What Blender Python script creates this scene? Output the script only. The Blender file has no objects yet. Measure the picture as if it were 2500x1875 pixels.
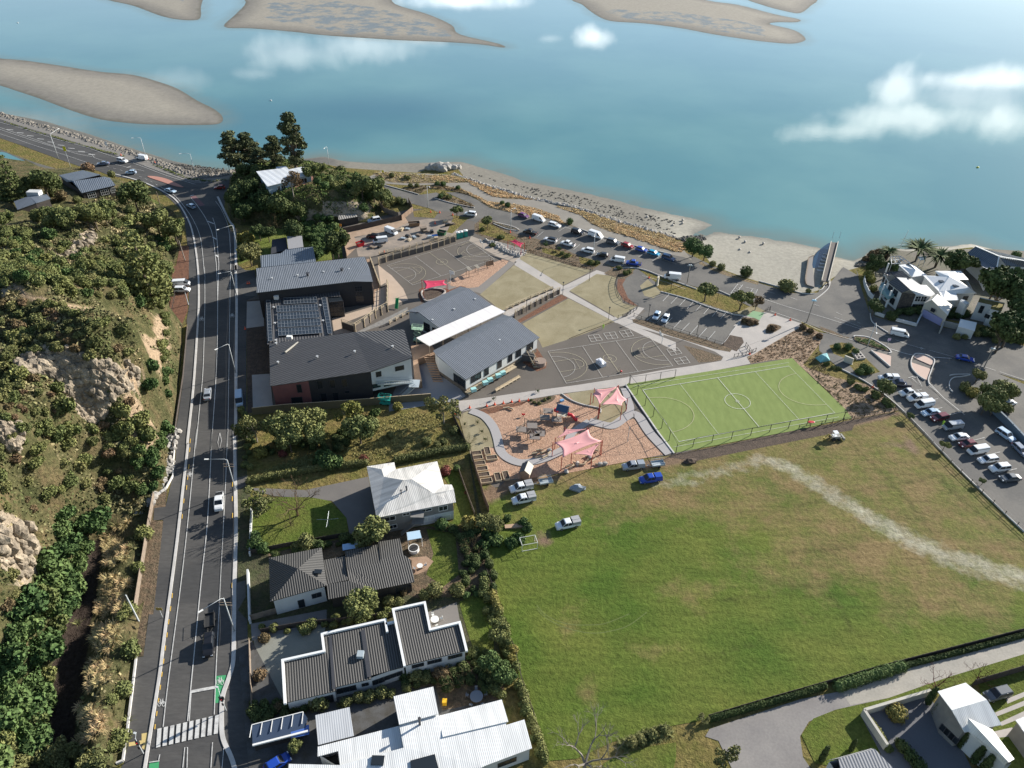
import bpy, bmesh, math, random
import numpy as np
from mathutils import Vector, Matrix
from mathutils.geometry import delaunay_2d_cdt
R=math.radians; rnd=random.Random(7)
scn=bpy.context.scene; COL=scn.collection
# ---------------------------------------------------------------- camera
FPX,PITCH,ROLL,CAMH=1830.07,0.644623,0.0256868,117.163
_c,_s=math.cos(ROLL),math.sin(ROLL); _cp,_sp=math.cos(PITCH),math.sin(PITCH)
right=Vector((_c,_s*_sp,_s*_cp)); up=Vector((-_s,_c*_sp,_c*_cp)); fwd=Vector((0,_cp,-_sp))
cd=bpy.data.cameras.new('camera'); cam=bpy.data.objects.new('camera',cd); COL.objects.link(cam)
m=Matrix.Identity(4)
for i in range(3): m[i][0]=right[i]; m[i][1]=up[i]; m[i][2]=-fwd[i]
m[2][3]=CAMH; cam.matrix_world=m
cd.sensor_width=36; cd.lens=FPX/2500*36; cd.clip_start=1; cd.clip_end=60000
scn.camera=cam
# ---------------------------------------------------------------- light
SUN_EL,SUN_AZ=R(21.5),R(34.7)          # azimuth measured from +x towards +y
sl=bpy.data.lights.new('sun','SUN'); sl.energy=5.0; sl.angle=R(0.55); sl.color=(1,.95,.865)
so=bpy.data.objects.new('sun',sl); COL.objects.link(so)
sd=Vector((math.cos(SUN_EL)*math.cos(SUN_AZ),math.cos(SUN_EL)*math.sin(SUN_AZ),math.sin(SUN_EL)))
so.rotation_euler=sd.to_track_quat('Z','Y').to_euler(); so.location=sd*300
scn.view_settings.view_transform='Standard'; scn.view_settings.look='None'
scn.view_settings.exposure=0.98; scn.view_settings.gamma=1
def ray(px,py):
    u=(px-1250)/FPX; v=-(py-937.5)/FPX
    u,v=_c*u-_s*v,_s*u+_c*v
    return (u,_cp+v*_sp,-_sp+v*_cp)
def G(px,py,z=0.):
    d=ray(px,py); t=(z-CAMH)/d[2]; return (d[0]*t,d[1]*t,z)
# world with sky and clouds (clouds given on a layer overhead, as direction / height)
w=bpy.data.worlds.new('World'); scn.world=w; w.use_nodes=True
nt=w.node_tree; nt.nodes.clear()
def N(nt,t,**k):
    n=nt.nodes.new(t)
    for a,b in k.items():
        if a[0]=='_': n.inputs[int(a[1:])].default_value=b
        else: setattr(n,a,b)
    return n
def mth(nt,op,a,b=None,clamp=False):
    n=nt.nodes.new('ShaderNodeMath'); n.operation=op; n.use_clamp=clamp
    for i,v in enumerate((a,b)):
        if v is None: continue
        if isinstance(v,(int,float)): n.inputs[i].default_value=v
        else: nt.links.new(v,n.inputs[i])
    return n.outputs[0]
L=nt.links.new
out=N(nt,'ShaderNodeOutputWorld'); bg=N(nt,'ShaderNodeBackground'); bg.inputs[1].default_value=0.084
sky=N(nt,'ShaderNodeTexSky'); sky.sky_type='NISHITA'; sky.sun_disc=False
sky.sun_elevation=SUN_EL; sky.sun_rotation=math.pi/2-SUN_AZ; sky.air_density=1.0; sky.dust_density=0.35; sky.ozone_density=1.2
tc=N(nt,'ShaderNodeTexCoord'); sp=N(nt,'ShaderNodeSeparateXYZ'); L(tc.outputs['Generated'],sp.inputs[0])
cxy=N(nt,'ShaderNodeCombineXYZ'); L(mth(nt,'ARCTAN2',sp.outputs[0],sp.outputs[1]),cxy.inputs[0]); L(mth(nt,'ARCSINE',sp.outputs[2]),cxy.inputs[1])
nz=N(nt,'ShaderNodeTexNoise'); L(cxy.outputs[0],nz.inputs['Vector']); nz.inputs['Scale'].default_value=21; nz.inputs['Detail'].default_value=9; nz.inputs['Roughness'].default_value=.6
nn=mth(nt,'MULTIPLY',mth(nt,'SUBTRACT',nz.outputs[0],.5),2.9)
acc=None
# clouds: centre and radii given as the place of their reflection
CL=[(2250,290,260,42,1.),(2060,320,130,26,.9),(2460,300,120,50,1.),(2380,195,260,30,1.),(2190,215,70,60,.95),(2360,245,170,60,.5),(1448,90,48,26,1.),(1340,95,30,8,.3),(720,135,130,40,.42),(900,115,140,36,.5),(1020,95,90,24,.42),(1130,2,170,18,.85),(420,195,110,24,.22),(90,300,150,40,.16),(620,180,60,14,.25)]
for (px,py,rx,ry,a) in CL:
    def pl(x,y):
        d=Vector(ray(x,y)).normalized(); return (math.atan2(d[0],d[1]),math.asin(-d[2]))
    c=pl(px,py); ex=pl(px+rx,py); ey=pl(px,py-ry)
    rX=math.hypot(ex[0]-c[0],ex[1]-c[1]); rY=math.hypot(ey[0]-c[0],ey[1]-c[1]); an=math.atan2(ex[1]-c[1],ex[0]-c[0])
    mp=N(nt,'ShaderNodeMapping'); mp.vector_type='TEXTURE'; mp.inputs[1].default_value=(c[0],c[1],0); mp.inputs[2].default_value=(0,0,an); mp.inputs[3].default_value=(rX,rY,1)
    L(cxy.outputs[0],mp.inputs[0]); ln=N(nt,'ShaderNodeVectorMath'); ln.operation='LENGTH'; L(mp.outputs[0],ln.inputs[0])
    f=mth(nt,'SUBTRACT',1.2,ln.outputs['Value']); f=mth(nt,'ADD',f,nn)
    f=mth(nt,'MULTIPLY',mth(nt,'MULTIPLY',f,.95,True),a,True)
    acc=f if acc is None else mth(nt,'MAXIMUM',acc,f)
mx=N(nt,'ShaderNodeMix'); mx.data_type='RGBA'; L(acc,mx.inputs[0]); L(sky.outputs[0],mx.inputs[6]); mx.inputs[7].default_value=(19,19.2,19.2,1)
L(mx.outputs[2],bg.inputs[0]); L(bg.outputs[0],out.inputs[0])
# ---------------------------------------------------------------- coordinates: views of the site survey
CR={'F':(0,0,1.1302),'O':(0,0,1),'A1':(0,250,.27125),'A2':(550,280,.27125),'A3':(1050,380,.27125),'A4':(1500,500,.27125),'A5':(1950,550,.24864),'A6':(0,650,.27125),'B1':(550,560,.2713),'B2':(950,560,.27125),'B3':(1100,900,.27125),'B4':(1950,850,.2712),'B5':(0,1050,.27125),'B6':(580,960,.29532),'D1':(0,1425,.27125),'D2':(580,1400,.29385),'D3':(1150,1400,.28626),'D4':(1700,1400,.36166),'E1':(1650,620,.22604),'E2':(1100,900,.13562),'E3':(1350,880,.13562),'E4':(2150,880,.15823),'C1':(2080,560,.18987),'H1':(800,520,.35433),'S1':(0,0,.98425),'S2':(1250,0,.98425)}
def S(s):
    "survey string -> list of (px,py[,z])"
    o=None; r=[]
    for t in s.split():
        if ',' in t:
            v=[float(a) for a in t.split(',')]
            r.append((o[0]+v[0]*o[2],o[1]+v[1]*o[2])+tuple(v[2:]))
        else: o=CR[t]
    return r
def W(s,z=0.):
    return [Vector(G(p[0],p[1],p[2] if len(p)>2 else z)) for p in (S(s) if isinstance(s,str) else s)]
def smooth(P,n=5,closed=False):
    P=[Vector(p) for p in P]; k=len(P); r=[]
    rng=range(k) if closed else range(k-1)
    for i in rng:
        if closed: a,b,c,d=P[i-1],P[i],P[(i+1)%k],P[(i+2)%k]
        else: a,b,c,d=P[max(i-1,0)],P[i],P[i+1],P[min(i+2,k-1)]
        for j in range(n):
            t=j/n
            r.append(.5*((2*b)+(c-a)*t+(2*a-5*b+4*c-d)*t*t+(3*b-a-3*c+d)*t**3))
    if not closed: r.append(P[-1])
    return r
def polydist(P,Q,closed=True):
    "distance of points P (n,2) to polyline Q"
    P=np.asarray(P,float)[:,:2]; Q=np.array([(q[0],q[1]) for q in Q]); d=np.full(len(P),1e9)
    k=len(Q); 
    for i in range(k if closed else k-1):
        a=Q[i]; b=Q[(i+1)%k]; ab=b-a; l=ab@ab
        if l<1e-9: continue
        t=np.clip(((P-a)@ab)/l,0,1); d=np.minimum(d,np.hypot(*(P-(a+t[:,None]*ab)).T))
    return d
def inside(P,Q):
    P=np.asarray(P,float); Q=np.array([(q[0],q[1]) for q in Q]); c=np.zeros(len(P),bool); x,y=P[:,0],P[:,1]
    for i in range(len(Q)):
        a=Q[i-1]; b=Q[i]
        if a[1]==b[1]: continue
        m=((a[1]>y)!=(b[1]>y))&(x<(b[0]-a[0])*(y-a[1])/(b[1]-a[1])+a[0]); c^=m
    return c
# ---------------------------------------------------------------- materials
MATS={}
def mat(name,col,col2=None,rough=.9,sc=.5,fine=0.,fsc=6.,bump=0.,bsc=None,metal=0.,thr=(.35,.65),obj=False,rand=0.,spec=None,warp=0,stretch=None,det=5,leaf=0.):
    if name in MATS: return MATS[name]
    m=bpy.data.materials.new(name); m.use_nodes=True; nt=m.node_tree; bs=nt.nodes['Principled BSDF']; L=nt.links.new
    bs.inputs['Roughness'].default_value=rough; bs.inputs['Metallic'].default_value=metal
    if spec is not None: bs.inputs['Specular IOR Level'].default_value=spec
    c=N(nt,'ShaderNodeRGB'); c.outputs[0].default_value=(*col,1); cur=c.outputs[0]
    if obj: tc=N(nt,'ShaderNodeTexCoord'); vec=tc.outputs['Object']
    else: ge=N(nt,'ShaderNodeNewGeometry'); vec=ge.outputs['Position']
    if stretch:
        mp=N(nt,'ShaderNodeMapping'); mp.inputs[2].default_value=(0,0,stretch[0]); mp.inputs[3].default_value=(stretch[1],1,1); L(vec,mp.inputs[0]); vec=mp.outputs[0]
    if col2:
        n=N(nt,'ShaderNodeTexNoise'); n.inputs['Scale'].default_value=sc; n.inputs['Detail'].default_value=det; n.inputs['Roughness'].default_value=.6; L(vec,n.inputs['Vector'])
        n.inputs['Distortion'].default_value=warp
        mr=N(nt,'ShaderNodeMapRange'); mr.inputs[1].default_value=thr[0]; mr.inputs[2].default_value=thr[1]; L(n.outputs[0],mr.inputs[0])
        x=N(nt,'ShaderNodeMix'); x.data_type='RGBA'; L(mr.outputs[0],x.inputs[0]); L(cur,x.inputs[6]); x.inputs[7].default_value=(*col2,1); cur=x.outputs[2]
    if fine:
        n=N(nt,'ShaderNodeTexNoise'); n.inputs['Scale'].default_value=fsc; n.inputs['Detail'].default_value=4; n.inputs['Roughness'].default_value=.7; L(vec,n.inputs['Vector'])
        mr=N(nt,'ShaderNodeMapRange'); mr.inputs[1].default_value=.3; mr.inputs[2].default_value=.7; mr.inputs[3].default_value=1-fine; mr.inputs[4].default_value=1+fine; L(n.outputs[0],mr.inputs[0])
        v=N(nt,'ShaderNodeVectorMath'); v.operation='SCALE'; L(cur,v.inputs[0]); L(mr.outputs[0],v.inputs['Scale']); cur=v.outputs[0]
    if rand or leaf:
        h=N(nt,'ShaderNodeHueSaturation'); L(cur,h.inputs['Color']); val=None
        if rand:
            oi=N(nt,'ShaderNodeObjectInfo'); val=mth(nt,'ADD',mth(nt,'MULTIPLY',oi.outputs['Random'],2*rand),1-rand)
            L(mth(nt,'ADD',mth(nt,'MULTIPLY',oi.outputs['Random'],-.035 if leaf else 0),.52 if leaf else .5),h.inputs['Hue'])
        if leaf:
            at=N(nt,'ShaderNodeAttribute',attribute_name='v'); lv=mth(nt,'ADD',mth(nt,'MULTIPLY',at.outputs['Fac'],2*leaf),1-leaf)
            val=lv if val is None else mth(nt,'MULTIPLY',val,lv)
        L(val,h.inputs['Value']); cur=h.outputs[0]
    L(cur,bs.inputs['Base Color'])
    if bump:
        n=N(nt,'ShaderNodeTexNoise'); n.inputs['Scale'].default_value=bsc or fsc; n.inputs['Detail'].default_value=5; n.inputs['Roughness'].default_value=.7; L(vec,n.inputs['Vector'])
        b=N(nt,'ShaderNodeBump'); b.inputs['Strength'].default_value=1; b.inputs['Distance'].default_value=bump; L(n.outputs[0],b.inputs['Height']); L(b.outputs[0],bs.inputs['Normal'])
    MATS[name]=m; return m
def roofmat(name,col,pitch=.4,depth=.06,dark=.6,rough=.5,duty=.5,metal=0.,stain=0.):
    "profiled metal sheet: ribs run down the slope, u across them in metres"
    if name in MATS: return MATS[name]
    m=mat(name,col,rough=rough,metal=metal); nt=m.node_tree; L=nt.links.new; bs=nt.nodes['Principled BSDF']
    uv=N(nt,'ShaderNodeUVMap'); sx=N(nt,'ShaderNodeSeparateXYZ'); L(uv.outputs[0],sx.inputs[0])
    fr=mth(nt,'FRACT',mth(nt,'DIVIDE',sx.outputs[0],pitch))
    tri=mth(nt,'ABSOLUTE',mth(nt,'SUBTRACT',fr,.5))
    mr=N(nt,'ShaderNodeMapRange'); mr.interpolation_type='SMOOTHSTEP'; mr.inputs[1].default_value=.5*duty-.1; mr.inputs[2].default_value=.5*duty+.1; L(tri,mr.inputs[0])
    mx=N(nt,'ShaderNodeMix'); mx.data_type='RGBA'; L(mr.outputs[0],mx.inputs[0]); mx.inputs[6].default_value=(*col,1); mx.inputs[7].default_value=(*[c*dark for c in col],1)
    n=N(nt,'ShaderNodeTexNoise'); n.inputs['Scale'].default_value=.35; n.inputs['Detail'].default_value=6
    mp=N(nt,'ShaderNodeMapping'); mp.inputs[3].default_value=(2.5,.35,1); L(uv.outputs[0],mp.inputs[0]); L(mp.outputs[0],n.inputs['Vector'])
    r2=N(nt,'ShaderNodeMapRange'); r2.inputs[1].default_value=.35; r2.inputs[2].default_value=.7; r2.inputs[3].default_value=1.06; r2.inputs[4].default_value=.9-stain; L(n.outputs[0],r2.inputs[0])
    v=N(nt,'ShaderNodeVectorMath'); v.operation='SCALE'; L(mx.outputs[2],v.inputs[0]); L(r2.outputs[0],v.inputs['Scale'])
    L(v.outputs[0],bs.inputs['Base Color'])
    b=N(nt,'ShaderNodeBump'); b.inputs['Distance'].default_value=depth; b.invert=True; L(mr.outputs[0],b.inputs['Height']); L(b.outputs[0],bs.inputs['Normal'])
    return m
# ---------------------------------------------------------------- mesh helpers
def link(name,me,parent=None,mats=(),loc=None,rz=0):
    o=bpy.data.objects.new(name,me); COL.objects.link(o)
    for m in mats: me.materials.append(m)
    if parent: o.parent=parent
    if loc is not None: o.location=loc
    if rz: o.rotation_euler=(0,0,rz)
    return o
def tag(o,label=None,cat=None,group=None,kind=None):
    if label: o['label']=label
    if cat: o['category']=cat
    if group: o['group']=group
    if kind: o['kind']=kind
    return o
def empty(name,loc,rz=0,label=None,cat=None,group=None):
    o=bpy.data.objects.new(name,None); COL.objects.link(o); o.location=loc; o.rotation_euler=(0,0,rz); o.empty_display_size=.5
    return tag(o,label,cat,group)
def dup(o,loc=None,rz=None,sc=None,label=None,cat=None,parent=None):
    c=o.copy(); COL.objects.link(c); c.parent=parent
    if loc is not None: c.location=loc
    if rz is not None: c.rotation_euler=(0,0,rz)
    if sc is not None: c.scale=sc if hasattr(sc,'__len__') else (sc,sc,sc)
    if label: c['label']=label
    if cat: c['category']=cat
    for ch in o.children: dup(ch,parent=c)
    return c
class MB:
    def __init__(s): s.v=[]; s.f=[]; s.mi=[]; s.cur=0
    def add(s,V,Fc):
        k=len(s.v); s.v+= [tuple(v) for v in V]
        for f in Fc: s.f.append(tuple(i+k for i in f)); s.mi.append(s.cur)
        return s
    def box(s,x0,x1,y0,y1,z0,z1):
        return s.add([(x0,y0,z0),(x1,y0,z0),(x1,y1,z0),(x0,y1,z0),(x0,y0,z1),(x1,y0,z1),(x1,y1,z1),(x0,y1,z1)],[(0,3,2,1),(4,5,6,7),(0,1,5,4),(1,2,6,5),(2,3,7,6),(3,0,4,7)])
    def cbox(s,c,sx,sy,sz): return s.box(c[0]-sx/2,c[0]+sx/2,c[1]-sy/2,c[1]+sy/2,c[2]-sz/2,c[2]+sz/2)
    def beam(s,a,b,w,h,up=(0,0,1)):
        a=Vector(a); b=Vector(b); d=(b-a).normalized(); u=Vector(up)
        if abs(d.dot(u))>.98: u=Vector((1,0,0))
        x=d.cross(u).normalized()*w/2; y=x.cross(d).normalized()*h/2
        V=[a-x-y,a+x-y,a+x+y,a-x+y,b-x-y,b+x-y,b+x+y,b-x+y]
        return s.add(V,[(0,1,2,3),(7,6,5,4),(4,5,1,0),(5,6,2,1),(6,7,3,2),(7,4,0,3)])
    def tube(s,pts,r,n=6,r2=None,cap=True):
        pts=[Vector(p) for p in pts]; k=len(pts); base=len(s.v); V=[]
        pu=None
        for i,p in enumerate(pts):
            d=(pts[min(i+1,k-1)]-pts[max(i-1,0)]).normalized()
            u=Vector((0,0,1)) if abs(d.z)<.95 else Vector((1,0,0))
            if pu is not None: u=pu
            x=d.cross(u).normalized(); y=x.cross(d).normalized(); pu=y
            rr=r if r2 is None else r+(r2-r)*i/(k-1)
            for j in range(n): a=2*math.pi*j/n; V.append(p+x*math.cos(a)*rr+y*math.sin(a)*rr)
        Fc=[(i*n+j,i*n+(j+1)%n,(i+1)*n+(j+1)%n,(i+1)*n+j) for i in range(k-1) for j in range(n)]
        if cap: Fc+= [tuple(range(n-1,-1,-1)),tuple((k-1)*n+j for j in range(n))]
        return s.add(V,Fc)
    def cyl(s,c,r,h,n=12,r2=None): return s.tube([c,(c[0],c[1],c[2]+h)],r,n,r2)
    def prism(s,poly,z0,z1):
        n=len(poly); V=[(p[0],p[1],z0) for p in poly]+[(p[0],p[1],z1) for p in poly]
        a=sum(poly[i-1][0]*poly[i][1]-poly[i][0]*poly[i-1][1] for i in range(n))
        idx=list(range(n)) if a>0 else list(range(n-1,-1,-1))
        Fc=[tuple(reversed(idx)),tuple(i+n for i in idx)]
        for k in range(n): i,j=idx[k],idx[(k+1)%n]; Fc.append((i,j,j+n,i+n))
        return s.add(V,Fc)
    def ico(s,c,r,sub=1,sq=(1,1,1),jit=0,rng=rnd):
        bm=bmesh.new(); bmesh.ops.create_icosphere(bm,subdivisions=sub,radius=1)
        V=[]
        for v in bm.verts:
            k=1+rng.uniform(-jit,jit); V.append((c[0]+v.co.x*r*sq[0]*k,c[1]+v.co.y*r*sq[1]*k,c[2]+v.co.z*r*sq[2]*k))
        Fc=[tuple(v.index for v in f.verts) for f in bm.faces]; bm.free(); return s.add(V,Fc)
    def build(s,name,mats,parent=None,loc=None,rz=0,smooth=False,kind=None,recalc=False):
        me=bpy.data.meshes.new(name); me.from_pydata(s.v,[],s.f)
        if not isinstance(mats,(list,tuple)): mats=[mats]
        if len(mats)>1: me.polygons.foreach_set('material_index',s.mi)
        if smooth: me.polygons.foreach_set('use_smooth',[True]*len(s.f))
        if recalc:
            bm=bmesh.new(); bm.from_mesh(me); bmesh.ops.recalc_face_normals(bm,faces=bm.faces); bm.to_mesh(me); bm.free()
        me.update(); o=link(name,me,parent,mats,loc,rz)
        if kind: o['kind']=kind
        return o
def cdt(name,poly,step,zf,mats,attr=None,kind='structure',cut=(),jit=.3):
    poly=[(p[0],p[1]) for p in poly]; P=np.array(poly); x0,y0=P.min(0); x1,y1=P.max(0)
    xs=np.arange(x0,x1,step); ys=np.arange(y0,y1,step); X,Y=np.meshgrid(xs,ys); Q=np.stack([X.ravel(),Y.ravel()],1)
    rs=np.random.RandomState(3); Q=Q+rs.uniform(-jit*step,jit*step,Q.shape)
    Q=Q[inside(Q,poly)&(polydist(Q,poly)>step*.35)]
    vs=[Vector(p) for p in poly]+[Vector(q) for q in Q]
    lp=[list(range(len(poly)))]
    for c in cut: k=len(vs); vs+=[Vector((p[0],p[1])) for p in c]; lp.append(list(range(k,len(vs))))
    r=delaunay_2d_cdt(vs,[],lp,1,1e-4)
    V=np.array([(v.x,v.y) for v in r[0]]); Z=zf(V) if callable(zf) else np.full(len(V),zf)
    me=bpy.data.meshes.new(name); me.from_pydata(np.column_stack([V,Z]).tolist(),[],[tuple(f) for f in r[2]])
    bm=bmesh.new(); bm.from_mesh(me); bmesh.ops.recalc_face_normals(bm,faces=bm.faces)
    if cut: ce=[f.calc_center_median()[:2] for f in bm.faces]; bad=np.any([inside(ce,c) for c in cut],axis=0); bmesh.ops.delete(bm,geom=[f for f,b_ in zip(list(bm.faces),bad) if b_],context='FACES')
    bm.faces.ensure_lookup_table()
    if bm.faces and sum(f.normal.z for f in bm.faces)<0: bmesh.ops.reverse_faces(bm,faces=bm.faces)
    bm.to_mesh(me); bm.free()
    me.polygons.foreach_set('use_smooth',[True]*len(me.polygons))
    if attr:
        A=attr(V,Z)
        for k,a in A.items():
            at=me.attributes.new(k,'FLOAT','POINT'); at.data.foreach_set('value',np.asarray(a,'f'))
    o=link(name,me,None,mats)
    if kind: o['kind']=kind
    return o
REG=[]   # laid surfaces: each lies a few millimetres above those it overlaps
def dens(P):
    r=[]
    for i in range(len(P)):
        a,b=P[i-1],P[i]; n=max(1,int(math.hypot(b[0]-a[0],b[1]-a[1])/2.5))
        for k in range(n): r.append((a[0]+(b[0]-a[0])*(k+.5)/n,a[1]+(b[1]-a[1])*(k+.5)/n))
    return np.array(r)
def level(P,step=.007,z=None):
    P=[(p[0],p[1]) for p in P]; D=dens(P); bb=(D.min(0),D.max(0)); t=0.
    if z is None:
        for Q,E,b2,zq in REG:
            if (bb[0]>b2[1]).any() or (b2[0]>bb[1]).any() or zq<t: continue
            if inside(D,Q).any() or inside(E,P).any(): t=zq
        z=t+step
    REG.append((P,D,bb,z)); return z
def sheet(name,s,m,z=None,thick=0,sm=False,kind='structure'):
    P=W(s) if isinstance(s,str) else s
    if sm: P=smooth(P,5,True)
    z=level(P,z=z)
    if thick: return MB().prism(P,-.1,z+thick).build(name,m,kind=kind)
    me=bpy.data.meshes.new(name)
    r=delaunay_2d_cdt([Vector((p[0],p[1])) for p in P],[],[list(range(len(P)))],1,1e-4)
    me.from_pydata([(v.x,v.y,z) for v in r[0]],[],[tuple(f) for f in r[2]])
    bm=bmesh.new(); bm.from_mesh(me)
    for f in bm.faces:
        f.normal_update()
        if f.normal.z<0: f.normal_flip()
    bm.to_mesh(me); bm.free()
    return tag(link(name,me,None,[m]),kind=kind)
def ribbon(mb,P,w,z,h=0,dash=None):
    "strip of width w along the polyline P; h>0 makes a raised kerb"
    P=[Vector((p[0],p[1],0)) for p in P]
    if dash:
        on,off=dash; segs=[]; pos=0; cur=None
        tot=0
        for a,b in zip(P,P[1:]):
            l=(b-a).length; t=0
            while t<l:
                ph=(tot+t)%(on+off); rem=(on-ph) if ph<on else (on+off-ph); e=min(l,t+rem)
                if ph<on-1e-6:
                    p=a.lerp(b,t/l); q=a.lerp(b,e/l); segs.append([p,q])
                t=e+1e-6
            tot+=l
        for sg in segs: ribbon(mb,sg,w,z,h)
        return mb
    n=len(P); Lf=[];Rt=[]
    for i in range(n):
        d=(P[min(i+1,n-1)]-P[max(i-1,0)])
        if d.length<1e-6: d=Vector((1,0,0))
        d.normalize(); x=Vector((-d.y,d.x,0))*w/2; Lf.append(P[i]+x); Rt.append(P[i]-x)
    if h:
        V=[];
        for l,r_ in zip(Lf,Rt): V+=[(l.x,l.y,-.05),(l.x,l.y,z+h),(r_.x,r_.y,z+h),(r_.x,r_.y,-.05)]
        Fc=[]
        for i in range(n-1):
            k=i*4
            for a in range(3): Fc.append((k+a,k+4+a,k+5+a,k+1+a))
        Fc+=[(0,1,2,3),((n-1)*4+3,(n-1)*4+2,(n-1)*4+1,(n-1)*4)]
        mb.add(V,Fc)
    else:
        V=[];
        for l,r_ in zip(Lf,Rt): V+=[(l.x,l.y,z),(r_.x,r_.y,z)]
        mb.add(V,[(2*i+1,2*i+3,2*i+2,2*i) for i in range(n-1)])
    return mb
# ================================================================ SETTING
WZ=-1.3
asphalt=mat('asphalt',(.052,.051,.05),(.078,.074,.069),rough=.92,sc=.09,fine=.2,fsc=2.2,thr=(.42,.58),stretch=(R(-80),.25))
asphalt2=mat('asphalt_old',(.095,.09,.083),(.135,.125,.11),rough=.9,thr=(.42,.58),sc=.1,fine=.14,fsc=2)
court_m=mat('court_asphalt',(.098,.083,.068),(.125,.106,.088),rough=.9,sc=.09,fine=.1,fsc=3)
conc=mat('concrete',(.42,.38,.34),(.36,.33,.30),rough=.9,sc=.3,fine=.08,fsc=4)
concd=mat('concrete_dark',(.22,.21,.20),(.18,.17,.16),rough=.9,sc=.3,fine=.1,fsc=4)
kerbm=mat('kerb_concrete',(.55,.53,.50),(.45,.43,.40),rough=.9,sc=.5,fine=.08)
white=mat('white_marking',(.56,.55,.52),(.32,.31,.30),rough=.8,sc=1.1,thr=(.5,.72),fine=.15,fsc=5)
cwhite=mat('court_white',(.50,.48,.44),rough=.8,fine=.15,fsc=5)
yellow=mat('yellow_marking',(.65,.40,.06),rough=.8,fine=.1)
cream=mat('cream_marking',(.46,.41,.27),rough=.8,fine=.1)
greenp=mat('green_marking',(.05,.30,.12),rough=.8,fine=.1)
grass=mat('lawn_grass',(.085,.125,.022),(.13,.14,.035),rough=1,sc=.12,fine=.35,fsc=1.6,bump=.25,bsc=2.2,spec=.1)
grassr=mat('rough_grass',(.13,.125,.035),(.20,.15,.06),rough=1,sc=.25,fine=.4,fsc=1.2,bump=.5,bsc=1.2,spec=.1)
pale=mat('new_turf',(.31,.27,.175),(.24,.205,.125),rough=1,sc=.16,fine=.12,fsc=2.5,spec=.1,warp=.6)
mulch=mat('bark_mulch',(.19,.085,.045),(.11,.05,.03),rough=1,sc=1.2,fine=.35,fsc=3,bump=.15)
chips=mat('wood_chips',(.46,.29,.195),(.34,.205,.135),rough=1,sc=.8,fine=.32,fsc=2.2,bump=.2,bsc=2,stretch=(R(20),1.6))
soil=mat('dark_soil',(.06,.042,.03),(.10,.07,.05),rough=1,sc=.8,fine=.35,fsc=3,bump=.15)
bed=mat('planted_bed_soil',(.17,.115,.07),(.09,.07,.04),rough=1,sc=.8,fine=.4,fsc=2,bump=.3)
gravel=mat('grey_gravel',(.25,.24,.22),(.17,.16,.15),rough=1,sc=1,fine=.3,fsc=5)
deckm=mat('timber_deck',(.38,.25,.165),(.30,.19,.12),rough=.85,sc=.4,fine=.12,fsc=4)
def lin(c): return tuple(((v/255+.055)/1.055)**2.4 if v>10 else v/255/12.92 for v in c)
# --- shoreline
bank=W("F -300,205 -150,232 0,261 100,281 200,312 300,346 380,371 440,388 500,393 560,380 620,352 690,352 740,362 850,370 900,373 940,360 990,366 1005,384 1100,418 1200,452 1300,478 1400,503 A4 330,250 480,300 600,318 690,330 800,420 860,520 1000,590 1150,645 1300,690 1450,740 1600,785 1760,790 1830,770 1900,700 1960,660 2060,600 A5 560,420 640,400 720,330 830,260 930,250 1040,262 1330,250 1480,240 1700,215 2212,345 2400,380")
wline=W("F -300,183 -150,212 0,243 100,262 200,292 300,325 380,349 440,362 500,368 560,366 640,345 700,338 745,348 830,354 930,351 1000,349 1040,362 1100,378 A3 860,235 1300,310 1600,380 1880,455 A4 220,10 500,75 700,115 860,165 885,190 820,215 720,255 690,290 760,300 815,290 830,265 930,245 1100,262 1250,280 1500,318 1700,355 1870,388 1990,470 2060,490 A5 360,312 530,350 620,330 690,268 830,225 940,236 1050,240 1330,225 1480,210 1700,185 2212,315 2400,350",WZ)
fr=[Vector((600,200,0)),Vector((600,-60,0)),Vector((-600,-60,0)),Vector((-600,330,0))]
landpoly=bank+fr; waterpoly=wline+fr
def groundz(V): return np.full(len(V),-.04)
outer=[p+Vector((3,16,0)) for p in wline]
bz=lambda V:(lambda dw,db,ins:np.where(ins,WZ+(-.06-WZ)*dw/(dw+db+1e-6),WZ-.16*dw)+np.random.RandomState(1).normal(0,.012,len(V)))(polydist(V,wline,False),polydist(V,bank,False),inside(V,waterpoly))
# beach sand: pebbly and dark in the west, pale in the east
def beach_attr(V,Z):
    e=np.clip((V[:,0]-35)/35,0,1); rk=np.clip((-60-V[:,0])/30,0,1)
    return {'pale':e,'rock':rk,'wet':np.clip((WZ+.35-Z)/.4,0,1)}
bm_=mat('beach_sand',(.20,.19,.165)); nt=bm_.node_tree; bs=nt.nodes['Principled BSDF']
def attrmix(nt,cur,attr,col,nsc=None,amt=.5,lo=.35,hi=.65):
    a=N(nt,'ShaderNodeAttribute',attribute_name=attr).outputs['Fac']
    if nsc:
        ge=N(nt,'ShaderNodeNewGeometry'); n=N(nt,'ShaderNodeTexNoise'); n.inputs['Scale'].default_value=nsc; n.inputs['Detail'].default_value=6; n.inputs['Roughness'].default_value=.65; nt.links.new(ge.outputs['Position'],n.inputs['Vector'])
        a=mth(nt,'ADD',a,mth(nt,'MULTIPLY',mth(nt,'SUBTRACT',n.outputs[0],.5),amt))
        mr=N(nt,'ShaderNodeMapRange'); mr.inputs[1].default_value=lo; mr.inputs[2].default_value=hi; nt.links.new(a,mr.inputs[0]); a=mr.outputs[0]
    x=N(nt,'ShaderNodeMix'); x.data_type='RGBA'; nt.links.new(a,x.inputs[0])
    if isinstance(cur,tuple): x.inputs[6].default_value=(*cur,1)
    else: nt.links.new(cur,x.inputs[6])
    x.inputs[7].default_value=(*col,1); return x.outputs[2]
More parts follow.
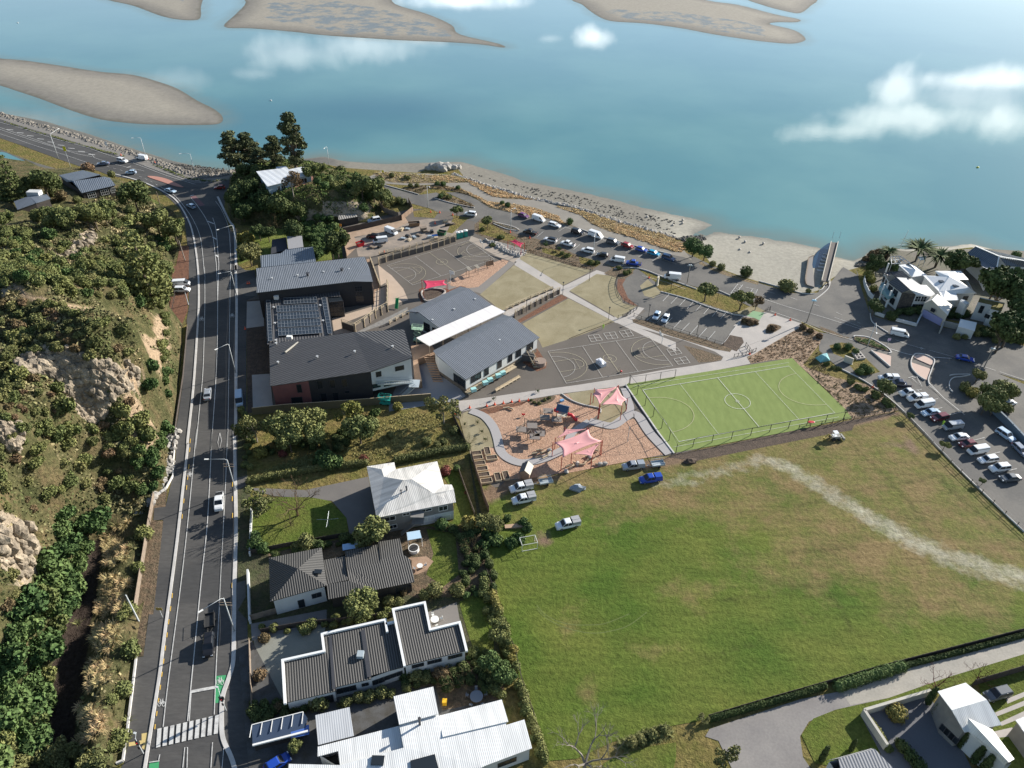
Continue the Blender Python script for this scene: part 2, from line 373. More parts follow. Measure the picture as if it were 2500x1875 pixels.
def speckle(nt,cur,sc,amt,bump=0,bs=None):
    ge=N(nt,'ShaderNodeNewGeometry'); n=N(nt,'ShaderNodeTexNoise'); n.inputs['Scale'].default_value=sc; n.inputs['Detail'].default_value=5; n.inputs['Roughness'].default_value=.72; nt.links.new(ge.outputs['Position'],n.inputs['Vector'])
    mr=N(nt,'ShaderNodeMapRange'); mr.inputs[1].default_value=.3; mr.inputs[2].default_value=.7; mr.inputs[3].default_value=1-amt; mr.inputs[4].default_value=1+amt; nt.links.new(n.outputs[0],mr.inputs[0])
    v=N(nt,'ShaderNodeVectorMath'); v.operation='SCALE'; nt.links.new(cur,v.inputs[0]); nt.links.new(mr.outputs[0],v.inputs['Scale'])
    if bump:
        b=N(nt,'ShaderNodeBump'); b.inputs['Distance'].default_value=bump; nt.links.new(n.outputs[0],b.inputs['Height']); nt.links.new(b.outputs[0],bs.inputs['Normal'])
    return v.outputs[0]
c=attrmix(nt,(.17,.155,.125),'pale',(.285,.265,.215),.08,.25); c=attrmix(nt,c,'rock',(.09,.085,.075),.3,.6); c=attrmix(nt,c,'wet',(.13,.125,.105),.1,.3,.3,.9)
c=speckle(nt,c,.8,.22); nt.links.new(c,bs.inputs['Base Color'])
cdt('beach',bank+outer[::-1],3.2,bz,[bm_],beach_attr)
SBS=["S1 -60,135 0,145 60,150 150,163 240,177 330,186 390,202 440,220 490,250 530,270 552,290 545,306 500,310 400,309 330,306 250,296 180,275 100,245 40,225 0,212 -80,190","S1 250,-8 330,14 395,38 440,48 480,50 497,44 498,20 494,-20 400,-60 250,-50","S1 600,-30 610,5 585,35 556,66 620,70 720,78 800,87 900,94 1000,100 1100,104 1190,110 1250,118 1235,108 1140,85 1120,62 1060,35 980,10 950,-20 800,-60","S2 150,-8 175,12 205,35 245,52 330,58 420,70 500,85 600,100 680,108 715,105 728,95 700,75 640,60 660,55 705,55 712,48 650,35 560,12 480,0 400,-30 250,-50","S2 570,-10 620,12 680,28 715,32 740,15 756,-5 700,-40 600,-40"]
# --- water
wm=mat('sea_water',(.02,.15,.17),rough=.05); nt=wm.node_tree; bs=nt.nodes['Principled BSDF']; bs.inputs['IOR'].default_value=1.33; bs.inputs['Roughness'].default_value=.02
ge=N(nt,'ShaderNodeNewGeometry'); n1=N(nt,'ShaderNodeTexNoise'); n1.inputs['Scale'].default_value=.012; n1.inputs['Detail'].default_value=6; nt.links.new(ge.outputs['Position'],n1.inputs['Vector'])
mr=N(nt,'ShaderNodeMapRange'); mr.inputs[1].default_value=.4; mr.inputs[2].default_value=.62; nt.links.new(n1.outputs[0],mr.inputs[0])
x=N(nt,'ShaderNodeMix'); x.data_type='RGBA'; nt.links.new(mr.outputs[0],x.inputs[0]); x.inputs[6].default_value=(.085,.21,.225,1); x.inputs[7].default_value=(.12,.255,.255,1)
c=attrmix(nt,x.outputs[2],'deep',(.05,.14,.185),.01,.3,.2,.9); c=attrmix(nt,c,'far',(.24,.36,.43),.004,.3,.1,1.1); c=attrmix(nt,c,'shallow',(.15,.185,.155),.05,.4,.25,1.0)  # far: sky reflection put into the body colour, paler blue with distance
nt.links.new(c,bs.inputs['Base Color'])
mp=N(nt,'ShaderNodeMapping'); mp.inputs[2].default_value=(0,0,R(25)); mp.inputs[3].default_value=(1,.45,1); nt.links.new(ge.outputs['Position'],mp.inputs[0])
n2=N(nt,'ShaderNodeTexNoise'); n2.inputs['Scale'].default_value=.9; n2.inputs['Detail'].default_value=3; nt.links.new(mp.outputs[0],n2.inputs['Vector'])
b=N(nt,'ShaderNodeBump'); b.inputs['Strength'].default_value=.35; b.inputs['Distance'].default_value=.012; nt.links.new(n2.outputs[0],b.inputs['Height']); nt.links.new(b.outputs[0],bs.inputs['Normal'])
xs=np.arange(-560,740,6.); ys=np.arange(150,900,6.); X,Y=np.meshgrid(xs,ys); V=np.stack([X.ravel(),Y.ravel()],1); nx=len(xs); ny=len(ys)
Vl=[(x,y,WZ) for x,y in V.tolist()]; Fc=[(j*nx+i,j*nx+i+1,(j+1)*nx+i+1,(j+1)*nx+i) for j in range(ny-1) for i in range(nx-1)]
k=len(Vl); x0,x1,y0,y1=xs[0],xs[-1],ys[0],ys[-1]; B=20000
Vl+=[(-B,-B,WZ),(B,-B,WZ),(B,B,WZ),(-B,B,WZ)]; cr=[0,nx-1,nx*ny-1,nx*(ny-1)]
Fc+=[(k,k+1,cr[1],cr[0]),(k+1,k+2,cr[2],cr[1]),(k+2,k+3,cr[3],cr[2]),(k+3,k,cr[0],cr[3])]
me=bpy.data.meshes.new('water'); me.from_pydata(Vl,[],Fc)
SB=[smooth(W(s,WZ),4,True) for s in SBS]
dS=np.min([polydist(V,p) for p in SB],axis=0)
dW=polydist(V,wline,False); deep=.6*np.exp(-(((V[:,0]+150)/110)**2+((V[:,1]-350)/55)**2))+.5*np.exp(-(((V[:,0]+60)/60)**2+((V[:,1]-395)/35)**2))
a=me.attributes.new('shallow','FLOAT','POINT'); a.data.foreach_set('value',np.concatenate([np.maximum(np.exp(-dW/10),.8*np.exp(-dS/9)),[0]*4]).astype('f'))
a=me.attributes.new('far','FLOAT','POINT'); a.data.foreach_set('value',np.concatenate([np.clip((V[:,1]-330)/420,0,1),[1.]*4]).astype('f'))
a=me.attributes.new('deep','FLOAT','POINT'); a.data.foreach_set('value',np.concatenate([np.clip(deep,0,1),[.0]*4]).astype('f'))
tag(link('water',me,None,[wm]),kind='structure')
# --- sandbanks in the estuary
sbm=mat('sandbank_sand',(.3,.25,.19)); nt=sbm.node_tree; bs=nt.nodes['Principled BSDF']
c=attrmix(nt,(.185,.168,.14),'high',(.27,.243,.195),.05,.3,.3,.9); c=attrmix(nt,c,'pool',(.14,.17,.185),.09,1.2,.55,.7); c=attrmix(nt,c,'edge',(.115,.105,.08),.08,.5,.3,.9); c=speckle(nt,c,.5,.16); nt.links.new(c,bs.inputs['Base Color'])
def sandbank(s,pool=None,cover=None):
    P=smooth(W(s,WZ),4,True)
    pw=W(pool,WZ) if pool else None
    def zf(V): d=polydist(V,P); return WZ+.02+np.minimum(.5,d*.03)
    def at(V,Z):
        d=polydist(V,P); po=np.zeros(len(V))
        if pw is not None: po=np.where(inside(V,pw),np.clip(polydist(V,pw)/6,0,.62),0)
        return {'high':np.clip(d/18,0,1),'edge':np.exp(-d/2.2),'pool':po}
    cdt('sandbank',P,5,zf,[sbm],at)
sandbank(SBS[0])
sandbank(SBS[1],"S1 420,-5 460,-5 470,6 430,8")
sandbank(SBS[2],"S1 640,10 700,3 850,2 990,30 1060,50 1140,80 1130,96 900,92 800,82 760,70 640,50 660,30")
sandbank(SBS[3],"S2 215,28 260,20 330,28 400,28 560,50 640,70 640,100 500,80 400,60 260,48")
sandbank(SBS[4])
# --- hills
HP=[]
def rbf(ctrl):
    C=np.array([G(p[0],p[1],p[2])[:2] for p in ctrl]); z=np.array([p[2] for p in ctrl]); n=len(C); sc=50.
    def K(A,B):
        d=np.hypot(A[:,None,0]-B[None,:,0],A[:,None,1]-B[None,:,1])/sc; return d*d*np.log(d+1e-9)
    Pm=np.column_stack([np.ones(n),C/sc]); M=np.block([[K(C,C)+np.eye(n)*.002,Pm],[Pm.T,np.zeros((3,3))]])
    c=np.linalg.solve(M,np.concatenate([z,np.zeros(3)]))
    def f(V):
        V=np.asarray(V,float); return K(V[:,:2],C)@c[:n]+np.column_stack([np.ones(len(V)),V[:,:2]/sc])@c[n:]
    return f
def vnoise(V,s,seed):
    rs=np.random.RandomState(seed); T=rs.uniform(-1,1,(64,64)); p=np.asarray(V)[:,:2]/s+100; i=np.floor(p).astype(int); f=p-i; f=f*f*(3-2*f)
    g=lambda a,b:T[(i[:,0]+a)%64,(i[:,1]+b)%64]
    return (g(0,0)*(1-f[:,0])+g(1,0)*f[:,0])*(1-f[:,1])+(g(0,1)*(1-f[:,0])+g(1,1)*f[:,0])*f[:,1]
hillA=[(0,1875,2),(60,1800,1),(120,1800,-1),(0,1700,5),(60,1650,3),(130,1650,0),(0,1550,12),(60,1550,6),(130,1500,1),(0,1400,16),(60,1400,14),(100,1400,6),(150,1400,1.5),(0,1260,20),(90,1250,14),(130,1300,6),(200,1300,1),(0,1150,23),(100,1150,17),(200,1150,8),(290,1200,3),(0,1050,26),(100,1050,21.5),(200,1050,14.5),(300,1100,8.5),
(330,985,13),(362,1035,9),(350,1100,7),(398,1060,.5),(250,1000,15),(150,1000,20.5),(0,950,27),(100,950,24.5),(200,975,18),(110,880,27),(200,870,26.5),(290,890,22.5),(330,915,17),(0,880,28.5),(330,800,26),(240,760,30),(120,710,31),(30,690,32),(0,720,32),(395,770,22),(408,830,17),(405,880,10),(425,880,2),(438,790,4),(0,800,29),(200,820,29),(100,800,29),
(300,720,20),(200,690,24),(350,700,13),(400,720,8),(420,650,1),(392,600,1),(385,540,1),(0,620,24),(100,620,20),(200,600,16),(300,600,10),(350,560,6),(0,540,17),(80,520,13),(200,510,9),(300,500,5),(350,490,2),(385,510,.3),(210,470,7),(280,440,3),(150,420,4),(0,440,9),(0,410,3),(60,400,1),(130,400,1),(220,405,1),(300,435,.5),(350,460,.3),
(-200,1000,30),(-200,700,33),(-200,500,16),(-150,1400,22),(-100,1700,9),(-60,1875,4),(175,1560,-2.2),(160,1650,-2.2),(150,1750,-2.2),(210,1450,-2.2),(235,1360,-1.8),(262,1300,-.5),(268,1400,2.0),(240,1550,2.4),(222,1650,2.4),(212,1750,2.4),(208,1830,2.4),(300,1350,1.6),(285,1500,1.4),(270,1620,1.),(195,1860,-2),(330,1300,.5),(325,1420,.4)]
toeA=W("O -450,2300 280,2300 D1 1050,1640 1090,1400 1140,1050 1190,700 1240,450 1300,150 B5 1230,1600 1290,1250 1340,900 1380,700 1400,600 1470,560 1520,420 1530,250 1560,0 A6 1530,1650 1560,1450 1600,1150 1640,700 1640,520 1530,440 1520,330 1530,100 1590,0 A1 1560,1500 1640,1230 1640,1100 1560,980 1400,880 1300,840 1240,740 1000,690 880,650 700,600 520,640 400,600 200,500 0,450 O -250,330 -500,330")
hillB=[(690,450,9),(620,430,9),(770,455,9),(700,420,8.5),(800,470,9),(850,480,8.5),(880,500,7.5),(905,530,1),(860,535,1),(810,545,1.5),(760,520,6),(740,560,.5),(690,500,7),(670,545,1),(620,500,5),(600,540,1),(580,480,4),(565,450,2),(590,420,5),(560,420,0),(640,395,4),(720,395,4),(800,420,6),(880,455,5),(930,480,2),(920,515,.5),(975,500,0),(940,455,0),(860,420,.5),(780,395,0),(700,385,0),(600,400,1)]
toeB=W("A2 40,560 180,560 330,470 550,430 800,440 1000,500 1200,560 1420,680 1500,760 1640,790 1680,850 1560,930 1450,800 1350,960 1000,1000 700,1000 560,1080 200,1040 60,1000 20,800")
fA,fB=rbf(hillA),rbf(hillB)
def hz(V):
    V=np.asarray(V,float)[:,:2]; r=np.full(len(V),0.)
    for f,toe,mx_ in ((fA,toeA,40),(fB,toeB,12)):
        ins=inside(V,toe)
        if not ins.any(): continue
        Q=V[ins]; d=polydist(Q,toe); h=np.clip(f(Q),-1.05,mx_); k=np.clip(d/2.5,0,1); k=k*k*(3-2*k)
        rough=np.clip((h-2)/8,0,1)
        h=h+rough*(vnoise(Q,9,1)*1.1+vnoise(Q,4,2)*.8+vnoise(Q,1.9,3)*.5)
        r[ins]=h*k
    return r
def h1(x,y): return float(hz(np.array([(x,y)]))[0])
def onhill(px,py,zmax=42):
    d=ray(px,py); zs=np.arange(zmax,-1.5,-.2); t=(zs-CAMH)/d[2]; P=np.stack([d[0]*t,d[1]*t],1); H=hz(P); i=np.argmax(H>=zs)
    if not (H>=zs).any(): return Vector(G(px,py,0))
    return Vector((P[i,0],P[i,1],H[i]))
def hillattr(rock,clay,lawn):
    rk=[S(r) for r in rock]; ck=[S(r) for r in clay]
    def f(V,Z):
        # project to survey pixels to look the patches up
        P=np.column_stack([V[:,0],V[:,1],Z-CAMH]); u=P@np.array(right); v=P@np.array(up); w_=P@np.array(fwd)
        px=np.column_stack([1250+FPX*u/w_,937.5-FPX*v/w_])
        def m(L_):
            a=np.zeros(len(V))
            for q in L_: a=np.maximum(a,np.where(inside(px,q),np.clip(.45+polydist(px,q)/25,0,1),np.clip(.45-polydist(px,q)/18,0,1)))
            return a
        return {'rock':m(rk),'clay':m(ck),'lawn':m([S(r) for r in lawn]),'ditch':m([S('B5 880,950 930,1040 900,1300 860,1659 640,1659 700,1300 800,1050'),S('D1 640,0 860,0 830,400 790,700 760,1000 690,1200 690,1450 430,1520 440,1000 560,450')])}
    return f
DITCH=S('B5 900,950 960,1300 900,1659 650,1659 700,1300 800,1050')
tc_=[p for p in toeA if -590<p.x<590 and p.y>-50]; cdt('ground',landpoly,12,groundz,[grassr],cut=[tc_])
hm=mat('hill_scrub',(.1,.1,.04)); nt=hm.node_tree; bs=nt.nodes['Principled BSDF']; bs.inputs['Specular IOR Level'].default_value=.1
ge=N(nt,'ShaderNodeNewGeometry'); n=N(nt,'ShaderNodeTexNoise'); n.inputs['Scale'].default_value=.16; n.inputs['Detail'].default_value=7; n.inputs['Roughness'].default_value=.7; nt.links.new(ge.outputs['Position'],n.inputs['Vector'])
cr_=N(nt,'ShaderNodeValToRGB'); e=cr_.color_ramp.elements; e[0].position=.33; e[0].color=(.045,.052,.02,1); e[1].position=.5; e[1].color=(.095,.09,.04,1); e.new(.62).color=(.15,.115,.06,1); e.new(.72).color=(.09,.095,.03,1)
nt.links.new(n.outputs[0],cr_.inputs[0])
c=attrmix(nt,cr_.outputs[0],'lawn',(.11,.13,.035),.3,.3); c=attrmix(nt,c,'rock',(.35,.285,.21),.35,.9,.4,.55); c=attrmix(nt,c,'clay',(.36,.265,.175),.6,.9,.33,.62)
c=attrmix(nt,c,'ditch',(.045,.033,.026),.4,.4,.4,.6); c=speckle(nt,c,1.3,.45,.9,bs); nt.links.new(c,bs.inputs['Base Color'])  # ditch: dark soil, with the strip's shade put into the colour too
ROCKP=["A6 380,730 600,730 780,810 950,880 1240,900 1260,980 1180,1100 1060,1140 980,1250 930,1380 850,1450 740,1380 640,1220 520,1060 380,950 160,980 130,870","A6 160,860 380,800 560,900 470,960 200,960","A1 720,1180 850,1100 870,1230 740,1340 480,1430 430,1400 600,1290 700,1250","B5 0,750 180,780 260,860 330,1050 320,1200 250,1350 330,1400 200,1420 60,1280 0,1250","A6 0,120 120,150 0,330","D1 0,0 330,20 340,120 0,60","A6 0,1400 180,1420 230,1560 90,1650 0,1600"]
clay=["A6 120,140 300,260 600,330 860,370 860,400 640,400 380,330 200,290 60,200","A6 1250,620 1300,800 1270,950 1290,1040 1400,1040 1500,860 1530,640 1500,440 1400,420 1380,640","A6 1230,940 1290,1040 1200,1140 1270,1240 1380,1400 1370,1560 1330,1659 1190,1659 1210,1450 1130,1300 1080,1150 1140,1050","A6 1450,420 1500,500 1530,640 1480,860 1400,1000 1280,980 1290,800 1400,600","B5 1250,0 1340,0 1350,160 1290,330 1230,150"]
lawnA=["A1 1250,700 1440,800 1540,880 1610,960 1500,940 1340,900"]
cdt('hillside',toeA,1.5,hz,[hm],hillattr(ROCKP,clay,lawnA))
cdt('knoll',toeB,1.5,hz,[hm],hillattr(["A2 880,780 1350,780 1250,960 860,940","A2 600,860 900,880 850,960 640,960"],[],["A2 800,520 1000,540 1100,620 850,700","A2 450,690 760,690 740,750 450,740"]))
# --- tidal channel behind the causeway
sheet('mudflat',"A1 -300,330 0,420 120,470 330,545 520,600 540,640 380,620 200,600 0,600 -300,560",mat('mud',(.14,.125,.10),(.08,.075,.06),rough=.6,sc=.1,fine=.2))
sheet('channel_water',"A1 -300,380 60,455 180,510 330,570 380,600 250,620 120,600 -300,540",wm)
# --- roads
road=sheet('main_road',"F 200,1900 O 277,1900 D1 1120,1610 1230,700 1230,662 1290,655 B5 1370,40 1470,810 1380,810 1390,700 1490,690 1570,350 1600,0 A6 1560,1650 1640,1100 1690,540 1680,480 1700,370 1700,0 A1 1690,1300 1660,1060 1620,960 1530,870 1440,800 1330,740 1180,690 990,660 880,615 700,570 500,500 200,390 0,320 -400,190 -400,0 0,115 300,200 600,280 900,372 1200,470 1400,545 1650,640 1800,680 2000,660 2130,630 A2 60,530 280,540 300,600 160,640 0,700 -10,860 20,1000 100,1100 110,1350 180,1400 270,1400 B1 280,600 200,640 190,1000 190,1640 O 600,1010 602,1400 610,1900".replace("B5 1370,40","O 372,1436 B5"),asphalt)
path=sheet('footpath',"A1 -400,0 0,120 300,205 600,285 900,377 1200,475 1400,550 1650,645 1800,690 2000,670 2130,640 2212,640 2212,690 2000,705 1800,715 1640,690 1400,600 1200,535 960,445 700,365 450,290 150,200 0,150 -400,50",mat('path_asphalt',(.21,.19,.165),(.18,.165,.145),rough=.95,sc=.1,fine=.1))
sheet('shore_road',"A2 1190,545 1300,560 1430,620 1600,690 1760,720 1900,700 2100,790 2212,800 A3 140,330 290,330 430,400 540,470 760,520 950,570 1060,560 1200,610 1330,650 1450,690 1560,740 1700,770 1830,810 2100,870 2212,890 A4 620,420 850,530 1000,600 1150,660 1300,705 1600,795 1760,800 1830,790 1900,720 1960,680 2060,560 2200,640 A5 560,430 640,700 690,850 760,980 900,1080 1200,1190 1500,1270 1800,1390 2212,1560 2400,1640 2400,1800 2212,1649 1500,1500 900,1450 540,1130 200,1010 0,930 A4 1720,1090 1390,1000 1050,830 740,740 470,670 220,580 A3 1640,1000 1560,965 1290,880 960,745 780,690 570,610 420,600 200,545 0,480 A2 1900,860 1640,790 1490,720 1430,650",asphalt2)
sheet('car_park',"A4 200,570 90,650 70,720 90,810 130,860 200,920 170,1040 560,1150 950,1280 1170,1010 1050,950 430,740",asphalt2)
sheet('roadside_parking',"A5 200,1050 540,1100 700,1150 1300,1300 2212,1560 2400,1640 2400,1900 B4 2300,1900 2028,1659 1450,1100 930,560 640,330 380,190 A5 390,1400 200,1230",asphalt2)
sheet('school_grounds',"B1 1080,250 O 760,600 A2 1030,1010 1680,845 2212,890 A3 200,545 420,600 570,610 780,690 960,745 1290,880 1560,965 1700,1050 1740,1250 1870,1350 1940,1400 1850,1460 A4 260,1050 940,1250 1200,1370 1600,1380 B4 0,180 O 2040,1010 1650,1110 B3 1340,850 1000,920 750,1040 400,1070 B3 270,1070 180,760 100,470 0,400 E2 0,560 250,480 B1 1500,1560 420,1640 200,1640 190,640 280,600",court_m)
# road furniture strips
k1=MB()
ribbon(k1,smooth(W("D1 1300,1690 1370,1250 1440,800 1490,400 1545,0 B5 1600,950 1650,500 1690,150 A6 1690,1560 1740,1100 1775,600 1790,300 1780,0 A1 1740,1200 1690,1050 1600,900 1500,820 1330,735 1180,685 990,635")),.5,.03,.12)
k1.build('kerb',kerbm,kind='structure')
k2=MB(); ribbon(k2,smooth(W("D1 2120,1690 2080,1560 2010,1400 1995,1250 2005,1020 2060,850 2100,700 2105,450 2110,150 B5 2110,1400 2125,900 2120,500 2110,0 A6 2120,1500 2125,900 2130,300 2120,0 A1 2125,1500 2110,1150 2060,1060 1960,850")),.7,.03,.1)
k2.build('kerb',kerbm,kind='structure')
# --- road markings
mk=MB(); MZ=[.10]
def line(s,w=.12,dash=None,mb=None,sm=True):
    MZ[0]+=.0002; P=W(s); P=smooth(P) if sm and len(P)>2 else P
    ribbon(mb or mk,P,w,MZ[0],0,dash)
line("D1 1470,1290 1520,850 1630,0 B5 1700,750 1770,0 A6 1760,1650 1800,1250 1830,900 1845,300 1840,0 A1 1845,1600 1810,1250 1750,1080 1660,940 1560,830 1440,760",.14)
line("D1 1690,1240 1810,0 B5 1870,800 1910,0 A6 1900,1650 1950,900 1960,300 1948,0 A1 1940,1400 1915,1200 1860,1060 1790,950 1720,860",.16)
line("A6 1960,300 1970,0 A1 1965,1400 1945,1150 1915,1040",.16)
for s in ("A1 1945,1375 1965,1395","A1 1915,1215 1950,1235","A1 1865,1070 1928,1095"): line(s,.5)
line("D1 1930,1180 1950,700 1985,0 B5 2030,500 2050,0 A6 2050,1650 2075,0 A1 2080,1500 2060,1150 2000,980 1940,890",.13)
line("D1 1720,975 1935,935",.55); line("D1 1705,1240 1722,980",.13)
line("D1 1647,1659 1665,1475 1690,1475 1685,1659",.13,sm=False)
line("D1 1430,1590 1440,1540",.13); line("D1 1900,1659 1915,1430",.13); line("D1 2000,1659 2015,1480",.1)
for i in range(10):
    x=1425+i*57.6; y0=1305-i*13.4; line(f"D1 {x},{y0+170} {x+12},{y0}",.62)
line("D1 1345,1610 1437,1597",.14); 
dm=MB()
for i in range(11): y=1290-i*118; x=1395+i*15.4; line(f"D1 {x},{y+22} {x+5},{y-22}",.16,mb=dm)
for (x,y) in [(1533,1420),(1548,1275),(1566,1150),(1580,1010),(1597,880),(1640,780),(1655,640),(1680,520),(1690,430),(1700,330),(1708,180),(1712,100)]:
    if y<1500 and x>1600: line(f"B5 {x-1},{y+20} {x+3},{y-20}",.16,mb=dm)
for (x,y) in [(2090,1400),(2095,770),(2095,490),(2093,620)]: line(f"B5 {x-2},{y+22} {x},{y-22}",.16,mb=dm)
dm.build('yellow_road_marking',yellow,kind='structure')
gm=[sheet('green_road_marking',"D1 1945,832 2035,822 2000,1065 1930,1078",greenp,kind='structure'),sheet('green_road_marking',"D1 1345,1612 1432,1600 1424,1720 1336,1720",greenp)]
def bike(k,x,y,s,flip=0):
    "bicycle symbol: two wheels and a frame"
    def P(a,b): return (x+a*s,y-b*s)
    for cx in (-.9,.9):
        pts=' '.join('%f,%f'%P(cx+.62*math.cos(t*math.pi/5),.0+.95*math.sin(t*math.pi/5)) for t in range(11)); line(f"{k} {pts}",.09)
    for seg in ([(-.9,0),(-.35,1.5),(.55,1.5),(0,0),(-.9,0)],[(0,0),(-.4,1.9)],[(.9,0),(.45,2.0),(.7,2.2)],[(-.6,1.95),(-.2,1.95)]):
        line(k+' '+' '.join('%f,%f'%P(*p) for p in seg),.09,sm=False)
bike('D1',1455,1085,22); bike('D1',1982,890,22); bike('B5',1710,410,16); bike('A6',1815,482,13); bike('A6',2090,450,12)
# diamond, causeway and junction lines
line("B5 1980,25 1995,95 1975,185 1962,110 1980,25",.1,sm=False)
line("A1 -300,95 0,180 200,235 500,330 760,400 960,470 1180,540 1500,660 1760,740",.14)
line("A1 -300,215 0,285 300,385 600,480 830,560",.12)
line("A1 0,228 300,330 500,400 640,440 800,460 850,500",.14); line("A1 0,245 300,345 560,425 700,465 830,490",.14)
for i in range(9): x=60+i*92; line(f"A1 {x},{245+i*28} {x+60},{250+i*28}",.45)
line("A1 850,500 1040,560 1300,620",.12); line("A1 900,560 1180,640 1330,700 1440,760",.12,dash=(1.5,2.5))
line("A1 1140,590 1180,575",.3); line("A1 1710,845 1745,835",.4)
line("A1 1300,570 1500,640 1760,720 2000,700 2212,660",.12)
line("A1 2120,690 2170,750",.3); line("A1 2020,700 2212,660",.1)
sheet('red_island',"A1 1330,665 1400,668 1500,690 1600,735 1650,765 1560,750 1440,710 1350,680",mat('red_concrete',(.42,.20,.15),rough=.9,fine=.1),thick=.12,sm=True)
sheet('red_patch',"A1 1710,845 1760,840 1845,925 1800,935",mat('dull_red_paving',(.16,.08,.085),rough=.9,fine=.1))
# shore road lines
line("A4 250,640 470,700 640,760",.1); line("A4 1300,835 1560,920 1900,1020 2212,1120",.12); line("A4 1380,950 1700,1060 1850,1130 2212,1240",.12)
line("A4 1180,745 1400,790 1700,870 1950,950 2212,1070",.1,dash=(2,5))
line("A5 350,905 500,960 850,1090 1100,1180 1500,1290 2212,1520",.1,dash=(8,1))
line("A5 900,1215 1130,1280 1500,1310",.2)
for s in ("A4 1045,800 1110,715 1155,722 1085,805 1045,800","A4 1225,785 1245,757 1288,765 1270,800 1225,795"): line(s,.15,sm=False)
for i in range(5): line(f"A4 {1055+i*20},{790-i*16} {1088+i*14},{795-i*14}",.1)
for i in range(3): line(f"A4 {1230+i*12},{785-i*8} {1268+i*5},{793-i*9}",.1)
# car park bays along the shore
for (a,b,c_,d) in [(730,580,800,590),(1060,690,1170,650)]: pass
line("A3 960,560 1230,650 1640,790 2212,975",.1); line("A3 560,600 700,645",.1)
for x,y in [(960,735),(1120,790),(1290,850),(1450,905),(1590,960),(1720,1000)]: line(f"A3 {x},{y} {x+60},{y-50}",.1)
line("A3 1860,1015 2212,1120",.12)
for x,y in [(1225,640),(1380,690),(1560,745),(1700,790),(1830,830),(1945,870),(2070,905)]: line(f"A3 {x},{y} {x-70},{y+45}",.1)
for x0,y0,x1,y1 in [(500,800,435,870),(573,825,508,892),(645,845,580,915),(717,868,655,937),(790,893,728,962),(865,913,803,985),(940,937,880,1007),(1015,960,955,1030)]: line(f"A4 {x0},{y0} {x1},{y1}",.13)
for x0,y0,x1,y1 in [(520,1020,455,1088),(598,1043,528,1115),(675,1067,602,1140),(750,1090,683,1165),(828,1115,762,1188),(907,1140,843,1215),(335,1005,290,1045),(430,1010,378,1065)]: line(f"A4 {x0},{y0} {x1},{y1}",.13)
line("A4 1170,1000 1120,1060 1060,1140 1000,1225 965,1255",.12)
# sport courts -----------------------------------------------------------
cw=MB(); cy_=MB()
def court(c,LB,yel):
    "court corners given as survey points: near-left origin, long axis, short axis"
    A,Bp,C_,D=[v for v in W(c)]
    def P(u,v): return A.lerp(Bp,u).lerp(D.lerp(C_,u),v)      # u along, v across
    def ln(pts,mb,w=.08):
        MZ[0]+=.0002; ribbon(mb,[P(*p) for p in pts],w,MZ[0])
    wht=cw
    ln([(0,0),(1,0)],wht); ln([(1,0),(1,1)],wht); ln([(1,1),(0,1)],wht); ln([(0,1),(0,0)],wht)
    ln([(1/3,0),(1/3,1)],wht); ln([(2/3,0),(2/3,1)],wht); ln([(.5,0),(.5,1)],yel)
    def arc(cu,cv,ru,rv,a0,a1,mb): ln([(cu+ru*math.cos(R(a0+(a1-a0)*i/20)),cv+rv*math.sin(R(a0+(a1-a0)*i/20))) for i in range(21)],mb)
    arc(.5,.5,.06,.12,0,360,yel); arc(.5,.5,.016,.032,0,360,yel)
    for s,o in ((1,0),(-1,1)):
        f=lambda u:o+s*u
        arc(f(0),.5,s*.16,.32,-90,90,wht); arc(f(0.02),.5,s*.25,.44,-90,90,yel)
        ln([(f(0),.34),(f(.19),.34),(f(.19),.66),(f(0),.66)],yel); arc(f(.19),.5,s*.06,.12,-90,90,yel)
        ln([(f(0),.06),(f(.02),.06)],yel); ln([(f(0),.94),(f(.02),.94)],yel)
court("B2 1430,1100 A4 310,1182 525,1452 B2 1595,1388",1,cy_)
court("A2 1458,1358 A3 350,765 580,935 A2 1688,1535",1,cy_)
for q in ("B2 1790,960 1885,948 1920,1000 1820,1015","B2 1930,938 2030,925 2060,980 1965,992","B2 2070,920 2165,905 2200,960 2110,975","A4 470,1302 565,1288 607,1340 512,1360","A4 535,1390 640,1370 680,1425 575,1440"):
    a,b,c_,d=W(q)
    for p,q2 in ((a,b),(b,c_),(c_,d),(d,a),((a+b)/2,(c_+d)/2),((a+d)/2,(b+c_)/2)): MZ[0]+=.0002; ribbon(cw,[p,q2],.1,MZ[0])
# artificial turf with its markings
turf=mat('artificial_turf',(.18,.225,.075),(.215,.265,.09),rough=1,sc=.25,fine=.07,fsc=5,spec=.1,stretch=(R(-20),3))
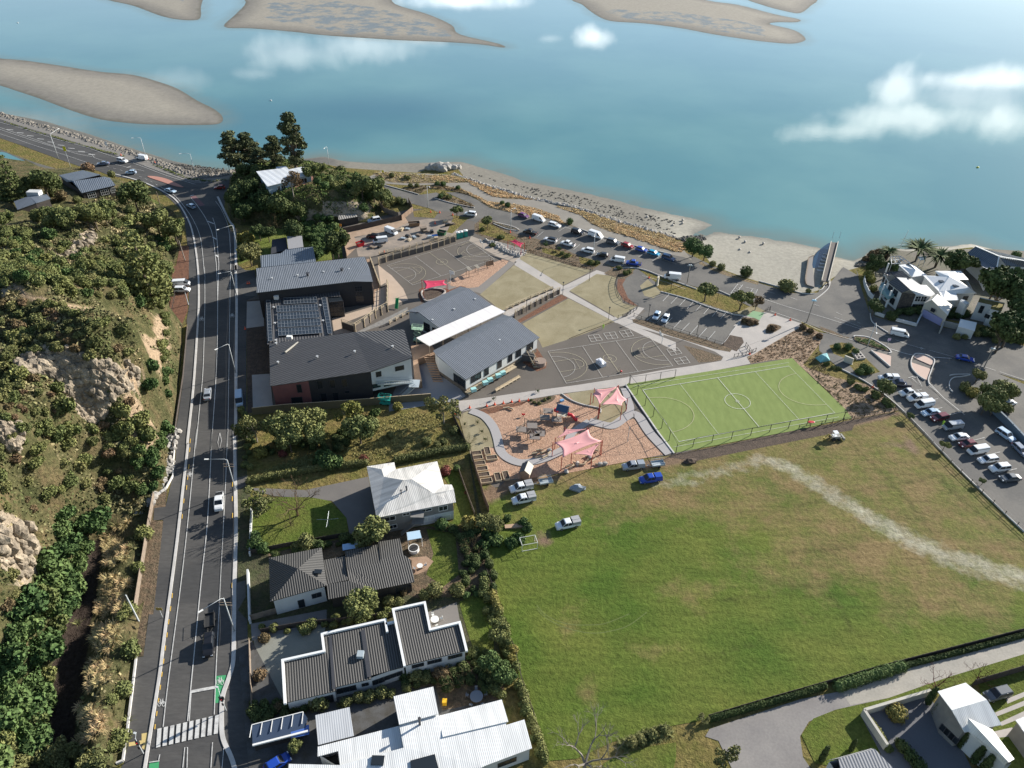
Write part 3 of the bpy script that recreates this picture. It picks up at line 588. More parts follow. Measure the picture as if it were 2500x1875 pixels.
# ---------------------------------------------------------------- lawns, paths and beds
sheet('timber_deck',"B1 1270,270 1310,260 1400,520 1340,700 1330,560",deckm)
sheet('paved_forecourt',"H1 345,355 400,400 440,430 520,520 555,600 410,640 400,480 365,500",mat('sandy_paving',(.47,.36,.27),(.42,.32,.24),rough=.9,sc=.3,fine=.08,fsc=4))
sheet('paved_terrace',"B1 960,800 1340,690 1350,560 1470,500 1460,690 1050,850 1180,920 980,945",mat('sandy_paving',(.4,.3,.2)))
pathc=conc
sheet('concrete_path',"A3 770,930 820,905 1200,1175 1500,1030 1600,1060 1250,1225 1700,1480 2212,1680 2212,1760 1650,1490 1190,1250 1120,1200 760,985",pathc)
sheet('concrete_path',"B2 620,1545 770,1530 1250,1460 1700,1400 2212,1320 A4 250,1545 700,1470 960,1400 1150,1340 1080,1310 600,1180 250,1060 0,990 0,1055 500,1210 950,1350 A4 960,1420 700,1530 430,1580 B3 1600,150 1400,175 1000,225 680,280 250,350 130,380 B2 640,1640".replace("A4 250,1545 700,1470 960,1400 1150,1340 1080,1310 600,1180 250,1060 0,990 0,1055 500,1210 950,1350 A4 960,1420 700,1530 430,1580","A4 100,1550 420,1490 700,1450 960,1405 980,1370 900,1320 650,1230 300,1130 0,1060 0,1000 100,1010 190,915 270,930 170,1040 600,1180 1080,1310 1170,1280 1700,1075 1360,965 1300,1020 1150,1100 1070,1090 1110,1060 1160,1000 1250,960 1350,970 1720,1090 1300,1330 1190,1370 1225,1430 700,1530 430,1590"),pathc)
sheet('concrete_path',"A4 1150,1000 1360,965 1700,1075 1180,1275 1080,1300 1160,1220 1030,1170 1100,1080",conc)
sheet('concrete_path',"B2 290,530 460,470 780,520 1080,290 1150,290 830,580 770,560 500,560 300,640",mat('path_grey',(.2,.18,.16),rough=.95,fine=.1))
sheet('sandy_path',"B2 740,60 950,140 1170,250 1120,300 1080,280 960,240 720,100",mat('sandy_concrete',(.36,.30,.24),(.30,.25,.2),rough=.95,sc=.4,fine=.08))
sheet('pale_lawn',"A3 755,985 1115,1195 640,1410 560,1330 450,1250",pale)
sheet('pale_lawn',"A3 850,865 1000,880 1460,1035 1195,1170 805,930",pale)
sheet('pale_lawn',"A3 1500,1065 1680,1090 1660,1160 1740,1330 1860,1355 1690,1465 1255,1215",pale)
sheet('pale_lawn',"A3 1245,1285 1660,1495 1400,1600 1230,1659 B2 1380,1065 1350,1000 1200,850",pale)
sheet('bark_bed',"A3 1180,1250 1240,1280 800,1510 790,1480",mulch)
sheet('bark_bed',"A3 1690,1110 1760,1110 1730,1160 1780,1280 1870,1355 1810,1340 1740,1300 1680,1200",mulch)
sheet('bark_bed',"B2 530,480 700,380 1020,270 1075,285 1060,310 800,520 690,530 560,510",chips)
sheet('bark_bed',"B2 270,540 300,525 500,530 540,545 640,510 700,520 290,660 265,600",mulch)
sheet('bark_bed',"B2 1330,1070 1420,1200 1410,1250 1330,1280 1200,1200",mulch)
sheet('planted_bed',"A3 470,560 600,590 760,700 1000,760 900,860 860,860 850,870 700,860 480,730 400,700 400,620",bed)
sheet('grass_verge',"A3 440,600 560,620 700,700 780,740 740,780 580,740 440,700",grassr)
sheet('planted_bed',"A3 980,780 1130,800 1290,880 1420,930 1540,970 1460,1030 1300,1000 850,865 900,850",bed)
sheet('grass_verge',"A3 1010,830 1150,850 1300,900 1200,930 1010,870",grassr)
sheet('grass_verge',"A3 1340,910 1440,930 1540,970 1500,1000 1350,970",grassr)
sheet('planted_bed',"A3 1690,985 1820,1030 1830,1060 1750,1110 1690,1105 1565,1060",bed)
sheet('planted_bed',"A4 0,590 90,600 175,600 100,660 40,650",bed)
sheet('rocky_bed',"A3 480,750 640,780 870,850 850,900 780,920 680,870 590,820",gravel)
sheet('building_yard',"B1 1160,80 1600,0 H1 200,170 330,130 540,60 700,40 880,60 900,120 880,190 300,300 210,300",mat('yard_dirt',(.30,.24,.19),(.2,.17,.14),rough=.95,sc=.25,fine=.2))
sheet('dirt_bank',"A2 1070,1050 1400,980 1600,900 1650,970 1500,1040 1160,1100 1200,1180 1080,1290",mat('dry_dirt',(.38,.27,.19),(.3,.21,.14),rough=.95,sc=.5,fine=.2))
sheet('grass_verge',"A2 1690,870 1830,845 1920,880 1880,930 1700,920",grassr)
sheet('grass_verge',"A2 2030,900 2212,930 A3 340,570 200,700 150,690 210,560",grassr)
sheet('roadside_verge',"A4 370,730 480,690 640,735 740,770 840,810 1040,860 1130,980 1060,970 900,920 700,850 420,780",grassr)
sheet('pale_verge',"A4 300,670 370,740 420,790 350,840 270,820 230,730",pale)
sheet('pale_verge',"A4 1130,960 1250,900 1360,960 1160,1000 1050,970",pale)
sheet('green_paving',"A4 1190,1000 1250,955 1350,975 1305,1040 1260,1020",mat('green_paint',(.2,.33,.18),rough=.9,fine=.1))
sheet('planted_bed',"A4 1150,1010 1260,1020 1310,1045 1230,1095 1130,1080",bed)
sheet('planted_bed',"A4 1390,1075 1480,1085 1500,1110 1420,1155 1360,1150",bed,sm=True)
sheet('dark_bed',"A4 1030,1170 1150,1195 1165,1240 1100,1320 960,1270 1000,1210",soil)
sheet('bark_bed',"A4 160,1030 280,1040 500,1120 800,1210 980,1270 1060,1300 1040,1325 900,1300 500,1180 170,1060",bed)
sheet('bark_bed',"A4 620,1265 800,1310 960,1365 970,1390 900,1410 760,1420 690,1340",bed)
sheet('mulched_slope',"A4 1195,1380 1700,1085 1870,1160 1850,1250 1700,1440 B4 150,130 280,230 480,270 870,570 780,590 470,630 A4 1610,1385 1400,1400 1230,1430".replace("B4 150,130 280,230 480,270 870,570 780,590 470,630","A4 1750,1470 2000,1560 B4 640,330 800,430 930,545 860,570 480,640 420,590 280,400 0,150"),mat('mulch_slope',(.33,.23,.15),(.15,.10,.06),rough=1,sc=.5,fine=.4,fsc=1.6,bump=.4,thr=(.42,.62)))
sheet('grass_verge',"A5 300,1180 420,1150 520,1170 600,1250 800,1440 650,1480 550,1440 520,1400 440,1300 340,1260",grassr)
sheet('grass_verge',"A5 800,1500 900,1530 850,1640 780,1580",grassr)
# artificial turf pitch
sheet('sports_turf',"B3 1580,150 1600,130 A4 150,1610 1600,1380 B4 0,150 410,540 480,630 380,645 0,735 B3 2010,760 1990,740",turf)
tl=MB(); ty=MB()
A_=[Vector((*G(*p)[:2],0)) for p in [(1569.3,952.9),(1925.8,894.6),(2038.1,1008.7),(1657.4,1079)]]
def TP(u,v): return A_[0].lerp(A_[1],u).lerp(A_[3].lerp(A_[2],u),v)
def tline(pts,mb=tl,w=.1): MZ[0]+=.0002; ribbon(mb,[TP(*p) for p in pts],w,MZ[0])
tline([(0,0),(1,0),(1,1),(0,1),(0,0)],w=.13); tline([(.5,0),(.5,1)],w=.12)
tline([(.5+.075*math.cos(R(a)),.5+.15*math.sin(R(a))) for a in range(0,361,15)])
tline([(.5+.01*math.cos(R(a)),.5+.02*math.sin(R(a))) for a in range(0,361,45)])
for u in (.245,.76): tline([(u,0),(u,1)],w=.06)
for u0,s in ((0,1),(1,-1)): tline([(u0+s*.20*math.cos(R(a)),.5+.33*math.sin(R(a))) for a in range(-90,91,10)],ty,w=.09)
tline([(-.04,-.10),(1.02,-.07)],w=.07); tline([(-.05,1.07),(1.0,1.08)],w=.07)
tl.build('pitch_marking',white,kind='structure'); ty.build('pitch_marking',cream,kind='structure')
cw.build('court_marking',cwhite,kind='structure'); cy_.build('court_marking',cream,kind='structure'); mk.build('road_marking',white,kind='structure')
# playground
sheet('playground_chips',"B3 255,370 400,330 700,290 950,240 1060,225 1340,345 1350,390 1250,480 1420,520 1570,470 1700,440 1930,770 1390,875 1080,935 930,950 760,980 380,1010 310,1000 185,760 340,710 440,720 430,560 330,450",chips)
sheet('bark_bed',"B3 255,370 700,290 640,330 480,360 400,400 300,410",mulch)
sheet('planted_bed',"B3 700,290 930,245 920,290 850,320 760,335",bed,sm=True)
sheet('pale_lawn',"B3 1050,225 1280,190 1500,170 1580,250 1600,340 1520,440 1470,490 1330,490 1340,380 1200,330 1110,290",pale)
sheet('pale_lawn',"B3 70,420 150,385 300,470 380,560 400,700 250,740 180,760 120,600",pale)
pp=MB()
for s,w in (("B3 180,380 300,430 380,520 420,620 450,740 520,810 640,850 780,830 900,790 1010,735",2.2),("B3 1250,475 1350,500 1460,515 1560,450 1620,415 1690,430 1800,590 1970,770",2.4),("B3 1560,450 1620,370 1590,260 1560,180",1.8),("B3 1010,735 1060,640 1120,560 1250,475",1.8)):
    MZ[0]+=.002; ribbon(pp,smooth(W(s)),w,MZ[0])
pp.build('playground_path',mat('grey_path',(.34,.32,.31),rough=.9,fine=.08),kind='structure')
kk=MB(); ribbon(kk,W("B3 1575,150 1740,390 1870,580 2010,765"),.35,MZ[0]+.02,.12); kk.build('kerb',kerbm,kind='structure')
kk=MB(); ribbon(kk,smooth(W("A5 540,1100 560,1090 700,1110 860,1200 905,1250 880,1260")),.3,MZ[0]+.02,.14); 
for s in ("A5 150,740 230,680 290,620 310,560","A4 1930,720 1940,680","A5 700,870 720,950 800,1010 880,1060","A4 1840,775 1870,760 1900,720 1940,700","A4 1300,690 1500,745 1700,800 1800,800","A4 420,785 640,845 840,920 1050,985 1160,1000","A4 0,580 220,575 470,665 640,725 740,760","A4 940,775 1045,820","A3 570,600 740,640 800,675 700,665 570,615","A3 2170,890 1830,810 1560,735 1330,655","A5 1480,1480 1530,1470 1680,1470 1600,1490 1520,1500 1480,1540 1480,1600 1510,1640","A3 40,385 200,430 400,470","A2 1430,635 1600,680 1740,720","B3 1000,230 1090,290 1200,330 1340,360 1350,400","B4 380,190 640,330 930,560 1450,1100 2028,1659"):
    MZ[0]+=.002; ribbon(kk,smooth(W(s)),.22,MZ[0]+.02,.1)
kk.build('kerb',kerbm,kind='structure')
pink=mat('pink_concrete',(.52,.38,.31),rough=.9,fine=.06)
for s in ("A5 712,1235 880,1280 905,1290 900,1390 870,1385","A5 1125,1290 1180,1270 1290,1300 1325,1340 1310,1370 1290,1375 1140,1310","A5 1105,1350 1280,1410 1290,1420 1260,1520 1230,1515 1120,1420"):
    q=sheet('traffic_island',s,pink,thick=.16,sm=False)
sheet('traffic_island',"A5 545,1105 580,1095 700,1120 870,1210 890,1240 700,1190 560,1140",bed,thick=.16,sm=True)
kk=MB(); ribbon(kk,smooth(W("A5 1120,1290 1150,1268 1230,1275 1310,1310 1330,1345 1300,1430 1270,1520 1280,1570"),4),.25,MZ[0]+.05,.18); ribbon(kk,smooth(W("A5 1120,1290 1100,1340 1110,1410 1170,1480 1240,1525")),.25,MZ[0]+.06,.18); ribbon(kk,W("A5 708,1235 895,1395"),.3,MZ[0]+.07,.18); kk.build('kerb',kerbm,kind='structure')
mk2=MB(); 
for s in ("A5 1075,1505 1120,1490 1180,1490 1110,1510 1210,1590 1160,1500","A5 1280,1580 1370,1649","B4 1165,310 1300,450 1490,605","A5 1195,1205 1215,1215 1200,1225 1190,1210"): MZ[0]+=.0002; ribbon(mk2,W(s),.14,MZ[0]+.05)
for x,y in [(905,395),(975,445),(1050,480),(1260,600),(1090,560),(1470,830),(1610,960),(1760,1110)]: MZ[0]+=.0002; ribbon(mk2,W(f"B4 {x},{y+30} {x+200},{y-20}"),.1,MZ[0]+.05)
mk2.build('road_marking',white,kind='structure')
# ---------------------------------------------------------------- the big playing field
FLD=W("B3 300,1010 420,1080 B3 500,1010 760,980 1080,935 1930,790 B3 2212,740 B4 0,740 480,650 860,580 940,560 1450,1100 2028,1659 2300,1920 D4 2212,390 1500,570 850,750 350,890 0,1000 D3 1650,1310 1200,1440 900,1580 640,1600 560,1400 470,1130 400,850 330,620 210,250 150,60 B3 330,1659 250,1500 330,1330 350,1280 270,1100")
fm=mat('field_grass',(.08,.11,.02)); nt=fm.node_tree; bs=nt.nodes['Principled BSDF']; bs.inputs['Specular IOR Level'].default_value=.1
gp=mat('_tmp',(.078,.118,.018),(.115,.13,.028),rough=1,sc=.07,thr=(.3,.7))
ge=N(nt,'ShaderNodeNewGeometry'); n=N(nt,'ShaderNodeTexNoise'); n.inputs['Scale'].default_value=.07; n.inputs['Detail'].default_value=8; nt.links.new(ge.outputs['Position'],n.inputs['Vector'])
mr=N(nt,'ShaderNodeMapRange'); mr.inputs[1].default_value=.35; mr.inputs[2].default_value=.65; nt.links.new(n.outputs[0],mr.inputs[0])
x=N(nt,'ShaderNodeMix'); x.data_type='RGBA'; nt.links.new(mr.outputs[0],x.inputs[0]); x.inputs[6].default_value=(.07,.115,.018,1); x.inputs[7].default_value=(.125,.145,.03,1)
c=attrmix(nt,x.outputs[2],'brown',(.205,.15,.068),.16,1.7,.3,.9); c=attrmix(nt,c,'dirt',(.19,.13,.085),.3,.8,.4,.7)
c=attrmix(nt,c,'sand',(.36,.335,.245),.35,1.7,.35,1.05)
mp=N(nt,'ShaderNodeMapping'); mp.inputs[2].default_value=(0,0,R(-72)); mp.inputs[3].default_value=(.08,1.,1); nt.links.new(ge.outputs['Position'],mp.inputs[0])
n=N(nt,'ShaderNodeTexNoise'); n.inputs['Scale'].default_value=.8; n.inputs['Detail'].default_value=3; nt.links.new(mp.outputs[0],n.inputs['Vector'])
mr=N(nt,'ShaderNodeMapRange'); mr.inputs[1].default_value=.3; mr.inputs[2].default_value=.7; mr.inputs[3].default_value=.86; mr.inputs[4].default_value=1.12; nt.links.new(n.outputs[0],mr.inputs[0])
v=N(nt,'ShaderNodeVectorMath'); v.operation='SCALE'; nt.links.new(c,v.inputs[0]); nt.links.new(mr.outputs[0],v.inputs['Scale'])
c=attrmix(nt,v.outputs[0],'track',(.05,.055,.015)); c=speckle(nt,c,1.1,.3,.28,bs); nt.links.new(c,bs.inputs['Base Color'])
def fattr(V,Z):
    sc=W("F 1640,992 1700,1008 1750,1040 1800,1072 1870,1112 1950,1160 2050,1205 2250,1262 2400,1300"); wd=polydist(V,sc,False); t=np.clip((V[:,0]-45)/40,0,1)
    sand=np.clip(1-wd/(2.2+2.6*t),0,1)**.7*.95; s2=polydist(V,W("F 1420,1045 1480,1040 1560,1015 1640,1000"),False); sand=np.maximum(sand,.55*np.exp(-(s2/3)**2))
    def blob(s,rx): 
        c_=W(s)[0]; return np.exp(-(((V[:,0]-c_.x)/rx[0])**2+((V[:,1]-c_.y)/rx[1])**2))
    top=np.clip((V[:,1]-94+ (V[:,0]-20)*.2)/24,0,1)*.68; br=np.maximum.reduce([top,.9*blob("F 1900,1200 ",(20,10)),.75*blob("F 1700,1200",(22,12)),.8*blob("F 2050,1290",(18,8)),.55*blob("F 1330,1060",(14,8)),.7*blob("F 1560,1090",(12,6)),.5*blob("D3 820,400",(3,7)),.5*blob("D3 1010,1050",(3,5)),.45*blob("D3 1560,650",(5,4)),.5*blob("F 1500,1270",(9,6))])
    br=br*(1-.75*blob("F 1500,1180",(16,6)))
    dirt=np.maximum.reduce([.9*np.exp(-(polydist(V,W("B3 330,1150 420,1080 600,1000 900,955"),False)/3.)**2),.9*np.exp(-(polydist(V,W("B3 1700,880 2212,790 B4 200,720 480,670 700,620 860,575"),False)/2.)**2),.6*blob("B4 870,880",(7,3)),.8*blob("B4 1010,880",(2.2,5)),.7*blob("B3 830,1540",(3,3))])
    tr=np.zeros(len(V))
    for s in ("B4 0,1420 400,1320 700,1240 850,1250","B4 450,840 900,1280 1200,1659","B4 830,760 1100,1040 1500,1400","B4 900,1220 1250,1150","D4 160,180 330,160 500,150 780,75","D4 820,40 950,200 1060,400","D4 0,590 460,460","B4 1180,1040 1300,1180 1800,1659","F 1660,1200 1850,1180"): tr=np.maximum(tr,.5*np.exp(-(polydist(V,smooth(W(s)),False)/.35)**2))
    return {'sand':sand,'brown':br,'dirt':dirt,'track':tr}
FZ=level(FLD); cdt('playing_field',FLD,.9,FZ,[fm],fattr)
sk=MB(); 
for s in ("D3 560,270 620,340 720,400 850,435 1000,440 1150,425 1350,345","D3 560,300 640,380 760,445 900,490 1050,510 1200,490 1350,440 1500,330"): 
    ribbon(sk,smooth(W(s)),.12,FZ+.006)
sk.build('tyre_track',mat('worn_grass',(.13,.155,.05),rough=1),kind='structure')
sheet('dark_soil_strip',"B3 2010,770 2212,735 B4 0,735 480,645 780,590 870,575 860,595 500,690 480,740 300,770 0,830 B3 2212,830 1950,800",soil)
# south-east drive and lawns
sheet('private_drive',"D4 2300,360 2212,430 1800,540 1400,640 1000,790 700,850 300,980 90,1050 60,1100 150,1130 280,1400 830,1400 720,1240 700,1100 760,1000 900,940 1300,840 1700,700 2212,545 2300,520",mat('drive_asphalt',(.25,.23,.21),(.19,.175,.165),rough=.9,sc=.12,fine=.12,fsc=2.5))
sheet('pale_drive',"D4 2400,330 2300,360 1980,490 1400,645 980,800 1040,890 1300,840 1700,700 2212,545 2400,500",mat('pale_drive',(.36,.33,.28),(.3,.28,.24),rough=.9,sc=.3,fine=.12,fsc=2.5))
sheet('front_lawn',"D4 710,1090 790,980 940,920 1300,840 1700,700 2212,545 2400,500 2400,600 1850,760 1560,820 1110,960 1270,1190 900,1300 800,1280",grass)
sheet('verge_lawn',"D3 1240,1560 1500,1480 1750,1440 D3 1750,1560 1730,1659 1100,1760 1130,1620",grass)
sheet('courtyard',"D4 1110,960 1560,820 1700,1000 1900,1400 1340,1400",mat('courtyard_paving',(.13,.13,.14),rough=.9,sc=.3,fine=.12))
sheet('lawn_strips',"D4 1900,740 2300,600 2400,1400 2100,1400",grass)
for y in (790,905,1010): pass
for s in ("D4 2090,850 2212,800 2350,745 2350,775 2100,880","D4 2015,940 2212,860 2350,805 2350,840 2030,965","D4 2050,1005 2212,930 2350,880 2350,915 2060,1030","D4 2000,1070 2130,1040 2190,1090 2040,1110"): sheet('concrete_strip',s,conc)
# house lots along the arterial
sheet('garden_ground',"B6 0,100 100,180 110,1300 2000,1130 1900,450 2150,1659 D2 2120,100 2212,1000 1700,1140 200,1100 110,420 0,300",mat('garden_ground',(.075,.065,.035),(.05,.06,.02),rough=1,sc=.5,fine=.4,fsc=1.5,bump=.3))
sheet('overgrown_lot',"B6 100,180 1600,100 1790,200 1900,450 1080,600 80,760 80,500",grassr)
sheet('driveway',"B6 60,780 560,800 1080,690 1150,1050 1000,1180 930,1180 900,1030 780,890 600,870 300,850",mat('drive_grey',(.16,.145,.13),(.13,.12,.11),rough=.9,sc=.2,fine=.12))
sheet('front_lawn',"B6 90,860 600,860 760,890 900,1030 915,1170 240,1330 110,1290",grass)
sheet('side_lawn',"B6 1700,680 1830,600 1950,1020 1800,1100 1500,1110 1780,1060 1800,850",grass)
sheet('garden_bed',"B6 250,1330 930,1190 1560,1100 2000,1120 2070,1400 2150,1659 1500,1700 700,1400 260,1380",bed)
sheet('back_lawn',"B6 1560,1120 1800,1160 1830,1500 1700,1600 1560,1500 1620,1330",grass)
sheet('timber_deck',"B6 1380,1370 1430,1360 1560,1350 1620,1390 1560,1470 1480,1500 1440,1500 1440,1380",deckm)
sheet('pale_forecourt',"D2 130,540 740,380 700,650 380,760 390,1060 230,1080",mat('pale_court',(.25,.25,.21),(.2,.2,.17),rough=.9,sc=.2,fine=.12))
sheet('dark_forecourt',"D2 110,420 740,300 740,420 120,560",concd)
sheet('dark_yard',"D2 0,560 120,560 380,1060 1300,900 2200,760 2200,1616 100,1700",mat('yard_paving',(.10,.10,.10),(.06,.055,.045),rough=.9,sc=.4,fine=.2))
sheet('garden_bed',"D2 1380,800 2000,640 2212,900 2212,1040 1700,1140 1640,940 1400,960",bed)
sheet('back_lawn',"D2 1840,240 2120,100 2130,640 2000,760 1900,450",grass)
sheet('courtyard',"D2 1560,330 1820,240 1850,410 1600,470",mat('patio',(.2,.18,.16),rough=.9))
# bits between school and road
sheet('side_yard',"B1 190,640 400,620 430,1600 340,1650 200,1650 195,1300",soil)
sheet('paved_strip',"B1 195,650 340,640 350,870 190,890",conc); sheet('paved_strip',"B1 240,1310 400,1300 430,1600 250,1640",conc)
sheet('drive_apron',"B1 190,470 280,430 290,600 190,600 100,560 100,520",asphalt2)
sheet('service_yard',"B2 620,1545 690,1500 450,1200 360,1100 200,1100 0,1560 0,1640 500,1560",mat('cold_concrete',(.24,.24,.25),rough=.9,sc=.4,fine=.08))
sheet('back_garden',"A2 160,1060 700,950 1050,900 1300,900 1290,960 1030,1000 1060,1290 820,1320 300,1280 120,1350 100,1150",mat('garden_grass',(.11,.14,.03),(.17,.19,.05),rough=1,sc=.2,fine=.4,fsc=1.4,bump=.3,spec=.1))
sheet('bark_bank',"A6 1560,0 1700,0 1690,400 1640,520 1530,440 1520,280",mulch); sheet('bark_bank',"A1 1620,1290 1700,1290 1700,1560 1560,1600",mulch)
sheet('roadside_bank',"B5 1480,0 1560,0 1490,690 1390,700 1370,810 1470,820 1380,1659 1230,1659 1300,1100 1380,560",bed)
sheet('roadside_bank',"D1 1240,0 1370,0 1290,650 1235,660",bed)
sheet('footpath',"C1 215,1080 290,1120 400,1150 800,1260 900,1120 1160,1260 1380,1290 1600,1330 2212,1500 2700,1640 2700,2100 2212,1950 1500,1740 700,1500 300,1310",asphalt2)
sheet('right_lots',"C1 230,1100 400,1140 800,1260 900,1110 1900,1260 2600,1300 2600,300 1700,250 1300,260 700,280 560,260 300,400 140,640 200,900",mat('garden_paving',(.14,.12,.10),(.09,.09,.05),rough=.9,sc=.15,fine=.3,fsc=1.5))
sheet('tactile_paving',"D1 1275,1350 1330,1340 1310,1500 1275,1480 1290,1440 1160,1465 1160,1430 1275,1410",mat('yellow_paving',(.55,.42,.17),rough=.9,fine=.12))
sheet('drive_apron',"B6 0,700 90,680 80,760 0,800",asphalt2); sheet('drive_apron',"B5 2130,1640 2212,1500 2212,1350 2125,1380",asphalt2)
# shore strips
tb=mat('tussock_bed',(.22,.16,.09),(.12,.09,.05),rough=1,sc=.6,fine=.4,fsc=1.5,bump=.3)
B1_="A2 1290,560 1420,500 1560,530 1800,540 2000,560 2212,580"
sheet('shore_path',"A2 1290,560 1420,500 1560,530 1800,530 2000,540 A3 0,225 200,222 340,240 440,300 560,370 700,390 850,395 980,400 1130,450 1180,480 1360,540 1440,610 1600,680 1900,760 2080,830 2212,870 A4 620,400 700,500 620,470 A3 2212,900 2100,870 1830,810 1560,740 1330,650 1200,600 1150,540 950,470 800,440 520,410 400,350 270,290 150,290 0,300 0,265 A2 2000,620 1700,640 1430,620",mat('path_tan',(.25,.225,.19),(.21,.19,.16),rough=.95,sc=.2,fine=.1))
sheet('tussock_bed',"A2 1330,530 1430,515 1700,540 2000,545 2212,580 2212,610 2000,615 1700,620 1500,610 1400,590",tb)
sheet('tussock_bed',"A3 0,180 200,170 350,210 480,260 700,330 880,380 990,400 850,395 700,390 560,370 440,300 340,240 200,225 0,225",tb)
sheet('tussock_bed',"A3 1130,450 1300,470 1700,600 2000,680 2212,730 2212,870 2080,830 1900,760 1600,680 1440,610 1360,540 1180,480",tb)
sheet('tussock_bed',"A3 0,265 150,290 270,290 400,350 520,410 800,440 950,470 1150,540 1200,600 1330,645 1200,620 1060,565 900,550 720,510 540,465 420,390 290,320 150,300 0,290",tb)
sheet('tussock_bed',"A2 1590,660 1750,640 2000,640 2200,700 2212,730 2050,690 1850,660 1750,710 1620,680",tb)
sheet('tussock_bed',"A3 60,380 200,370 400,450 390,475 200,430",tb)
sheet('tussock_bed',"A4 0,170 200,250 480,330 630,330 640,400 600,430 430,390 150,290 0,250",tb)
sheet('roadside_bed',"A4 780,510 860,560 1000,600 1150,660 1300,700 1290,720 1100,670 900,600 760,530",tb)
sheet('planted_bed',"A5 200,990 340,1040 440,1090 500,1100 480,1120 400,1100 240,1040",bed)
# ================================================================ VEGETATION
def leafmat(name,c,c2,v=.45,r=.18): 
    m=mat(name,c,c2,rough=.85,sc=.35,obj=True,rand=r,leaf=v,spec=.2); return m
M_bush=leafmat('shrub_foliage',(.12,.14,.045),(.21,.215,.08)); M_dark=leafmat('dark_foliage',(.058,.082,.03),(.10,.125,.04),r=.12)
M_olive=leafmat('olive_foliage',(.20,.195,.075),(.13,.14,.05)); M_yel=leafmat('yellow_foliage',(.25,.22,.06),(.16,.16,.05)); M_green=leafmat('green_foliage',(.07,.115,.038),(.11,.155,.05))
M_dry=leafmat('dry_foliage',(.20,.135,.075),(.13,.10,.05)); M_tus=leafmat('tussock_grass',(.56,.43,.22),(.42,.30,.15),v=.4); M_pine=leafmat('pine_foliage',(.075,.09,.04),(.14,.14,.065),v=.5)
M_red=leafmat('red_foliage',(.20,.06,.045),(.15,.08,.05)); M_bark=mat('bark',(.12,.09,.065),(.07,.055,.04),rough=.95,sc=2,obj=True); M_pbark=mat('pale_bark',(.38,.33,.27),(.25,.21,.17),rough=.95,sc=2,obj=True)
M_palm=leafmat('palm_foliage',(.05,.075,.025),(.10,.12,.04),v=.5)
def leafmesh(seed,lobes,n,leaf,core=.72,out=.75,flat=1.,stretchz=1.):
    rs=np.random.RandomState(seed); Lb=np.array([l[:4] for l in lobes],float); wts=Lb[:,3]**2; wts/=wts.sum()
    ch=rs.choice(len(Lb),n,p=wts); d=rs.normal(size=(n,3)); d/=np.linalg.norm(d,axis=1)[:,None]
    rr=Lb[ch,3]*rs.uniform(.72,1.1,n); P=Lb[ch,:3]+d*rr[:,None]*np.array([1,1,flat])
    keep=np.ones(n,bool)
    for l in Lb: keep&=~(np.linalg.norm((P-l[:3])/np.array([1,1,flat]),axis=1)<l[3]*.68)
    P,d=P[keep],d[keep]; n=len(P)
    nr=d*out+rs.normal(size=(n,3))*.45; nr/=np.linalg.norm(nr,axis=1)[:,None]
    t=np.cross(nr,rs.normal(size=(n,3))); t/=np.linalg.norm(t,axis=1)[:,None]; b=np.cross(nr,t)
    s=(leaf*rs.uniform(.5,1.3,n))[:,None]; s2=s*rs.uniform(.5,1,(n,1))*stretchz
    V=np.stack([P-t*s-b*s2*.2,P+b*s2-t*s*.1,P+t*s+b*s2*.15,P-b*s2+t*s*.1],1).reshape(-1,3)
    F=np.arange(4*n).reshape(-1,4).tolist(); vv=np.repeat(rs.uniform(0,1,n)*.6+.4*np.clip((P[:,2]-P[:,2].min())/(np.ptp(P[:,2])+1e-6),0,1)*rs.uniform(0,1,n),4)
    V=V.tolist(); vv=vv.tolist()
    if core:
        for l in Lb:
            mb=MB(); mb.ico((0,0,0),l[3]*core,1,(1,1,flat),.12,random.Random(seed)); k=len(V)
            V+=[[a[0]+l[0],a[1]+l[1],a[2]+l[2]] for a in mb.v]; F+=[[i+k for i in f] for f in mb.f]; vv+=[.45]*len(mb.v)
    me=bpy.data.meshes.new('crown'); me.from_pydata(V,[],F); a=me.attributes.new('v','FLOAT','POINT'); a.data.foreach_set('value',np.array(vv,'f')); me.update()
    return me
def lobes(seed,k,R0,spread,r,zc,zs):
    rg=random.Random(seed); L_=[(0,0,zc,R0)]
    for i in range(k):
        a=rg.uniform(0,6.28); q=spread*math.sqrt(rg.uniform(.2,1)); L_.append((q*math.cos(a),q*math.sin(a),zc+rg.uniform(-zs,zs),r*rg.uniform(.65,1.2)))
    return L_
def blades(seed,n,L0,w,droop=.6,up=1.,base=.12,seg=3,zmax=None):
    "radiating arched leaves"
    rs=np.random.RandomState(seed); V=[];F=[];vv=[]
    for i in range(n):
        a=rs.uniform(0,6.28); l=L0*rs.uniform(.6,1.1); e=rs.uniform(.15,1.)*up; c=np.array([math.cos(a),math.sin(a)]); pr=np.array([-c[1],c[0]])*w*rs.uniform(.6,1.2)
        x0=rs.uniform(0,base); k=len(V); v=rs.uniform()
        for s in range(seg+1):
            t=s/seg; r_=x0+l*t*math.cos(math.atan(e))*.9; z=l*(t*e/(1+e*e)**.5*1.3-droop*t*t*.7); ww=(1-t*.85)
            p=c*r_
            V+=[(p[0]-pr[0]*ww,p[1]-pr[1]*ww,z),(p[0]+pr[0]*ww,p[1]+pr[1]*ww,z)]; vv+=[v,v]
            if s: F.append((k+2*s-2,k+2*s-1,k+2*s+1,k+2*s))
    return V,F,vv
def blademesh(name,*a,**k):
    V,F,vv=blades(*a,**k); me=bpy.data.meshes.new(name); me.from_pydata(V,[],F); at=me.attributes.new('v','FLOAT','POINT'); at.data.foreach_set('value',np.array(vv,'f')); return me
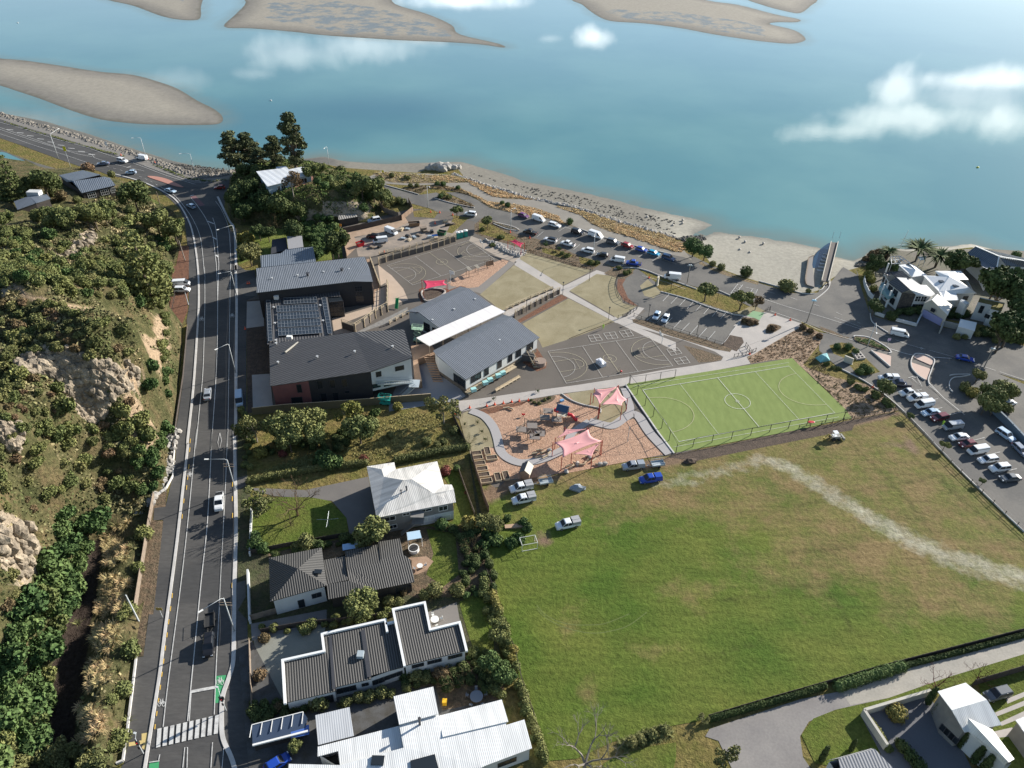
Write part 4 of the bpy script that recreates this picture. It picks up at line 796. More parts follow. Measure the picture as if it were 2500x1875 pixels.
def limbs(seed,h,r,nb,spread,bark,lean=0.):
    rg=random.Random(seed); mb=MB(); mb.tube([(0,0,-.3),(lean*.3,0,h*.35),(lean,0,h*.7)],r,7,r*.5)
    for i in range(nb):
        a=6.28*i/nb+rg.uniform(-.4,.4); z0=h*rg.uniform(.3,.6); q=spread*rg.uniform(.5,.9)
        mb.tube([(lean*.4,0,z0),(lean+q*.5*math.cos(a),q*.5*math.sin(a),z0+h*.2),(lean+q*math.cos(a),q*math.sin(a),h*rg.uniform(.75,.95))],r*.4,5,r*.12)
    me=bpy.data.meshes.new('trunk'); me.from_pydata(mb.v,[],mb.f); me.materials.append(bark); return me
LIB={}
def lib(kind,var,m):
    key=(kind,var,m.name)
    if key in LIB: return LIB[key]
    s=hash(kind)%1 + var*13+sum(map(ord,kind)); tr=None
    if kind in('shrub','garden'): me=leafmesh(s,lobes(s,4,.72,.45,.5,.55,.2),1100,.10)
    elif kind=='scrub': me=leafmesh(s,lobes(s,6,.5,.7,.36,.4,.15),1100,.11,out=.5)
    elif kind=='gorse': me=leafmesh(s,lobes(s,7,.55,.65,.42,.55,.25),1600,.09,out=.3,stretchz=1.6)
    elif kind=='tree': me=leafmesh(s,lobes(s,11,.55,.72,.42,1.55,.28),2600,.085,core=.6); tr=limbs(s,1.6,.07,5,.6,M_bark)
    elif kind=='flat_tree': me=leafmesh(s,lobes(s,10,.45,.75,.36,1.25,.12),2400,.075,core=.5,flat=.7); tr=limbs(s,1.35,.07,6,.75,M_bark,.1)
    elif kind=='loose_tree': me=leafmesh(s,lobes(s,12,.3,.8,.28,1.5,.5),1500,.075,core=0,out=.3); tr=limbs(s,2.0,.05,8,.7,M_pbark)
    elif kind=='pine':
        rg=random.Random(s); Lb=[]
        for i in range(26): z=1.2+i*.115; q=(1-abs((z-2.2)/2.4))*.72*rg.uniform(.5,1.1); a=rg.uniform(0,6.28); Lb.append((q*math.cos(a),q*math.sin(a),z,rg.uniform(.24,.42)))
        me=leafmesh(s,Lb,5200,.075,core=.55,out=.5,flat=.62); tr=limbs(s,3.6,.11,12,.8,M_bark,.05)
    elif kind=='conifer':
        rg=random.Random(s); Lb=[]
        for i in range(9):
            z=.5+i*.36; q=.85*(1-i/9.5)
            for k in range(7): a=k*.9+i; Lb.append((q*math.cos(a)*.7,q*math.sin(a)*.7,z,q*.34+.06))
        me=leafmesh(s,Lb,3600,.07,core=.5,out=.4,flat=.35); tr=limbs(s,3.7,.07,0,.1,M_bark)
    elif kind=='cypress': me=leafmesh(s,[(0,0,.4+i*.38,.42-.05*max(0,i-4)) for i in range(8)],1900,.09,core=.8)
    elif kind=='palm':
        me=blademesh('crown',s,150,1.45,.085,droop=.75,up=1.7,seg=4); 
        for v in me.vertices: v.co.z+=1.7
        mb=MB(); mb.tube([(0,0,-.2),(0,0,1.72)],.06,8,.09); tr=bpy.data.meshes.new('trunk'); tr.from_pydata(mb.v,[],mb.f); tr.materials.append(M_bark)
    elif kind=='flax': me=blademesh('crown',s,46,1.15,.05,droop=.35,up=1.6)
    elif kind=='tussock': me=blademesh('crown',s,70,1.1,.045,droop=.8,up=1.6,base=.35)
    elif kind=='bare':
        rg=random.Random(s); mb=MB()
        def br(p,d,l,r,dep):
            q=p+d*l; mid=p.lerp(q,.5)+Vector((rg.uniform(-1,1),rg.uniform(-1,1),rg.uniform(-.5,1)))*l*.1
            mb.tube([p,mid,q],r,4,r*.6,cap=False)
            if dep:
                for i in range(rg.choice((2,3,3))):
                    nd=(d+Vector((rg.uniform(-1,1),rg.uniform(-1,1),rg.uniform(-.35,.7)))*.85).normalized(); br(q,nd,l*rg.uniform(.6,.85),r*.58,dep-1)
        mb.tube([(0,0,-.2),(0,0,.5)],.06,6,.05)
        for i in range(5): a=i*1.3; br(Vector((0,0,.45)),Vector((math.cos(a)*.8,math.sin(a)*.8,.8)).normalized(),.55,.035,4)
        me=bpy.data.meshes.new('branches'); me.from_pydata(mb.v,[],mb.f)
    me.materials.append(m); LIB[key]=(me,tr); return LIB[key]
NM={'garden':'garden_shrub','shrub':'shrub','scrub':'scrub_bush','gorse':'feathery_bush','tree':'tree','flat_tree':'coastal_tree','loose_tree':'tree','pine':'pine_tree','conifer':'conifer_tree','cypress':'cypress','palm':'palm_tree','flax':'flax_plant','tussock':'tussock','bare':'bare_tree'}
HT={'garden':1.1,'shrub':1.1,'scrub':.8,'gorse':1.1,'tree':2.1,'flat_tree':1.6,'loose_tree':2.1,'pine':4.2,'conifer':3.8,'cypress':3.2,'palm':2.2,'flax':.8,'tussock':.8,'bare':1.8}
CZ={'garden':.5,'shrub':.5,'scrub':.35,'gorse':.5,'tree':1.5,'flat_tree':1.25,'loose_tree':1.5,'pine':2.4,'conifer':1.8,'cypress':1.5,'palm':1.9,'flax':.4,'tussock':.4,'bare':1.1}
VC=[0]
def plant(kind,m,loc,r,label,group=None,hz_=1.,cat=None):
    VC[0]+=1; var=VC[0]%3; me,tr=lib(kind,var,m); rg=random.Random(VC[0]); rz=rg.uniform(0,6.28); nm=NM[kind]
    if tr is None:
        o=link(nm,me,None,(),loc,rz); o.scale=(r,r*rg.uniform(.85,1.15),r*hz_)
    else:
        o=empty(nm,loc,rz); o.scale=(r,r,r*hz_); link('crown',me,o); link('trunk',tr,o)
    return tag(o,label,cat or nm.replace('_',' '),group)
def V3(s):
    o=None; r=[]
    for t in s.split():
        if ',' in t: v=[float(a) for a in t.split(',')]; r.append((o[0]+v[0]*o[2],o[1]+v[1]*o[2],(v[2] if len(v)>2 else 10)*o[2],v[3] if len(v)>3 else 1))
        else: o=CR[t]
    return r
def veg(kind,m,s,label,group=None,cat=None):
    "s: crown centre and crown radius in the survey picture (x,y,r[,height factor])"
    L_=V3(s); out_=[]
    for k,(px,py,rp,hf) in enumerate(L_):
        b=onhill(px,py); dist=math.sqrt(b.x**2+b.y**2+CAMH**2); r=rp*dist/FPX/.95
        c=Vector(G(px,py,b.z+CZ[kind]*r*hf)); g=h1(c.x,c.y); c=Vector(G(px,py,g+CZ[kind]*r*hf)); c.z=g-.05
        out_.append(plant(kind,m,c,r,label[k] if isinstance(label,list) else label,group if len(L_)>1 else None,hf,cat))
    return out_
def scatter(poly,n,dmin,choices,zmax=42,seed=1,minh=None):
    "individual plants over a part of the hill; choices: (kind, material, rmin, rmax, weight, label, group)"
    rg=random.Random(seed); q=S(poly); xs=[p[0] for p in q]; ys=[p[1] for p in q]; pts=[]; t=0
    while len(pts)<n and t<n*14:
        t+=1; x,y=rg.uniform(min(xs),max(xs)),rg.uniform(min(ys),max(ys))
        if not inside([(x,y)],q)[0]: continue
        p=onhill(x,y,zmax)
        if minh is not None and p.z<minh: continue
        if any((p.x-a.x)**2+(p.y-a.y)**2<dmin*dmin for a in pts): continue
        pts.append(p); ch=rg.choices(choices,[c[4] for c in choices])[0]
        o=plant(ch[0],ch[1],(p.x,p.y,p.z-.2),rg.uniform(ch[2],ch[3]),ch[5],ch[6],rg.uniform(.8,1.25))
    return pts
LS='rounded green shrub among the bushes covering the hillside'; GS='shrubs over the hillside'
LD='low brownish scrub bush on the dry upper slope of the hill'; GD='dry scrub bushes on the hill'
LG='feathery green shrub in the dense belt at the foot of the cliff'; GG='shrub belt at the cliff foot'
hb=[('shrub',M_bush,1.3,2.4,4,LS,GS),('shrub',M_olive,1.2,2.,1.5,LS,GS),('gorse',M_green,1.4,2.4,1.5,LS,GS),('gorse',M_bush,1.4,2.3,2.5,LS,GS)]
scatter("A6 0,0 1500,0 1520,250 1480,400 1250,360 900,340 500,250 260,190 60,90 0,100",190,2.35,hb,seed=2)
scatter("A1 0,1150 300,1150 700,1300 450,1450 200,1659 0,1659",40,2.5,hb,seed=3)
scatter("A1 900,1250 1300,1150 1560,1250 1540,1659 600,1659 500,1450",60,2.4,hb,seed=4)
scatter("A1 330,1060 560,980 900,1000 1250,1010 1300,1080 1200,1150 850,1100 700,1160 350,1120",20,3.2,[('tree',M_bush,2.0,3.0,3,'round crowned green tree on the hill below the two houses','trees below the hill houses'),('shrub',M_bush,2,3,2,LS,GS)],seed=5)
dh=[('scrub',M_dry,.9,1.8,3,LD,GD),('scrub',M_olive,1,2.,4,LD,GD),('gorse',M_olive,.9,1.8,2,LD,GD),('scrub',M_bush,1.,2.,2,LD,GD)]
scatter("A6 0,330 500,330 800,460 1200,620 1230,880 900,850 600,760 400,780 150,830 0,850",95,1.9,dh,seed=6)
scatter("A6 0,880 200,980 480,1050 700,1400 850,1450 1180,1250 1340,1450 1300,1659 0,1659",120,1.8,dh+[('gorse',M_bush,1.5,2.6,3,LS,GS)],seed=7)
scatter("B5 0,0 1200,0 1280,350 1200,560 900,650 500,700 200,760 0,720",120,1.9,dh+[('gorse',M_bush,1.4,2.4,4,LS,GS)],seed=8)
scatter("B5 400,720 820,760 880,900 780,1050 700,1300 650,1659 420,1659 380,1300 450,1000",80,2.0,[('gorse',M_green,2.1,3.3,1,LG,GG)],seed=9)
scatter("D1 330,150 650,0 640,200 560,500 480,800 440,1100 430,1350 350,1500 100,1600 0,1620 0,700 250,350",120,1.9,[('gorse',M_green,2.2,3.6,3,LG,GG),('gorse',M_bush,1.8,2.8,1,LG,GG)],seed=10)
scatter("D1 20,1560 500,1520 900,1560 930,1659 0,1659",16,1.9,[('gorse',M_olive,1.6,2.4,1,'yellow green bushy shrub along the bottom of the slope','shrubs at the bottom of the slope')],seed=11)
scatter("B5 0,1200 330,1450 300,1659 0,1659",18,1.9,dh,seed=12)
scatter("A6 1350,900 1480,880 1520,1000 1540,1659 1430,1659 1400,1300 1300,1150 1300,1050",26,2.,[('gorse',M_green,1.3,2.2,1,'green shrub hugging the foot of the cliff by the road','shrubs between cliff and road')],seed=13)
scatter("A6 1400,380 1520,440 1560,520 1500,660 1480,900 1420,800 1500,600",9,2.,[('shrub',M_bush,1.3,2.2,1,'green shrub hugging the foot of the cliff by the road','shrubs between cliff and road')],seed=14)
scatter("B5 1280,100 1450,80 1400,560 1250,600 1230,350",14,2.,[('gorse',M_green,1.3,2.2,1,'green shrub hugging the foot of the cliff by the road','shrubs between cliff and road')],seed=15)
veg('conifer',M_bush,"A1 60,660,95 1260,1440,170","tall layered conifer",None)
for o,l in zip([o for o in bpy.data.objects if o.name.startswith('conifer_tree')],('tall layered conifer at the left edge above the small grey roofed house','broad layered conifer on the slope beside the bend of the main road')): o['label']=l
veg('tree',M_dark,"A1 1190,800,110 380,700,90 470,720,60 250,730,70",["dense dark green tree right of the timber house with white windows","dark round tree behind the small grey roofed house","green tree between conifer and blue grey roofed house","dark bushy tree beside the left edge conifer"])
veg('tree',M_bush,"A1 1400,1050,90 1560,1130,90 560,1010,80 830,1000,80 40,1040,60",["round green tree beside the bend below the roadside lawn","green tree overhanging the main road bend","large green tree below the small hill house","large green tree below the blue grey roofed house","round bright shrub tree at the left edge"])
veg('shrub',M_olive,"A1 470,810,60 690,880,40 1000,650,40",["yellow green bush in front of the small hill house","olive bush below the blue grey roofed house","small yellow green bush at the roadside by the causeway junction"])
veg('shrub',M_dry,"A1 790,600,60 540,840,50",["dry brown bush behind the blue grey roofed house","brown leafless bush between the two hill houses"])
# tussocks and shrubs on the road bank
tl_='golden tussock grass clump on the bank beside the main road'; tg='tussocks on the road bank'
def scat2(poly,n,dmin,kind,m,r0,r1,label,group,seed,cat=None,hf=1.):
    rg=random.Random(seed); q=S(poly); xs=[p[0] for p in q]; ys=[p[1] for p in q]; pts=[]; t=0
    while len(pts)<n and t<n*20:
        t+=1; x,y=rg.uniform(min(xs),max(xs)),rg.uniform(min(ys),max(ys))
        if not inside([(x,y)],q)[0]: continue
        p=onhill(x,y,6)
        if any((p.x-a.x)**2+(p.y-a.y)**2<dmin*dmin for a in pts): continue
        pts.append(p); plant(kind,m,(p.x,p.y,p.z-.05),rg.uniform(r0,r1),label,group,hf,cat)
scat2("B5 920,960 1180,800 1200,840 1000,950 1150,1040 1140,1180 960,1220 940,1100",34,.75,'tussock',M_tus,.95,1.5,tl_,tg,21,'tussock',1.15)
scat2("B5 940,1320 1180,1340 1120,1500 1100,1659 890,1659 920,1500",32,.75,'tussock',M_tus,.95,1.5,tl_,tg,22,'tussock',1.15)
scat2("D1 920,20 1110,60 1100,160 1000,180 960,320 870,240",20,.75,'tussock',M_tus,.95,1.45,tl_,tg,23,'tussock',1.15)
scat2("D1 850,380 1030,360 1070,520 920,640 830,560",24,.75,'tussock',M_tus,.95,1.45,tl_,tg,24,'tussock',1.15)
scat2("D1 820,660 980,740 940,880 820,970 790,880",22,.7,'tussock',M_tus,.9,1.4,tl_,tg,25,'tussock',1.15)
scat2("D1 720,1110 900,1130 930,1320 740,1460 700,1430 760,1250",28,.7,'tussock',M_tus,.9,1.4,tl_,tg,26,'tussock',1.15)
veg('shrub',M_bush,"B5 1290,930,85 1230,1240,65 D1 1160,230,75 1100,290,50 1160,600,85 1100,960,85 1000,1050,60 1070,1400,85 1000,1470,60",'dark green rounded shrub on the road bank beside the tussocks','shrubs on the road bank')
veg('flax',M_olive,"B5 1040,840,60 1190,1040,50 D1 1050,780,60 1150,1220,60 1000,1180,60 1120,1480,50",'spiky leaved flax plant on the road bank','flax plants on the road bank')

# continuous low scrub over the whole hill
def cover(name,toe,n,label,m,skip,seed,size=.34,minz=.4,hmax=.7):
    rs=np.random.RandomState(seed); T=np.array([(q[0],q[1]) for q in toe]); lo,hi=np.maximum(T.min(0),[-150,45]),T.max(0); V=rs.uniform(lo,hi,(n*3,2)); V=V[inside(V,toe)][:n]; V=V[vnoise(V,5,9)+vnoise(V,2.2,8)*.6>-.45]; Z=hz(V); k=Z>minz; V,Z=V[k],Z[k]
    P=np.column_stack([V,Z-CAMH]); w_=P@np.array(fwd); px=np.column_stack([1250+FPX*(P@np.array(right))/w_,937.5-FPX*(P@np.array(up))/w_])
    bad=np.zeros(len(V),bool)
    for s in skip: bad|=inside(px,S(s))
    bad&=rs.uniform(size=len(V))>.12; V,Z=V[~bad],Z[~bad]; n=len(V)
    C=np.column_stack([V,Z+rs.uniform(.02,hmax,n)*(.4+.6*np.clip(vnoise(V,3,5)+.5,0,1))]); nr=rs.normal(size=(n,3))*.6+[.2,0,.8]; nr/=np.linalg.norm(nr,axis=1)[:,None]; t=np.cross(nr,rs.normal(size=(n,3))); t/=np.linalg.norm(t,axis=1)[:,None]; b=np.cross(nr,t); s=(size*rs.uniform(.5,1.4,n))[:,None]
    Q=np.stack([C-t*s,C+b*s*.7,C+t*s,C-b*s*.7],1).reshape(-1,3); me=bpy.data.meshes.new(name); me.from_pydata(Q.tolist(),[],np.arange(4*n).reshape(-1,4).tolist()); a=me.attributes.new('v','FLOAT','POINT'); a.data.foreach_set('value',np.repeat(rs.uniform(0,1,n),4).astype('f'))
    tag(link(name,me,None,[m]),label,'scrub',None,'stuff')
M_cov=mat('scrub_cover_leaf',(.09,.10,.04),(.29,.235,.13),rough=.9,sc=.13,det=8,thr=(.45,.62),leaf=.5,spec=.1); M_cov2=mat('green_cover_leaf',(.045,.075,.022),(.10,.12,.035),rough=.9,sc=.2,leaf=.5,spec=.1)
cover('scrub_cover',toeA,110000,'tangled low scrub and dry grass covering the hillside',M_cov,ROCKP+clay+["D1 650,0 860,0 830,400 790,700 760,1000 690,1200 690,1450 430,1520 440,1000 560,450","B5 880,950 1180,800 1330,1000 1250,1600 1180,1659 860,1659","D1 850,0 1250,0 1190,660 1060,1500 690,1480 800,700"],71)
cover('scrub_cover',toeB,16000,'low green undergrowth covering the wooded knoll',M_cov2,["A2 560,640 840,640 780,550 560,600","A2 280,510 700,470 780,545 378,645"],72)
veg('flax',M_olive,"D1 690,350,55",'pale spiky cabbage tree alone in the dark ditch')
# ================================================================ BUILDINGS
glass=mat('window_glass',(.02,.025,.03),rough=.22); framew=mat('white_frame',(.75,.74,.7),rough=.5); framed=mat('dark_frame',(.05,.05,.055),rough=.5)
def inset(P,d):
    n=len(P); a=sum(P[i-1][0]*P[i][1]-P[i][0]*P[i-1][1] for i in range(n)); s=1 if a>0 else -1; r=[]
    for i in range(n):
        p0,p1,p2=[Vector((q[0],q[1])) for q in (P[i-1],P[i],P[(i+1)%n])]
        e1=(p1-p0).normalized(); e2=(p2-p1).normalized(); n1=Vector((-e1.y,e1.x))*s; n2=Vector((-e2.y,e2.x))*s; b=n1+n2
        k=b.length_squared; q=p1+(b*(2*d/k) if k>.35 else n1*d); r.append(Vector((q.x,q.y,P[i][2])))
    return r
def roof(par,planes,m,thick=.16,name='roof'):
    V=[];F=[];UV=[]
    for pl in planes:
        P=[Vector(p) for p in pl]; n=Vector((0,0,0))
        for i in range(len(P)): a,b=P[i-1],P[i]; n+=a.cross(b)
        n.normalize()
        if n.z<0: P=P[::-1]; n=-n
        h=Vector((0,0,1)).cross(n)
        if h.length<.06: h=(P[1]-P[0])
        h.normalize(); w_=n.cross(h); k=len(V); c=len(P)
        V+=P+[p-Vector((0,0,thick)) for p in P]; uvt=[(p.dot(h),p.dot(w_)) for p in P]
        F.append(tuple(range(k,k+c))); UV.append(uvt); F.append(tuple(range(k+2*c-1,k+c-1,-1))); UV.append(uvt[::-1])
        for i in range(c): j=(i+1)%c; F.append((k+i,k+c+i,k+c+j,k+j)); UV.append([(0,0)]*4)
    me=bpy.data.meshes.new(name); me.from_pydata([tuple(v) for v in V],[],F); uv=me.uv_layers.new(name='UVMap'); i=0
    for f in UV:
        for t in f: uv.data[i].uv=t; i+=1
    return link(name,me,par,[m])
def walls(par,P,base,ms,idx=None,ins=.35,name='wall',drop=.1):
    Q=inset(P,ins) if ins else P; mb=MB(); n=len(Q)
    for i in range(n):
        a,b=Q[i],Q[(i+1)%n]; mb.cur=idx[i] if idx else 0
        bz=base[i] if isinstance(base,list) else base
        mb.add([(a.x,a.y,bz),(b.x,b.y,bz),(b.x,b.y,b.z-drop),(a.x,a.y,a.z-drop)],[(0,1,2,3)])
    mb.build(name,ms,par,recalc=False); return Q
def window(par,Q,e,u,w,z0,z1,fm_=None,name='window',mull=1,rail=0):
    "window in the middle-u (0-1) of wall edge e"
    n=len(Q); a=Vector((Q[e].x,Q[e].y,0)); b=Vector((Q[(e+1)%n].x,Q[(e+1)%n].y,0)); d=(b-a).normalized(); ar=sum(Q[i-1][0]*Q[i][1]-Q[i][0]*Q[i-1][1] for i in range(n)); nr=Vector((d.y,-d.x,0))*(1 if ar>0 else -1)
    c=a.lerp(b,u)
    def P(x,z,o): p=c+d*x+nr*o; return Vector((p.x,p.y,z))
    mb=MB(); t=.09
    for (x0,z_0,x1,z_1) in ((-w/2,z0,w/2,z0),(-w/2,z1,w/2,z1),(-w/2,z0,-w/2,z1),(w/2,z0,w/2,z1)): mb.beam(P(x0,z_0,.03),P(x1,z_1,.03),t,t,nr)
    for i in range(1,mull+1): x=-w/2+w*i/(mull+1); mb.beam(P(x,z0,.03),P(x,z1,.03),t*.7,t*.7,nr)
    for i in range(1,rail+1): z=z0+(z1-z0)*i/(rail+1); mb.beam(P(-w/2,z,.03),P(w/2,z,.03),t*.7,t*.7,nr)
    f=mb.build(name,fm_ or framew,par); g=MB(); g.add([P(-w/2,z0,.02),P(w/2,z0,.02),P(w/2,z1,.02),P(-w/2,z1,.02)],[(0,1,2,3)]); g.build('pane',glass,f); return f
def bld(name,label,cat,pl,rm,outline,base,wm_,ins=.35,idx=None,group=None,thick=.16):
    "pl: list of survey strings, one per roof plane; outline: survey string of wall tops"
    planes=[W(p) for p in pl]; O=W(outline); c=sum((Vector((p.x,p.y,0)) for p in O),Vector())/len(O)
    e=empty(name,(c.x,c.y,base if not isinstance(base,list) else min(base)),0,label,cat,group); off=Vector(e.location)
    planes=[[p-off for p in q] for q in planes]; O=[p-off for p in O]; bb=[b-off.z for b in base] if isinstance(base,list) else 0
    roof(e,planes,rm,thick); Q=walls(e,O,bb,wm_ if isinstance(wm_,list) else [wm_],idx,ins); return e,Q,off
def vent(p,r=.25,h=.5,name='roof_vent',par=None,m=None):
    mb=MB(); mb.cyl((p.x,p.y,p.z-.1),r*.8,h,10); mb.cyl((p.x,p.y,p.z+h-.1),r*1.3,.12,10); return mb.build(name,m or MATS.get('vent_metal') or mat('vent_metal',(.6,.6,.58),rough=.4,metal=.3),par)
rf_dark=roofmat('dark_rib_roof',(.085,.082,.083),.75,.08,.55,rough=.55); rf_grey=roofmat('grey_rib_roof',(.16,.175,.20),.5,.07,.6,rough=.5); rf_blue=roofmat('blue_grey_roof',(.15,.175,.21),.6,.06,.65,rough=.5)
rf_char=roofmat('charcoal_rib_roof',(.075,.072,.07),.42,.05,.35,rough=.6); rf_char2=roofmat('corrugated_dark_roof',(.095,.09,.083),.42,.06,.25,rough=.6); rf_white=roofmat('white_rib_roof',(.72,.72,.70),.3,.012,.93,rough=.5,stain=.1)
rf_rust=roofmat('weathered_white_roof',(.66,.63,.58),.35,.015,.92,rough=.6,stain=.25); rf_can=roofmat('canopy_sheet',(.76,.72,.69),1.2,.004,.97,rough=.5); rf_gw=roofmat('grey_white_roof',(.48,.49,.50),.35,.012,.92,rough=.5)
blackw=roofmat('black_cladding',(.022,.022,.025),.3,.02,.8); whitew=mat('white_wall',(.55,.56,.55),(.5,.51,.5),rough=.8,sc=.5,fine=.04); brickw=mat('red_cladding',(.24,.095,.085),(.20,.08,.075),rough=.8,sc=.6,fine=.08)
blackwall=mat('black_wall',(.028,.027,.03),(.036,.034,.034),rough=.85,sc=.5); brownw=mat('brown_base_wall',(.18,.145,.11),(.14,.115,.09),rough=.9,sc=1); stonew=mat('stone_wall',(.11,.09,.075),(.045,.04,.036),rough=.95,sc=1.6,fine=.3); greyw=mat('grey_wall',(.22,.21,.19),(.18,.17,.16),rough=.9,sc=.8); timberw=mat('dark_timber_wall',(.055,.045,.038),(.035,.03,.027),rough=.9,sc=1); creamw=mat('cream_wall',(.50,.46,.38),rough=.85,fine=.04); bluew=mat('pale_blue_wall',(.28,.36,.42),rough=.8,fine=.04)
# school, north wing
e,Q,off=bld('school_building','dark two storey school wing with long grey ribbed roof and tall windows by the terrace','school building',["B1 280,350,7.0 1255,245,7.4 1295,345,7.9 1150,468,8.5 283,570,8.5","B1 1295,345,7.9 1328,470,7.9 1150,468,8.5"],rf_grey,"B1 283,570,8.5 1150,468,8.5 1328,470,7.9 1295,345,7.9 1255,245,7.4 280,350,7.0",0,[blackwall],.3)
for z0,z1 in ((4.9,6.6),(1.2,3.4)): window(e,Q,1,.25,2.2,z0,z1,framed,mull=2,rail=1)
window(e,Q,1,.25,1.6,3.6,4.7,framed)
for s in ("B1 742,415,7.9","B1 1050,375,7.7"): 
    o=vent(W(s)[0]-off,.45,.9,'roof_ventilator',e,framed)
for s in ("B1 420,440,8","B1 650,415,7.9","B1 885,385,7.7","B1 1115,360,7.6"): vent(W(s)[0]-off,.22,.3,'roof_vent',e)
# middle link with the solar panels
e,Q,off=bld('school_building','low flat roofed school link carrying the solar panels, between the two dark wings','school building',["B1 350,580,5.6 1030,560,5.6 1038,602,5.6 920,610,5.6 978,962,5.6 378,1035,5.6"],rf_dark,"B1 378,1035,5.6 978,962,5.6 920,610,5.6 1038,602,5.6 1030,560,5.6 350,580,5.6",0,[blackwall],.25)
mb=MB(); q=[p-off for p in W("B1 928,612,5.3 1040,600,5.3 1052,700,1.5 950,720,1.5")]
g0=W("B1 922,612,5.4")[0]-off; g1=W("B1 1040,600,5.4")[0]-off; g2=W("B1 1058,640,5.4")[0]-off; g3=W("B1 935,655,5.4")[0]-off
MB().prism([g0,g1,g2,g3],0,5.35).build('glazed_entrance',glass,e); mb=MB()
for i in range(5): p=g3.lerp(g2,i/4); mb.beam((p.x,p.y-.05,0),(p.x,p.y-.05,5.4),.1,.1)
for z in (1.8,3.6,5.4): mb.beam((g3.x,g3.y-.05,z),(g2.x,g2.y-.05,z),.1,.1)
mb.build('entrance_frame',framed,e)
def solar(s,nu,nv,lab):
    P=W(s); c=sum((p for p in P),Vector())/4; e=empty('solar_array',(c.x,c.y,P[0].z),0,lab,'solar panels','solar arrays on the school roof'); P=[p-Vector(e.location) for p in P]
    up_=Vector((0,0,.25)); g=MB(); g.add([p+up_ for p in P],[(0,1,2,3) if (P[1]-P[0]).cross(P[2]-P[0]).z>0 else (3,2,1,0)]); g.build('panel',MATS.get('solar_glass') or mat('solar_glass',(.02,.028,.04),(.03,.04,.05),rough=.35,sc=.5),e)
    f=MB()
    for i in range(nu+1): f.beam(P[0].lerp(P[1],i/nu)+up_*1.1,P[3].lerp(P[2],i/nu)+up_*1.1,.06,.05)
    for j in range(nv+1): f.beam(P[0].lerp(P[3],j/nv)+up_*1.3,P[1].lerp(P[2],j/nv)+up_*1.3,.07,.05)
    f.build('panel_frame',mat('aluminium',(.34,.36,.38),rough=.4,metal=.2),e)
solar("B1 528,625,5.7 822,615,5.7 830,665,5.7 530,680,5.7",10,2,'short solar array of two rows nearest the grey roofed wing')
solar("B1 462,695,5.7 832,678,5.7 838,735,5.7 466,752,5.7",13,2,'second solar array down from the grey roofed wing')
solar("B1 467,762,5.7 842,742,5.7 850,800,5.7 471,820,5.7",13,2,'middle solar array of the school link roof')
solar("B1 472,830,5.7 853,810,5.7 861,870,5.7 476,890,5.7",13,2,'solar array just above the lowest full array')
solar("B1 478,900,5.7 863,880,5.7 873,940,5.7 482,965,5.7",13,2,'lowest of the five wide solar arrays')
solar("B1 372,648,5.7 405,645,5.7 426,1010,5.7 390,1014,5.7",1,13,'narrow column of solar panels along the road side edge of the roof')
solar("B1 868,622,5.7 905,618,5.7 962,943,5.7 926,947,5.7",1,11,'narrow column of solar panels beside the glazed entrance')
for s in ("B1 855,690,5.7","B1 880,828,5.7","B1 437,707,5.7","B1 447,850,5.7","B1 457,1005,5.7"): vent(W(s)[0]-off,.25,.4,'roof_vent',e)
# south wing
e,Q,off=bld('school_building','largest dark school wing with folded charcoal roof, red end wall and white stair gable','school building',["B1 395,1030,6.8 1150,925,8.7 1683,1155,10.2 1310,1280,8.6 405,1410,6.4","B1 1150,925,8.7 1610,900,9.3 1683,1155,10.2"],rf_dark,"B1 405,1410,6.4 745,1362,7.2 1310,1280,8.6 1683,1155,10.2 1610,900,9.3 1150,925,8.7 395,1030,6.8",[0,0,2.4,2.4,0,0,0],[brickw,blackwall,whitew],.3,[0,1,2,2,1,1,1])
for u,z0,z1 in ((.72,3.6,6.0),): window(e,Q,0,u,1.1,z0,z1,framed,mull=0)
window(e,Q,0,.6,2.6,.2,2.2,framed,mull=0,name='service_door')
for u in (.17,.37,.56): window(e,Q,1,u,1.3,4.3,6.7,framed,mull=0)
for u in (.20,.39): window(e,Q,1,u,1.4,.3,2.8,framed,mull=0)
window(e,Q,1,.58,1.2,2.3,3.1,framed,mull=0)
window(e,Q,2,.18,1.3,6.4,7.9,framed,mull=0); window(e,Q,2,.70,2.2,7.0,8.3,framed,mull=0); window(e,Q,2,.10,2.,3.2,4.4,framed,mull=0); window(e,Q,2,.38,2.,3.0,4.2,framed,mull=0)
for s in ("B1 458,1030,7.1","B1 475,1200,7.","B1 828,1150,8","B1 1165,1103,8.9","B1 1505,1058,9.8"): vent(W(s)[0]-off,.25,.35,'roof_vent',e)
mb=MB(); a,b=[p-off for p in W("B1 540,1105,7.3 655,1015,7.4")]; mb.beam(a,b,.35,.25); mb.build('roof_flashing',creamw,e)
